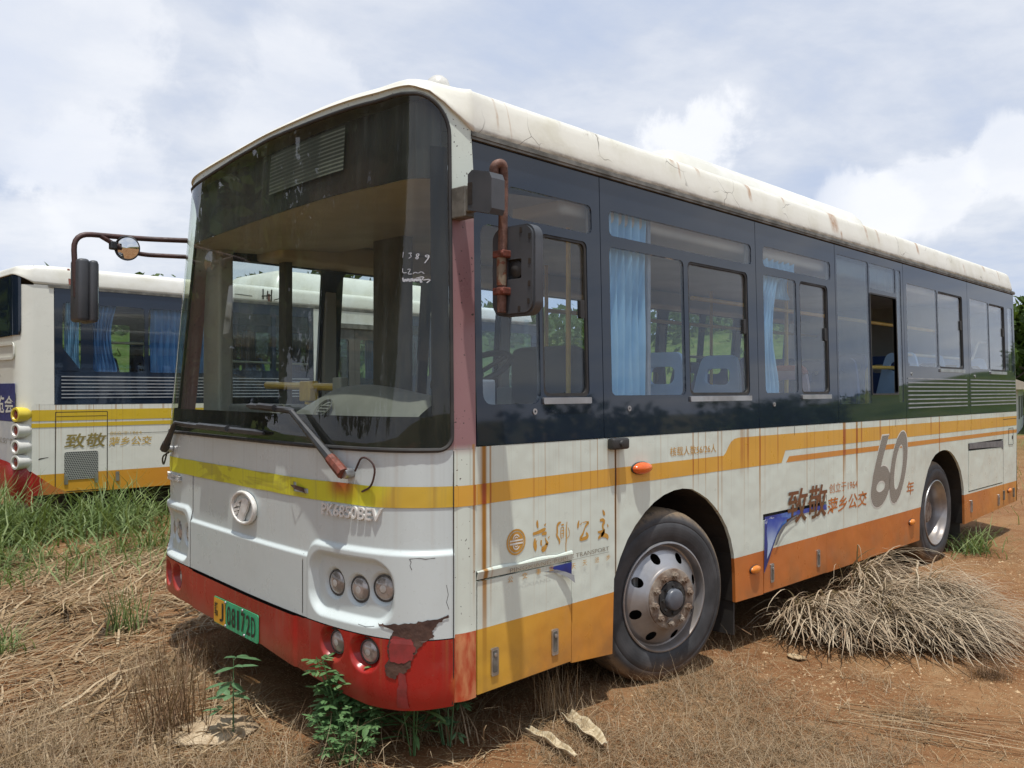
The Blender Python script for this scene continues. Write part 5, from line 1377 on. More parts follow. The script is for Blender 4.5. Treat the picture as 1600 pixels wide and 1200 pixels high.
MB().prism(rrect(-.318, -.102, 1.82, 2.16, .04, 6), [], MH, .004, -.040).build('mirror_glass', MATS['mirror_glass'], mr)
MB().lathe([(.0005, .014), (.018, .012), (.036, .002), (.038, -.01)], Matrix.Translation((MX + .006, -.220, 1.995)) @ Matrix.Rotation(R(-90), 4, 'Y'), 20).build('ball_joint', MATS['rubber'], mr, smooth=True)
for z in (2.058, 1.906):
    MB().rbox(.318, .368, -.203, -.138, z - .015, z + .015, .006).lathe([(.0005, .006), (.008, .004), (.009, 0)], Matrix.Translation((.318, -.195, z)) @ Matrix.Rotation(R(-90), 4, 'Y'), 10).build('arm_clamp', MATS['rust_clamp'], mr)
for y, z in ((-.26, 2.150), (-.308, 2.12), (-.308, 2.02), (-.306, 1.93), (-.302, 1.86), (-.25, 1.832)): MB().prism(rrect(y - .006, y + .006, z - .011, z + .011, .002), [], MH, .004, .0125).build('housing_slot', MATS['gap_dark'], mr, fix=False)

nm_ = empty('nearside_mirror', (0, 0, 0), 0, bus)
def at7(x, z, y=2.70): return (x, y, z)
MB().tube(bend([(.34, 2.62, 2.448), (.10, 2.71, 2.440), (-.31, 2.72, 2.424), (-.292, 2.72, 2.05)], .10), .016, 12).build('mirror_arm', MATS['brown_pipe'], nm_, smooth=True)
MB().tube(bend([(.34, 2.62, 2.345), (.10, 2.70, 2.340), (-.02, 2.70, 2.352), (-.16, 2.71, 2.425)], .05), .014, 12).build('mirror_brace', MATS['brown_pipe'], nm_, smooth=True)
hs = MB()
hs.rbox(-.302, -.236, 2.655, 2.80, 1.905, 2.275, .02); hs.rbox(-.240, -.192, 2.64, 2.815, 1.90, 2.268, .018)
hs.build('mirror_housing', MATS['mirror_plastic'], nm_, smooth=True, auto=35)
MB().rbox(-.194, -.186, 2.66, 2.80, 1.92, 2.25, .003).build('mirror_glass', MATS['mirror_glass'], nm_)
c_ = Vector((-.012, 2.68, 2.366)); dirn = Vector((-.62, -.76, -.12)).normalized()
M = Matrix.Translation(c_) @ dirn.to_track_quat('Z', 'Y').to_matrix().to_4x4()
rm = MB().lathe([(.0005, -.03), (.05, -.026), (.072, -.008), (.076, .006), (.070, .010), (.068, .004)], M, 32).build('round_mirror', MATS['plastic_black'], nm_, smooth=True, auto=50)
MB().lathe([(.0005, .014), (.03, .011), (.055, .005), (.068, .001)], M, 32).build('mirror_glass', MATS['mirror_glass'], rm, smooth=True)
MB().rbox(-.11, -.07, 2.68, 2.72, 2.35, 2.40, .008).build('arm_joint', MATS['plastic_black'], nm_)

# ---- wipers
def wiper(piv, elbow, tip0, tip1, armm, name='wiper'):
    w = empty(name, (0, 0, 0), 0, bus)
    P = Vector(FR.aty(*piv, .05)); E = Vector(FR.aty(*elbow, .045))
    n_ = FR.normal(piv[0])
    MB().lathe([(.0005, .05), (.02, .05), (.024, .03), (.02, .0)], Matrix.Translation(Vector(FR.aty(*piv, 0))) @ n_.to_track_quat('Z', 'Y').to_matrix().to_4x4(), 16).build('pivot', MATS['alu'], w, smooth=True)
    mid = P.lerp(E, .42)
    lo = P.lerp(E, .24)
    a1 = MB().tube([P, P.lerp(lo, .5), lo], [.027, .026, .024], 8); a1.build('wiper_arm', MATS[armm], w, smooth=True)
    MB().tube([lo, mid, E], [.022, .019, .013], 8).build('wiper_arm', MATS['plastic_black'], w, smooth=True)
    bl = MB(); pts = []
    for k in range(13):
        t = k / 12; y = tip0[0] + (tip1[0] - tip0[0]) * t; z = tip0[1] + (tip1[1] - tip0[1]) * t
        pts.append(Vector(FR.aty(y, z, .028)))
    bl.tube(pts, [.008] + [.015] * 11 + [.008], 6)
    m2 = pts[4:9]; bl.tube([p + Vector((-.016, 0, .006)) for p in m2], .016, 6)
    bl.tube([E, pts[3 if (E - pts[3]).length < (E - pts[9]).length else 9]], .009, 6)
    bl.build('wiper_blade', MATS['plastic_black'], w, smooth=True)
    return w
w1 = wiper((.398, 1.150), (.800, 1.405), (.80, 1.408), (1.29, 1.425), 'rust_clamp')
MB().tube(bend([FR.aty(.37, 1.16, .01), FR.aty(.31, 1.235, .03), FR.aty(.24, 1.19, .03), FR.aty(.27, 1.10, .02), FR.aty(.335, 1.075, .004)], .06), .0045, 8).build('washer_hose', MATS['brown_pipe'], w1, smooth=True)
w2 = wiper((2.42, 1.150), (2.24, 1.315), (2.27, 1.305), (1.09, 1.295), 'plastic_black')
MB().tube(bend([FR.aty(2.40, 1.13, .03), FR.aty(2.50, 1.10, .05), FR.aty(2.56, 1.03, .04), FR.aty(2.53, 1.12, .02)], .05), .005, 8).build('washer_hose', MATS['rubber'], w2, smooth=True)
# ------------------------------------------------------------------ the bus behind it (faces right; we see its right side and rear corner)
B2 = empty('city_bus', (0.88, 7.8, 0.0))
tag(B2, 'white bus with yellow stripes behind the front bus, facing right, four round tail pods', 'bus', 'retired city buses')
W2, L2 = 2.5, 8.6
def lean2(z): return max(0.0, (z - 1.35) / 1.32) * 0.03
def S2(x, z, off=0.0): return (x - .88, lean2(z) - off, z)                 # x given in world metres along the row
def S2F(x, z, off=0.0): return (x - .88, W2 - lean2(z) + off, z)
def livery2(n_):
    v = n_.obj(); x, y, z = n_.xyz(v)
    c = n_.ramp(n_.lin(x, 0.0, 8.0), [(0.0, (0.62, 0.34, 0.03)), (0.25, (0.60, 0.25, 0.035)), (1.0, (0.55, 0.16, 0.03))])
    c = n_.mix(n_.m('GREATER_THAN', z, 0.557), c, (0.72, 0.72, 0.64))
    return c
paint('livery_two', livery2, ztop=1.34, streak=0.75, dirt=0.2, explicit=((0.42, .012, .2, .5), (0.5, .02, .3, .12), (0.62, .01, .4, .3), (0.75, .02, .3, .15), (1.05, .014, .5, .35), (1.35, .03, .4, .2), (1.62, .02, .5, .3)), dent=0.3)
paint('stripe_two', (0.62, 0.43, 0.03), ztop=1.34, streak=0.5)
arch2 = [(2.9 + .0, .33), (2.9, .62), (3.0, .80), (3.2, .93), (3.45, .98), (3.7, .93), (3.9, .80), (4.0, .62), (4.0, .33)]
arch2f = [(a + 4.35, b) for a, b in arch2]
oo = [(1.02, 1.335), (1.02, .60), (1.25, .42), (1.32, .33)] + arch2 + arch2f + [(9.2, .33), (9.3, 1.335)]
MB().prism(oo, [], S2, .02).build('side_panel', MATS['livery_two'], B2)
MB().prism([(1.1, 1.335), (1.1, .33), (9.2, .33), (9.3, 1.335)], [], S2F, .02).build('side_panel', MATS['livery_two'], B2)
# rounded rear corner and rear wall
def rear2(z):
    p = []; r = .17; l_ = lean2(z)
    for k in range(13):
        a = R(90 * k / 12); p.append((r * (1 - math.cos(a)) if False else r - r * math.sin(a), l_ + r - r * math.cos(a)))
    p = [(r + .0, l_)] + p[1:] if False else p
    return p
mb = MB(); vs = []; zs = [.60, .8, 1.0, 1.335, 1.8, 2.3, 2.67]; n = 13
for z in zs: vs += [(x, y, z) for x, y in rear2(z)]
mb.add(vs, [(j * n + i, j * n + i + 1, (j + 1) * n + i + 1, (j + 1) * n + i) for j in range(len(zs) - 1) for i in range(n - 1)])
vs = []
for z in zs: vs += [(0.0, lean2(z) + .17, z), (0.0, W2 - .17, z), (.17, W2, z)]
mb.add(vs, [(j * 3 + i, j * 3 + i + 1, (j + 1) * 3 + i + 1, (j + 1) * 3 + i) for j in range(len(zs) - 1) for i in range(2)])
# pillar between the corner and the glass
mb.prism([(1.05, 1.337), (1.255, 1.337), (1.255, 2.68), (1.05, 2.68)], [], S2, .02, .0)
mb.build('rear_corner', MATS['livery_two'], B2, smooth=True, auto=40)
vs = []; fs = []
pts = [(.16, -.004), (.08, .01), (.03, .05), (.0, .12), (-.015, .3), (-.02, 1.2), (-.015, W2 - .2)]
for z, o in ((.26, .01), (.38, -.012), (.52, -.018), (.60, -.012), (.66, .0)):
    vs += [(x - (.0 if i < 3 else 0) + o * (1 if x < .1 else .2), y + o * (.5 if i < 3 else 0), z + .09 * min(1, max(0, (y - .05) / .5)) - (.12 if i == 0 else 0)) for i, (x, y) in enumerate(pts)]
n = len(pts)
obj('rear_bumper', vs, [(j * n + i, j * n + i + 1, (j + 1) * n + i + 1, (j + 1) * n + i) for j in range(4) for i in range(n - 1)], MATS['bumper_red'], B2, smooth=True)
MB().prism([(1.02, .60), (1.25, .42), (1.42, .33), (1.0, .33)], [], S2, .02, .004).build('rear_bumper', MATS['bumper_red'], B2)
def RF(u, v, off=0.0): return (-off, u, v)                                   # rear wall, u = y inside the bus
us = [.040, .050, .062, .078, .096, .116, .14, .17, .3, .8, 1.6, 2.30]; zs_ = [2.10, 2.14, 2.3, 2.5, 2.68, 2.73, 2.765]
def rw(u, z, off):
    x = .17 - math.sqrt(max(0, .17 ** 2 - max(0, .17 - u) ** 2)); nx = -1 if u >= .17 else -max(.25, (u + .0) / .17)
    return (x - off, u + lean2(z) - off * (.5 if u < .17 else 0), z + .03 * max(0, .4 - u))
vs = [rw(u + (.03 if j in (0, len(zs_) - 1) and i == 0 else 0), z, .012) for j, z in enumerate(zs_) for i, u in enumerate(us)]
n = len(us)
obj('rear_window', vs, [(j * n + i, j * n + i + 1, (j + 1) * n + i + 1, (j + 1) * n + i) for j in range(len(zs_) - 1) for i in range(n - 1)], MATS['black_gloss'], B2, smooth=True)
MB().prism(rrect(.10, 2.3, 1.84, 2.03, .06), [rrect(.13, 2.27, 1.87, 2.06 - .06, .05)], RF, .01, .012).build('rear_moulding', MATS['livery_two'], B2)
ad = MB().prism(rrect(.075, 1.6, 1.155, 1.575, .01), [], RF, .006, .008).build('advert_panel', MATS['poster_blue'], B2)
MB().prism(rrect(.075, 1.6, .655, 1.15, .01), [], RF, .006, .008).build('advert_panel', MATS['poster_pale'], B2)
lettering('advert_lettering', '博览会', (-1.05, -.10, 1.24, 1.44), lambda u, v, o: RF(-u, v, o), MATS['decal_white'], B2, bold=.02, off=.010)
lettering('advert_lettering', '公交广告', (-.60, -.12, .90, .97), lambda u, v, o: RF(-u, v, o), MATS['decal_grey'], B2, off=.010)
for k, z in enumerate((1.232, 1.058, .878, .712)):
    M = Matrix.Translation((.19, .055, z)) @ Vector((-1, -.25, 0)).to_track_quat('Z', 'Y').to_matrix().to_4x4()
    p_ = MB().lathe([(.0005, .04), (.05, .06), (.072, .10), (.080, .15), (.083, .20), (.079, .222), (.058, .223), (.050, .204)], M, 32).build('tail_pod', MATS['tail_yellow' if k == 0 else 'tail_white'], B2, smooth=True, auto=50)
    MB().lathe([(.0005, .214), (.03, .212), (.050, .206)], M, 24).build('tail_lamp', MATS['lamp_red'], p_, smooth=True)
MB().prism([(1.02, 1.155), (9.25, 1.155), (9.25, 1.278), (1.02, 1.278)], [], S2, 0, .003).build('side_stripe', MATS['stripe_two'], B2, fix=False)
MB().prism([(1.02, 1.083), (9.25, 1.083), (9.25, 1.13), (1.02, 1.13)], [], S2, 0, .003).build('side_stripe', MATS['stripe_two'], B2, fix=False)
hx = [rrect(1.263, 1.838, .345, 1.255, .012), rrect(1.271, 1.830, .353, 1.247, .010)]
ht = MB().prism(hx[0], [hx[1]], S2, .003, .0035).build('engine_hatch', MATS['gap_dark'], B2)
MB().prism([(1.275, 1.20), (1.826, 1.20), (1.826, 1.206), (1.275, 1.206)], [], S2, 0, .0045).build('hatch_joint', MATS['gap_dark'], ht, fix=False)
def grille(n_):
    return None
m_, n_, out = mat('perforated_metal')
v = n_.obj(); vo = n_.n('ShaderNodeTexVoronoi'); vo.inputs['Scale'].default_value = 42.0; vo.inputs['Randomness'].default_value = 0.0
x, y, z = n_.xyz(v)
n_.put(vo.inputs['Vector'], n_.comb(n_.m('ADD', x, n_.m('MULTIPLY', z, 0.5)), 0.0, n_.m('MULTIPLY', z, 1.15)))
finish(n_, out, n_.mix(n_.ss(vo.outputs['Distance'], 0.42, 0.30), (0.30, 0.31, 0.28), (0.015, 0.018, 0.016)), 0.6)
MATS['perforated_metal'] = m_
MB().prism(rrect(1.362, 1.730, .48, .80, .03), [], S2, .006, .006).build('vent_grille', MATS['perforated_metal'], B2)
MB().prism([(1.845, .985), (3.6, .985), (3.6, .990), (1.845, .990)], [], S2, 0, .0035).build('panel_joint', MATS['gap_dark'], B2, fix=False)
lettering('tribute_lettering', '致敬', (1.362, 1.825, .840, 1.005), S2, MATS['decal_khaki'], B2, bold=.014, shear=.15, off=.0045)
lettering('founding_lettering', '创立于1964', (1.860, 2.235, .975, 1.015), S2, MATS['decal_palegold'], B2, off=.004)
lettering('operator_lettering', '萍乡公交', (1.850, 2.360, .845, .950), S2, MATS['decal_palegold'], B2, bold=.012, shear=.15, off=.004)
for x in (1.38, 1.71, 1.95, 2.9): MB().prism(rrect(x - .02, x + .02, .43, .54, .006), [], S2, .01, .01).build('latch', MATS['alu'], B2)
MB().prism([(1.09, .725), (1.19, .745), (1.20, .752), (1.10, .740)], [], S2, 0, .002).build('scuff_mark', MATS['gap_dark'], B2, fix=False)
# glazing of the second bus
def bay2(x0, x1, ops, side=S2):
    return bay(x0, x1, ops, side=side, z0=1.338, z1=2.655, glass_m='bus2_glass', par=B2)
g1 = bay2(1.26, 2.86 + .45, [(1.345, 1.545, 1.72, 2.50, .05, 'fixed'), (1.675, 2.275, 1.715, 2.49, .04, 'fixed'), (2.325, 3.24, 1.715, 2.49, .04, 'fixed')])
g2 = bay2(3.315, 4.655, [(3.42, 4.0, 1.76, 2.52, .03, 'fixed'), (4.06, 4.58, 1.76, 2.52, .03, 'fixed')])
MB().prism([(1.345, 1.98), (1.545, 1.72), (1.345, 1.72)], [], S2, .004, .004).build('quarter_blank', MATS['black_gloss'], g1)
for fr, xa, xb in ((g1, 1.33, 3.25), (g2, 3.40, 4.58)):
    for k in range(7):
        z = 1.415 + k * .040
        MB().prism([(xa, z - .006), (xb, z - .006), (xb, z + .006), (xa, z + .006)], [], S2, .006, .007).build('louver_slat', MATS['louver_white'], fr)
dr = MB().prism([(4.66, .40), (6.085, .40), (6.085, 2.65), (4.66, 2.65)], [[(4.775, .45), (5.97, .45), (5.97, 2.46), (4.775, 2.46)]], S2, .02, .006).build('door_frame', MATS['plain_white'], B2)
MB().prism([(4.76, 2.40), (6.0, 2.40), (6.0, 2.47), (4.76, 2.47)], [], S2, .03, .02).build('door_header', MATS['gutter_metal'], dr)
for a, b in ((4.785, 5.37), (5.375, 5.96)):
    lf = MB().prism(rrect(a, b, .46, 2.40, .02), [rrect(a + .09, b - .10, .60, 2.24, .04)], S2, .03, -.01).build('door_leaf', MATS['interior_dark'], B2)
    MB().prism(rrect(a + .09, b - .10, .60, 2.24, .04), [], S2, .004, -.02).build('door_glass', MATS['bus2_glass'], lf)
bay2(6.09, 7.6, [(6.20, 6.80, 1.72, 2.50, .04, 'fixed'), (6.86, 7.5, 1.72, 2.50, .04, 'fixed')])
bay2(7.605, 9.35, [(7.72, 8.45, 1.6, 2.50, .04, 'fixed'), (8.52, 9.2, 1.55, 2.50, .04, 'fixed')])
for x0, x1 in ((1.3, 3.2), (3.2, 4.7), (4.7, 6.2), (6.2, 7.8), (7.8, 9.3)): bay2(x0 + .003, x1, [(x0 + .1, (x0 + x1) / 2 - .03, 1.72, 2.45, .04, 'fixed'), ((x0 + x1) / 2 + .03, x1 - .1, 1.72, 2.45, .04, 'fixed')], side=S2F)
MB().prism([(1.20, 2.655), (9.4, 2.655), (9.4, 2.685), (1.20, 2.685)], [], S2, .03, .014).build('rain_gutter', MATS['gutter_metal'], B2)
MB().prism([(1.20, 2.655), (9.4, 2.655), (9.4, 2.685), (1.20, 2.685)], [], S2F, .03, .014).build('rain_gutter', MATS['gutter_metal'], B2)
# roof
e2 = []
for k in range(50): e2.append((.17 + (L2 - .62) * k / 49, .03, 2.685))
for k in range(1, 18): a = R(90 * k / 18); e2.append((L2 - .45 + .45 * math.sin(a), .03 + .45 * (1 - math.cos(a)), 2.685 + .07 * math.sin(a)))
for k in range(10): e2.append((L2, .5 + 1.5 * k / 9, 2.76))
for k in range(1, 18): a = R(90 * k / 18); e2.append((L2 - .45 + .45 * math.cos(a), W2 - .48 + .45 * math.sin(a), 2.685 + .07 * math.cos(a)))
for k in range(50): e2.append((L2 - .45 - (L2 - .62) * k / 49, W2 - .03, 2.685))
for k in range(1, 10): a = R(90 * k / 10); e2.append((.17 - .17 * math.sin(a), W2 - .03 - .17 * (1 - math.cos(a)), 2.685 + .1 * math.sin(a)))
for k in range(12): e2.append((0, W2 - .25 - (W2 - .5) * k / 11, 2.785))
for k in range(1, 10): a = R(90 * k / 10); e2.append((.17 - .17 * math.cos(a), .03 + .17 * (1 - math.sin(a)), 2.685 + .1 * math.cos(a)))
vs, fs = roof_mesh(e2, W2, L2, PROF, 2.685)
obj('roof', vs, fs, MATS['plain_white'], B2, smooth=True)
for x, h in ((1.42, .19), (3.95, .10)): MB().prism([(x - .012, 2.70), (x + .010, 2.70), (x + .014, 2.70 + h), (x - .014, 2.70 + h)], [], lambda u, v, o: (u - .88, .012 - o + max(0, v - 2.80) * .6, v), 0, .006).build('rust_stain', MATS['rust_clamp'], B2, fix=False)
RS = [[(3.86, 2.86, .02), (3.86, 2.72, .02)], [(3.93, 2.84, .018), (3.92, 2.73, .018)], [(3.99, 2.86, .02), (3.98, 2.70, .02)], [(3.84, 2.76, .016), (3.98, 2.78, .016)], [(4.02, 2.72, .01), (4.14, 2.76, .012), (4.25, 2.72, .01)], [(3.45, 2.76, .01), (3.7, 2.75, .012)]]
for st in RS: strokes('peeled_paint', [st], lambda u, v, o: (u - .88, .012 - o, v), MATS['gap_dark'], B2, off=.006)
vs = []
for i in range(nx_ + 1):
    u = (1 - math.cos(math.pi * i / nx_)) / 2
    for j in range(ny_ + 1):
        v = (1 - math.cos(math.pi * j / ny_)) / 2
        vs.append((4.30 - .88 + 3.2 * u, .45 + 1.6 * v, 2.90 + .34 * acz(u, v)))
obj('roof_air_unit', vs, [(i * (ny_ + 1) + j, (i + 1) * (ny_ + 1) + j, (i + 1) * (ny_ + 1) + j + 1, i * (ny_ + 1) + j + 1) for i in range(nx_) for j in range(ny_)], MATS['plain_white'], B2, smooth=True)
MB().rbox(2.55, 2.95, .9, 1.5, 2.92, 3.0, .03).build('roof_hatch', MATS['interior_tan'], B2)
# front end, floor, wheels, cabin
mb = MB(); vs = []
fp = [(L2 - .45 + .45 * math.sin(R(90 * k / 12)), .0 + .45 * (1 - math.cos(R(90 * k / 12)))) for k in range(13)] + [(L2, W2 - .45)] + [(L2 - .45 + .45 * math.cos(R(90 * k / 12)), W2 - .45 + .45 * math.sin(R(90 * k / 12))) for k in range(1, 13)]
n = len(fp)
for z in (.33, .9, 1.34): vs += [(x, y, z) for x, y in fp]
mb.add(vs, [(j * n + i, j * n + i + 1, (j + 1) * n + i + 1, (j + 1) * n + i) for j in range(2) for i in range(n - 1)])
mb.build('front_panel', MATS['livery_two'], B2, smooth=True)
obj('windshield', [(x, y + lean2(1.34) * 0, 1.342) for x, y in fp] + [(x - .05, y, 2.75) for x, y in fp], [(i, i + 1, n + i + 1, n + i) for i in range(n - 1)], MATS['bus2_glass'], B2, smooth=True)
MB().box(.6, L2 - .6, .25, W2 - .3, .10, .42).build('chassis', MATS['liner'], B2)
MB().box(.1, L2 - .3, .08, W2 - .08, .42, .5).box(.1, 2.0, .06, W2 - .06, .5, 1.0).build('floor_deck', MATS['interior_dark'], B2)
MB().box(.3, L2 - .5, .12, W2 - .12, 2.56, 2.58).build('ceiling_lining', MATS['interior_dark'], B2)
for x in (3.45, 7.8):
    for y, rz in ((.04, 0), (W2 - .04, R(180))):
        w = copy_tree(wf, B2); w.location = (x - .88, y, .40); w.rotation_euler = (0, 0, rz)
def seat2(x, y, z, cl='seat_navy'):
    s_ = copy_tree(SEAT0, B2); s_.location = (x - .88, y, z); s_.rotation_euler = (0, 0, R(180))
SEAT0 = [o for o in bus.children if o.name.startswith('seat')][2]
for x in (2.15, 2.75, 3.5, 4.2):
    for y in (.5, .95, 1.85): seat2(x, y, 1.2)
for x0, x1, c_, tp in ((1.40, 1.56, 'curtain_blue', .2), (1.66, 1.98, 'curtain_deep', .45), (2.38, 2.95, 'curtain_deep', 0), (3.0, 3.25, 'curtain_deep', 0)):
    curtain(x0 - .88, x1 - .88, .10, 1.70, 2.52, c_, B2, waves=7, taper=tp)
for x0, x1 in ((3.5, 3.75), (4.85, 5.1), (5.75, 5.95), (7.3, 7.6)): curtain(x0 - .88, x1 - .88, W2 - .12, 1.70, 2.46, 'curtain_deep', B2, waves=6)
for pts in ([(1.5, 2.07), (2.44, 2.08), (2.62, 1.90), (5.0, 1.87)],):
    MB().tube(bend([(x - .88, .35, z) for x, z in pts], .06), .016, 8).build('handrail', MATS['rail_cream'], B2, smooth=True)

# ------------------------------------------------------------------ far ground: hills, wood, trees, a shed
CX, CY = -2.17, -2.65
def hill_h(r, th):
    t = min(1, max(0, (r - 36) / 60)); t = t * t * (3 - 2 * t)
    e = min(1, max(0, (R(122) - th) / R(36))) * min(1, max(0, (th + R(30)) / R(26))); t *= e * e * (3 - 2 * e)
    return GZ - .3 + t * (8.2 + 1.3 * math.sin(th * 7.0) + .9 * math.sin(th * 17 + 1))
vs = []; rs = [30, 36, 42, 48, 54, 60, 66, 72, 78, 84, 90, 96, 104, 120, 160, 240, 400]; ths = [R(-30 + 155 * k / 150) for k in range(151)]
for r_ in rs:
    for th in ths:
        rr = r_ * (1 + .08 * mnoise.noise(Vector((th * 6, r_ * .05, 0))))
        vs.append((CX + rr * math.sin(th), CY + rr * math.cos(th), hill_h(r_, th) + .35 * mnoise.noise(Vector((th * 30, r_ * .2, 1)))))
n = len(ths)
m_, n_, out = mat('hill_grass')
v = n_.obj()
c = n_.ramp(n_.noise(v, .35, 6.0, .65), [(.3, (.06, .10, .02)), (.5, (.12, .17, .035)), (.68, (.20, .21, .07))])
c = n_.mix(n_.m('MULTIPLY', n_.ss(n_.noise(v, 2.4, 5.0, .7), .5, .7), .6), c, (.045, .075, .016))
finish(n_, out, c, 1.0, 0, .1, n_.noise(v, 1.5, 6.0, .7), 1.0, .6)
tag(obj('hill', vs, [(j * n + i, j * n + i + 1, (j + 1) * n + i + 1, (j + 1) * n + i) for j in range(len(rs) - 1) for i in range(n - 1)], m_, smooth=True), kind='structure')

def leafmat(name, c1, c2, c3, transl=0.3):
    m_, n_, out = mat(name)
    r_ = n_.n('ShaderNodeNewGeometry').outputs['Random Per Island']
    c = n_.ramp(r_, [(0.0, c1), (0.55, c2), (1.0, c3)])
    c = n_.mix(n_.m('MULTIPLY', n_.noise(n_.obj(), .8, 3.0), .5), c, c1)
    d = n_.n('ShaderNodeBsdfPrincipled'); n_.put(d.inputs['Base Color'], c); d.inputs['Roughness'].default_value = .55; d.inputs['Specular IOR Level'].default_value = .25
    t = n_.n('ShaderNodeBsdfTranslucent'); n_.put(t.inputs[0], n_.mix(.35, c, (.25, .32, .03)))
    mx = n_.n('ShaderNodeMixShader'); mx.inputs[0].default_value = transl
    n_.t.links.new(d.outputs[0], mx.inputs[1]); n_.t.links.new(t.outputs[0], mx.inputs[2]); n_.t.links.new(mx.outputs[0], out.inputs[0])
    MATS[name] = m_
leafmat('leaf_dark', (.020, .042, .010), (.036, .066, .016), (.060, .095, .026))
leafmat('leaf_mid', (.040, .075, .014), (.065, .115, .022), (.10, .15, .04))
leafmat('leaf_weed', (.065, .14, .05), (.11, .22, .08), (.19, .32, .13))
leafmat('leaf_sapling', (.08, .17, .075), (.12, .235, .11), (.18, .31, .16))
leafmat('grass_green', (.075, .115, .034), (.17, .25, .085), (.36, .43, .20))
leafmat('straw', (.17, .10, .048), (.36, .25, .135), (.58, .46, .30), .12)
leafmat('straw_grey', (.15, .095, .05), (.31, .22, .13), (.50, .40, .27), .12)
leafmat('straw_pale', (.25, .18, .115), (.44, .35, .245), (.62, .53, .39), .12)
leafmat('stem_brown', (.10, .055, .03), (.17, .10, .055), (.25, .16, .09), .1)
simple('bark', (.10, .075, .05), (.06, .045, .03), .9, scale=6, bump_s=.5, bump_scale=14)

rng = np.random.default_rng(11)
def leaf_cloud(centres, radii, n, size, squash=.8):
    """leaf-shaped faces spread through a set of clumps"""
    c = np.array(centres); r_ = np.array(radii)
    k = rng.choice(len(c), n, p=r_ ** 2.2 / (r_ ** 2.2).sum())
    d = rng.normal(size=(n, 3)); d /= np.linalg.norm(d, axis=1)[:, None]
    rad = r_[k] * rng.uniform(.25, 1.0, n) ** .45
    p = c[k] + d * rad[:, None] * np.array([1, 1, squash])
    a = rng.normal(size=(n, 3)); a /= np.linalg.norm(a, axis=1)[:, None]
    b = np.cross(a, d + rng.normal(size=(n, 3)) * .6); b /= np.linalg.norm(b, axis=1)[:, None]
    s_ = size * rng.uniform(.6, 1.4, n)[:, None]
    V = np.stack([p - a * s_, p + b * s_ * .45, p + a * s_, p - b * s_ * .45], 1).reshape(-1, 3)
    F_ = np.arange(n * 4).reshape(-1, 4)
    return V, F_
def npobj(name, V, F_, m_, parent=None):
    me = bpy.data.meshes.new(name)
    V = np.asarray(V, np.float32); F_ = np.asarray(F_, np.int32); k = F_.shape[1]
    me.vertices.add(len(V)); me.vertices.foreach_set('co', V.ravel())
    me.loops.add(F_.size); me.loops.foreach_set('vertex_index', F_.ravel())
    me.polygons.add(len(F_)); me.polygons.foreach_set('loop_start', np.arange(len(F_), dtype=np.int32) * k)
    me.polygons.foreach_set('loop_total', np.full(len(F_), k, np.int32))
    me.materials.append(m_); me.update(calc_edges=True)
    o = bpy.data.objects.new(name, me); COL.objects.link(o)
    if parent: o.parent = parent
    return o
def tree(name, loc, h, rad, n, size, m_, label, seed, group=None, rz=0.0):
    global rng
    rng = np.random.default_rng(seed); rd = random.Random(seed)
    t = empty(name, loc, rz); tag(t, label, 'tree', group)
    tr = MB(); top = h * .62
    tr.tube([(0, 0, -.3), (.03 * h, .01 * h, top * .5), (.02 * h, .03 * h, top)], [h * .03, h * .022, h * .012], 8)
    cs, rs_ = [], []
    for k in range(11):
        a = rd.uniform(0, 6.28); q = rd.uniform(.15, .95) * rad; z = h * rd.uniform(.36, .9)
        e = Vector((q * math.cos(a) * (1.1 - .5 * z / h), q * math.sin(a) * (1.1 - .5 * z / h), z))
        tr.tube([(.02 * h, .02 * h, top * rd.uniform(.4, .95)), e * .6 + Vector((0, 0, .1 * h)) * .3, e], [h * .010, h * .007, h * .003], 5)
        cs.append(e); rs_.append(rad * rd.uniform(.30, .52))
    tr.build('trunk', MATS['bark'], t, smooth=True)
    V, F_ = leaf_cloud(cs, rs_, n, size)
    npobj('crown', V, F_, MATS[m_], t)
    return t
# trees seen over the roof of the second bus, and past the rear of the front bus
def pol(th, r_): return (CX + r_ * math.sin(R(th)), CY + r_ * math.cos(R(th)), GZ - .1)
tree('broadleaf_tree', (16.8, 31.0, GZ), 6.6, 2.6, 5200, .20, 'leaf_dark', 'dark leafy tree left of the windshield curtain, above the roof of the bus behind', 3)
tree('broadleaf_tree', (20.6, 30.0, GZ), 7.3, 2.9, 5600, .20, 'leaf_dark', 'dark leafy tree over the white roof pod of the bus behind, seen through the windshield', 4)
tree('broadleaf_tree', (24.2, 29.5, GZ), 7.4, 2.8, 5600, .20, 'leaf_dark', 'dark leafy tree right of the roof pod of the bus behind, seen through the windshield', 5)
tree('broadleaf_tree', (41.5, 7.2, GZ), 5.9, 3.0, 6500, .22, 'leaf_mid', 'green tree behind the rear of the front bus at the right edge', 6)
tree('broadleaf_tree', (46.5, 9.0, GZ), 5.6, 3.2, 6500, .22, 'leaf_mid', 'darker green tree furthest right behind the low shed', 8)
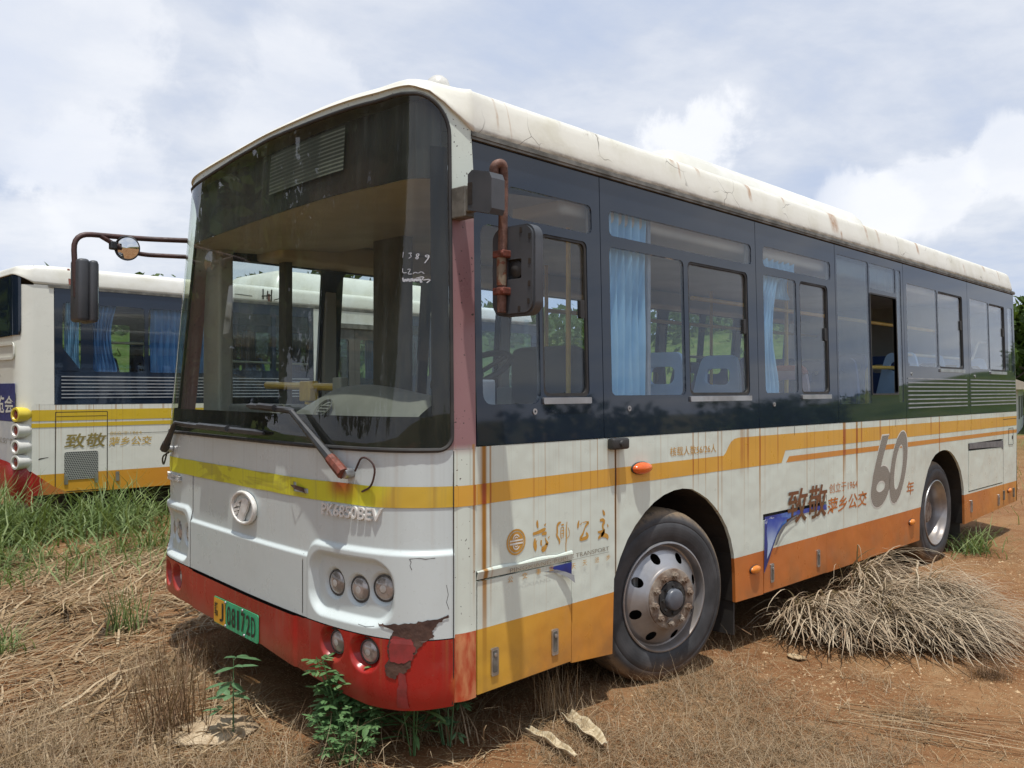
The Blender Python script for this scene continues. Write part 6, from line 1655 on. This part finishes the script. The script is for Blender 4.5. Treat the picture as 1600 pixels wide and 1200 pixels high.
# wood on the ridge
cs, rs_ = [], []
rd = random.Random(5)
for k in range(520):
    th = R(rd.uniform(-4, 100)); r_ = rd.uniform(70, 112)
    s_ = rd.uniform(1.6, 3.2)
    cs.append((CX + r_ * math.sin(th), CY + r_ * math.cos(th), hill_h(r_, th) + s_ * rd.uniform(.2, .7))); rs_.append(s_)
for k in range(160):
    th = R(rd.uniform(0, 82)); r_ = rd.uniform(40, 70); s_ = rd.uniform(.5, 1.2)
    cs.append((CX + r_ * math.sin(th), CY + r_ * math.cos(th), hill_h(r_, th) + s_ * .3)); rs_.append(s_)
rng = np.random.default_rng(21)
V, F_ = leaf_cloud(cs, rs_, 42000, .42)
tag(npobj('hillside_wood', V, F_, MATS['leaf_mid']), kind='stuff')
# tall wooded slope beside the yard: it is what the windshield mirrors
cs, rs_ = [], []
for k in range(380):
    th = rd.uniform(-80, -2); d = rd.uniform(23, 34)
    hmax = float(np.interp(-th, [2, 10, 13, 17, 22, 30, 80], [5.0, 6.0, 8.0, 11.5, 15.0, 19.0, 17.0])) 
    s_ = rd.uniform(1.3, 2.6); z = rd.uniform(.2, 1) * hmax
    cs.append((d * math.sin(R(th)), d * math.cos(R(th)) + 1.0, z)); rs_.append(s_)
V, F_ = leaf_cloud(cs, rs_, 50000, .40)
tag(npobj('tall_wood', V, F_, MATS['leaf_mid']), kind='stuff')
cs, rs_ = [], []
for k in range(230):
    x = rd.uniform(-14, 130); y = -13 - rd.uniform(0, 5) - max(0, x - 30) * .30; s_ = rd.uniform(.6, 1.3) * (1 + max(0, x - 40) / 90)
    cs.append((x, y, GZ + s_ * rd.uniform(.4, 1.0))); rs_.append(s_)
V, F_ = leaf_cloud(cs, rs_, 16000, .22)
tag(npobj('roadside_scrub', V, F_, MATS['leaf_dark']), kind='stuff')
# low shed at the right edge
sh = empty('farm_shed', (36.5, 6.6, GZ), R(12)); tag(sh, 'low grey shed with a brown roof beyond the rear of the front bus', 'shed')
MB().box(-4, 4, 0, 4, -.5, 1.75).build('wall', MATS['poster_pale'], sh)
MB().add([(-4.4, -.6, 1.72), (4.4, -.6, 1.72), (4.4, 2, 2.65), (-4.4, 2, 2.65), (4.4, 4.6, 1.72), (-4.4, 4.6, 1.72), (-4.4, -.6, 1.60), (4.4, -.6, 1.60), (4.4, 4.6, 1.6), (-4.4, 4.6, 1.6)], [(0, 1, 2, 3), (3, 2, 4, 5), (0, 6, 7, 1), (4, 8, 9, 5), (6, 9, 8, 7), (1, 7, 8, 4, 2), (0, 3, 5, 9, 6)]).build('roof', MATS['interior_tan'], sh)
for x in (-2.4, 0.2, 2.6): MB().box(x - .45, x + .45, -.02, .0, .5, 1.35).build('window', MATS['interior_dark'], sh)

# ------------------------------------------------------------------ grass, straw and weeds
def blades(P, L_, w, az, e0, e1, nseg=3, z0=0.0, jit=.25):
    """tapered bent blades; P (n,2) positions, e0/e1 start and end elevation angle"""
    n = len(P); P3 = np.array([[x, y, gh(x, y)] for x, y in P]); P3[:, 2] += z0
    dirx, diry = np.cos(az), np.sin(az)
    V = np.zeros((n, nseg + 1, 2, 3)); pos = P3.copy()
    px_, py_ = -diry, dirx
    for s_ in range(nseg + 1):
        t = s_ / nseg; ww = w * (1 - t) ** .7 * .5 + w * .03
        V[:, s_, 0] = pos - np.stack([px_ * ww, py_ * ww, 0 * ww], 1); V[:, s_, 1] = pos + np.stack([px_ * ww, py_ * ww, 0 * ww], 1)
        e = e0 + (e1 - e0) * (t + .5 / nseg); st = L_ / nseg
        az2 = az + rng.normal(0, jit, n)
        pos = pos + np.stack([np.cos(az2) * np.cos(e) * st, np.sin(az2) * np.cos(e) * st, np.sin(e) * st], 1)
        for _ in (0,):
            pos[:, 2] = np.maximum(pos[:, 2], GZ - .02)
    base = (np.arange(n) * (nseg + 1) * 2)[:, None]
    F_ = []
    for s_ in range(nseg):
        F_.append(np.concatenate([base + 2 * s_, base + 2 * s_ + 1, base + 2 * s_ + 3, base + 2 * s_ + 2], 1))
    return V.reshape(-1, 3), np.stack(F_, 1).reshape(-1, 4)
def merge(parts):
    V, F_, k = [], [], 0
    for v, f in parts: V.append(v); F_.append(f + k); k += len(v)
    return np.concatenate(V), np.concatenate(F_)
def scat(n, x0, x1, y0, y1, clump=.0, f=1.2, keep=None):
    out_ = []
    while len(out_) < n:
        x, y = random.uniform(x0, x1), random.uniform(y0, y1)
        if clump and mnoise.noise(Vector((x * f, y * f, 7.3))) < clump * random.uniform(-1, 1): continue
        if keep and not keep(x, y): continue
        out_.append((x, y))
    return np.array(out_)
def U(a, b, n): return rng.uniform(a, b, n)
not_bus = lambda x, y: not (x > .1 and .12 < y < 2.6)
# tall green grass in front of the second bus
P1 = scat(3600, -1.6, 5.5, 5.9, 7.78, .55, .8); n = len(P1)
P2 = scat(1300, -1.6, 4.5, 4.6, 6.2, .9, 1.0); n2 = len(P2)
P3_ = scat(3600, -1.8, 10.0, 7.15, 8.0, .2); n3 = len(P3_)
gp = [blades(P1, U(.35, .85, n), U(.010, .024, n), U(0, 6.28, n), U(.8, 1.5, n), U(-1.1, .8, n), 5, 0, .35),
      blades(P2, U(.18, .55, n2), U(.007, .016, n2), U(0, 6.28, n2), U(.7, 1.5, n2), U(-.9, .7, n2), 5, 0, .35),
      blades(P3_, U(.50, .95, n3), U(.010, .024, n3), U(0, 6.28, n3), U(1.0, 1.5, n3), U(-.6, .9, n3), 5, 0, .3)]
V, F_ = merge(gp); tag(npobj('tall_grass', V, F_, MATS['grass_green']), kind='stuff')
# bleached straw lying on the soil, left
P1 = scat(11000, -1.6, 4.2, .9, 6.6, .75, .8, not_bus); n = len(P1)
P2 = scat(3500, -1.3, 1.2, .0, 2.6, .7, 1.4, not_bus); n2 = len(P2)
P3_ = scat(4200, .2, 9.5, -2.6, .12, .8, 1.0, lambda x, y: x * .9 + y < 8); n3 = len(P3_)
P6 = scat(900, -1.6, 3.6, 1.6, 6.4, .9, .7, not_bus); n6 = len(P6)
parts = [blades(P1, U(.12, .50, n), U(.004, .014, n), rng.normal(.3, .9, n), U(-.02, .32, n), U(-.35, .05, n), 3, .012),
         blades(P6, U(.35, .85, n6), U(.010, .022, n6), rng.normal(.3, .7, n6), U(.05, .35, n6), U(-.4, .0, n6), 5, .02),
         blades(P2, U(.06, .28, n2), U(.002, .006, n2), U(0, 6.28, n2), U(.0, .5, n2), U(-.5, .1, n2), 3, .01),
         blades(P3_, U(.05, .26, n3), U(.0015, .004, n3), U(0, 6.28, n3), U(.0, .4, n3), U(-.4, .05, n3), 3, .008)]
V, F_ = merge(parts); tag(npobj('dry_straw', V, F_, MATS['straw']), kind='stuff')
# fine dead grass standing up, bottom left, and matted at the bottom right
P1 = scat(2400, -1.2, .9, .2, 2.6, .5, 1.6, not_bus); n = len(P1)
P2 = scat(7500, .55, 2.7, -1.6, .05, .55, 1.5, lambda x, y: (y < -.02 - .0 * x) and math.hypot((x - 1.55) / 1.1, (y + .62) / .55) < 1.25); n2 = len(P2)
P4 = scat(700, .5, 3.0, -.15, .35, .0); n4 = len(P4)
P5 = scat(900, -1.2, .4, .3, 2.0, .3); n5 = len(P5)
parts = [blades(P1, U(.08, .30, n), U(.0015, .0035, n), U(0, 6.28, n), U(.6, 1.5, n), U(-.2, 1.2, n), 4),
         blades(P2, U(.06, .22, n2), U(.0012, .003, n2), U(0, 6.28, n2), U(.2, 1.2, n2), U(-1.0, .3, n2), 4),
         blades(P4, U(.05, .22, n4), U(.001, .0025, n4), U(0, 6.28, n4), U(.7, 1.5, n4), U(.0, 1.3, n4), 4),
         blades(P5, U(.15, .42, n5), U(.002, .004, n5), U(0, 6.28, n5), U(.4, 1.3, n5), U(-.6, .5, n5), 4)]
V, F_ = merge(parts); tag(npobj('dead_grass', V, F_, MATS['straw_grey']), kind='stuff')
# sparse greens far right and along the rear
P1 = scat(1600, 6.4, 30, -3, 7, .9, .5, lambda x, y: not (x < 8.9 and y > -.1)); n = len(P1)
P2 = scat(1200, 5, 20, -4, 6, .6, .7, lambda x, y: not (x < 8.9 and y > -.1)); n2 = len(P2)
V, F_ = merge([blades(P1, U(.1, .38, n), U(.005, .014, n), U(0, 6.28, n), U(.6, 1.5, n), U(-.4, .9, n), 3)]); tag(npobj('yard_grass', V, F_, MATS['grass_green']), kind='stuff')
V, F_ = merge([blades(P2, U(.1, .5, n2), U(.004, .01, n2), U(0, 6.28, n2), U(.2, 1.2, n2), U(-.6, .2, n2), 3)]); tag(npobj('yard_straw', V, F_, MATS['straw']), kind='stuff')
# small stones and clods
mb = MB()
for k in range(5200):
    x, y = random.uniform(.9, 7), random.uniform(-2.2, .1)
    if mnoise.noise(Vector((x * .9, y * .9, 3))) < random.uniform(-.3, .5): continue
    s_ = random.uniform(.003, .011) * (1.6 if random.random() < .06 else 1)
    z = gh(x, y); a = random.uniform(0, 6)
    p = [(x + s_ * math.cos(a + t) * random.uniform(.7, 1.2), y + s_ * math.sin(a + t) * random.uniform(.7, 1.2), z) for t in (0, 1.57, 3.14, 4.71)]
    q = (x + s_ * .2, y, z + s_ * random.uniform(.5, .9))
    mb.add(p + [q], [(0, 1, 4), (1, 2, 4), (2, 3, 4), (3, 0, 4)])
simple('clod', (.50, .36, .21), (.30, .17, .08), .95, scale=3)
tag(mb.build('soil_clods', MATS['clod'], fix=False), kind='stuff')

def clump(name, label, cat, base, n, L_, w, m_, e0, e1, spread, azr=(0, 6.28), seg=5, group=None, jit=.12):
    x, y = base
    P = np.stack([x + rng.normal(0, spread[0], n), y + rng.normal(0, spread[1], n)], 1)
    V, F_ = blades(P, U(*L_, n), U(*w, n), U(*azr, n), U(*e0, n), U(*e1, n), seg, 0, jit)
    o = npobj(name, V - np.array([x, y, GZ]), F_, MATS[m_]); o.location = (x, y, GZ)
    tag(o, label, cat, group); return o
# drooping heaps of dead grass, right of the front wheel
G_ = 'heaps of dead grass beside the bus'
def heap(label, crest, n, L_, fan, seed, mats=('straw_pale', 'stem_brown')):
    """a fallen tussock: several crowns from which long blades arch over and down"""
    global rng
    rng = np.random.default_rng(seed); rd = random.Random(seed)
    x0, y0 = crest[0][0], crest[0][1]
    root = empty('dead_grass_heap', (x0, y0, GZ)); tag(root, label, 'grass heap', G_)
    up, dn = [], []
    for (x, y, zc) in crest:
        k = n // len(crest)
        P = np.stack([x + rng.normal(0, .09, k), y + rng.normal(0, .06, k)], 1)
        v, f = blades(P, U(L_[0], L_[1], k), U(.004, .015, k), rng.normal(fan, .70, k), U(.35, 1.25, k), U(-1.5, -.45, k), 9, 0, .075)
        v[:, 2] += np.repeat(rng.uniform(.15, 1, k) * zc, 20)
        up.append((v, f))
        k = n // len(crest) // 2
        P = np.stack([x + rng.normal(0, .16, k), y + rng.normal(0, .12, k)], 1)
        v, f = blades(P, U(.15, .5, k), U(.004, .012, k), U(0, 6.28, k), U(.0, .9, k), U(-1.0, .2, k), 4, .0, .3)
        v[:, 2] += np.repeat(rng.uniform(.0, .8, k) * zc, 10)
        dn.append((v, f))
    for nm, parts_, m__ in (('blade_layer', up, mats[0]), ('thatch', dn, mats[1])):  # thatch coloured darker to paint the shaded gaps between the blades
        V, F_ = merge(parts_); V = V - np.array([x0, y0, GZ]); V[:, 2] = np.maximum(V[:, 2], .004)
        npobj(nm, V, F_, MATS[m__], root)
heap('grey arching heap of dead grass below the blue torn film flap', [(3.24, -.08, .16), (3.46, -.16, .20), (3.33, -.36, .10)], 640, (.28, .62), 4.2, 31)
heap('widest heap of dead grass, spilling forward over the bare soil', [(3.52, -.54, .16), (3.76, -.42, .24), (3.60, -.80, .09)], 820, (.32, .75), 4.6, 32)
heap('tall ragged heap of dead grass leaning against the orange skirt', [(4.24, -.06, .30), (4.02, -.18, .22)], 480, (.35, .85), 4.45, 33)
heap('straw coloured heap of dead grass in front of the rear wheel', [(4.16, -.52, .26), (4.38, -.50, .22), (3.98, -.80, .12)], 760, (.34, .72), 4.55, 34)
clump('dead_grass_heap', 'low dark wispy grass heap near the right edge of the photo', 'grass heap', (3.15, -1.22), 300, (.08, .20), (.0015, .003), 'stem_brown', (.2, 1.5), (-1.0, .8), (.06, .05), (0, 6.28), 4, G_)
T_ = 'grass tufts on the bare soil'
clump('grass_tuft', 'upright green grass tuft in the straw left of the number plate', 'grass tuft', (.12, 3.02), 60, (.18, .40), (.006, .011), 'grass_green', (1.15, 1.5), (.7, 1.4), (.07, .06), (0, 6.28), 4, T_)
clump('grass_tuft', 'green grass tuft growing behind the rear wheel', 'grass tuft', (7.0, -.05), 170, (.2, .48), (.006, .012), 'grass_green', (.6, 1.4), (-.6, .6), (.16, .08), (0, 6.28), 4, T_)
clump('grass_tuft', 'small green grass tuft at the right edge behind the bus', 'grass tuft', (8.6, -.75), 90, (.15, .34), (.005, .010), 'grass_green', (.7, 1.4), (-.2, .8), (.08, .08), (0, 6.28), 4, T_)
clump('grass_tuft', 'faded green grass tuft at the left edge of the photo', 'grass tuft', (-.55, 3.15), 90, (.12, .30), (.005, .010), 'grass_green', (.7, 1.4), (-.3, .8), (.08, .08), (0, 6.28), 4, T_)
clump('stem_tuft', 'tuft of brown dead stems left of the pale scrap', 'grass tuft', (-.40, 1.27), 130, (.22, .52), (.003, .007), 'stem_brown', (.9, 1.45), (.6, 1.5), (.07, .07), (0, 6.28), 4, T_)
clump('stem_tuft', 'tuft of brown dead stems under the number plate', 'grass tuft', (.10, 1.95), 60, (.18, .40), (.003, .006), 'stem_brown', (.9, 1.45), (.4, 1.5), (.10, .08), (0, 6.28), 4, T_)
clump('stem_tuft', 'pale twiggy dead grass under the skirt left of the front wheel', 'grass tuft', (.98, .10), 90, (.14, .34), (.0018, .0035), 'straw', (1.0, 1.5), (.6, 1.5), (.07, .03), (0, 6.28), 4, T_)
clump('stem_tuft', 'thin dark grass arching below the red bumper corner', 'grass tuft', (.45, .28), 70, (.20, .42), (.004, .008), 'straw_grey', (.9, 1.4), (-.9, .4), (.12, .07), (0, 6.28), 5, T_)
clump('fallen_reeds', 'bundle of long bleached reeds lying at the bottom right', 'reeds', (2.0, -.92), 16, (.6, 1.25), (.005, .010), 'straw', (.02, .10), (-.08, .02), (.16, .08), (4.75, 5.3), 7, None, .05)
clump('fallen_reeds', 'pale fanned palm-like reeds lying at the left edge', 'reeds', (.05, 3.9), 22, (.35, .75), (.012, .022), 'straw', (.25, .6), (-.4, .0), (.04, .04), (3.4, 5.3), 6)
clump('fallen_reeds', 'long pale blades lying flat across the straw at the left', 'reeds', (-.55, 2.2), 12, (.5, .9), (.010, .018), 'straw', (.05, .16), (-.12, .02), (.25, .3), (.0, .8), 6)

def leafy(name, label, cat, base, h, stems, m_, lf, n_leaf, spread, compound=3, droop=.3, seed=1, lsz=.13):
    rd = random.Random(seed); x0, y0 = base; z0 = gh(x0, y0)
    t = empty(name, (x0, y0, z0)); tag(t, label, cat)
    st = MB(); lv = MB()
    def leaf(p, d, L_):
        d = d.normalized(); s_ = d.cross(Vector((0, 0, 1))); s_ = s_.normalized() if s_.length > .01 else Vector((1, 0, 0))
        u = s_.cross(d); w = L_ * lf
        a = p; b = p + d * L_ * .4 + u * L_ * .05; c = p + d * L_ * .75 + u * L_ * .0; e = p + d * L_ - u * L_ * .12
        lv.add([a, b + s_ * w - u * w * .3, b, b - s_ * w - u * w * .3, c + s_ * w * .75 - u * w * .3, c, c - s_ * w * .75 - u * w * .3, e],
               [(0, 1, 2), (0, 2, 3), (1, 4, 5, 2), (2, 5, 6, 3), (4, 7, 5), (5, 7, 6)])
    for k in range(stems):
        a = rd.uniform(0, 6.28); q = spread * rd.uniform(.1, 1) if k else .0
        top = Vector((q * math.cos(a), q * math.sin(a), h * rd.uniform(.6, 1.0) if k else h)); b0 = Vector((top.x * .25, top.y * .25, 0))
        st.tube([b0, b0.lerp(top, .5) + Vector((0, 0, .03 * h)), top], [h * .012, h * .009, h * .004], 5)
        for j in range(n_leaf):
            f = .25 + .75 * (j + rd.random()) / n_leaf
            p = b0.lerp(top, f); az = rd.uniform(0, 6.28); el = rd.uniform(.0, .7) - droop * (1 - f)
            d = Vector((math.cos(az) * math.cos(el), math.sin(az) * math.cos(el), math.sin(el)))
            pl_ = h * rd.uniform(.08, .20) * (1.2 - .5 * f)
            tip = p + d * pl_
            st.tube([p, tip], [h * .004, h * .003], 4)
            L_ = h * lsz * rd.uniform(.8, 1.2)
            side = d.cross(Vector((0, 0, 1))).normalized()
            leaf(tip, d + Vector((0, 0, -.25)), L_)
            for c_ in range(compound - 1):
                s_ = 1 if c_ % 2 else -1; f2 = .5 + .5 * (c_ // 2 + 1) / max(1, compound // 2)
                leaf(p.lerp(tip, min(1, f2)), d * .6 + side * s_ + Vector((0, 0, -.2)), L_ * rd.uniform(.75, 1))
    st.build('stem', MATS[m_], t, smooth=True)
    lv.build('foliage', MATS[m_], t, smooth=False, fix=False)
    return t
leafy('leafy_sapling', 'young sapling with a few long green leaves beside the pale scrap', 'plant', (-.20, 1.02), .36, 1, 'leaf_sapling', .17, 6, .0, 3, .25, 3, .30)
leafy('leafy_weed', 'bushy green weed with small leaves in front of the fog lamps', 'plant', (.07, .46), .47, 12, 'leaf_weed', .22, 12, .19, 5, .3, 4, .12)
leafy('leafy_weed', 'pale green ferny weed at the bottom edge below the bushy weed', 'plant', (-.04, .34), .24, 10, 'leaf_weed', .22, 9, .16, 5, .2, 9)
leafy('leafy_weed', 'green weed with narrow pointed leaves under the bumper corner', 'plant', (.22, .24), .34, 4, 'leaf_weed', .09, 7, .08, 1, .1, 12, .34)
leafy('leafy_weed', 'dark green weed with drooping leaflets below the red bumper corner', 'plant', (.40, .22), .36, 4, 'leaf_sapling', .19, 7, .12, 4, .5, 15, .17)
# litter
def scrap(name, label, cat, pts, m_, bulge, seed):
    cx_ = sum(p[0] for p in pts) / len(pts); cy_ = sum(p[1] for p in pts) / len(pts)
    mb = MB(); rd = random.Random(seed); rings = []
    n = len(pts); m2 = 4
    vs = []
    for s_ in range(m2 + 1):
        f = 1 - s_ / (m2 + .6)
        for i in range(n * 3):
            a = pts[i // 3]; b = pts[(i // 3 + 1) % n]; t = (i % 3) / 3
            x = a[0] + (b[0] - a[0]) * t; y = a[1] + (b[1] - a[1]) * t
            x = cx_ + (x - cx_) * f + rd.uniform(-1, 1) * .008; y = cy_ + (y - cy_) * f + rd.uniform(-1, 1) * .008
            vs.append((x - cx_, y - cy_, gh(x, y) - GZ + .012 + bulge * (1 - f ** 2) + rd.uniform(-1, 1) * bulge * .25))
    k = n * 3
    fs = [(s_ * k + i, s_ * k + (i + 1) % k, (s_ + 1) * k + (i + 1) % k, (s_ + 1) * k + i) for s_ in range(m2) for i in range(k)]
    fs.append(tuple(range(m2 * k, m2 * k + k)))
    o = obj(name, vs, fs, MATS[m_], None, smooth=True); o.location = (cx_, cy_, GZ)
    sd = o.modifiers.new('thickness', 'SOLIDIFY'); sd.thickness = .006
    tag(o, label, cat); return o
simple('pale_scrap', (.50, .40, .27), (.36, .26, .16), .85, scale=10, bump_s=.6, bump_scale=30)
simple('sheath', (.46, .36, .22), (.34, .24, .13), .7, scale=9)
scrap('crumpled_scrap', 'pale crumpled scrap lying under the sapling leaves', 'scrap', [(-.44, 1.26), (-.20, 1.32), (-.03, 1.16), (-.08, 1.0), (-.26, .93), (-.42, 1.08)], 'pale_scrap', .02, 2)
def sheath(label, pts, w, curl, seed):
    """a dried leaf sheath: a thin strip curled across its width"""
    rd = random.Random(seed); n = 18; m2 = 8; vs = []
    path = bend([Vector((x, y, 0)) for x, y in pts], .12, 6); L_ = [0]
    for i in range(1, len(path)): L_.append(L_[-1] + (path[i] - path[i - 1]).length)
    o = path[0].copy()
    for i in range(n + 1):
        s_ = L_[-1] * i / n; k = max(j for j in range(len(L_)) if L_[j] <= s_ + 1e-9); k = min(k, len(path) - 2)
        t = (s_ - L_[k]) / max(1e-6, L_[k + 1] - L_[k]); c = path[k].lerp(path[k + 1], t); d = (path[k + 1] - path[k]).normalized(); sd = Vector((-d.y, d.x, 0))
        ww = w * (.35 + .65 * math.sin(math.pi * min(1, .18 + .80 * i / n))) * (1 + .03 * math.sin(i * 1.3))
        for j in range(m2 + 1):
            a = (j / m2 - .5) * curl
            lift = ww * (1 - math.cos(a)) * .8 + .006 * math.sin(i * .9 + j) + .03 * (i / n) ** 2
            p = c + sd * (ww * math.sin(a) / max(.5, math.sin(curl / 2)) * .5)
            vs.append((p.x - o.x, p.y - o.y, gh(p.x, p.y) - GZ + .012 + lift))
    fs = [(i * (m2 + 1) + j, i * (m2 + 1) + j + 1, (i + 1) * (m2 + 1) + j + 1, (i + 1) * (m2 + 1) + j) for i in range(n) for j in range(m2)]
    ob = obj('leaf_sheath', vs, fs, MATS['sheath_pale'], None, smooth=True); ob.location = (o.x, o.y, GZ)
    sd_ = ob.modifiers.new('thickness', 'SOLIDIFY'); sd_.thickness = .003
    tag(ob, label, 'litter')
m_, n_, out = mat('sheath_pale')
v = n_.obj(); x, y, z = n_.xyz(v)
c = n_.mix(n_.ss(n_.noise(n_.comb(n_.m('MULTIPLY', n_.m('ADD', x, y), 30.0), n_.m('MULTIPLY', n_.m('SUBTRACT', x, y), 4.0), 0.0), 1.0, 4.0), .4, .65), (.58, .50, .35), (.42, .33, .20))
c = n_.mix(n_.m('MULTIPLY', n_.ss(n_.noise(v, 9.0, 3.0), .58, .7), .5), c, (.20, .38, .33))
finish(n_, out, c, .6)
MATS['sheath_pale'] = m_
sheath('broad pale sheath with a faded green mark lying at the bottom centre', [(.985, .03), (.90, -.14), (.80, -.34)], .085, 2.0, 3)
sheath('narrow pale sheath left of the broad one at the bottom centre', [(.735, .06), (.71, -.10), (.635, -.32)], .05, 2.4, 4)
scrap('dry_leaf', 'single pale dry leaf on bare soil below the blue film flap', 'leaf', [(2.70, -.25), (2.75, -.22), (2.80, -.29), (2.76, -.33), (2.70, -.32)], 'sheath', .012, 5)
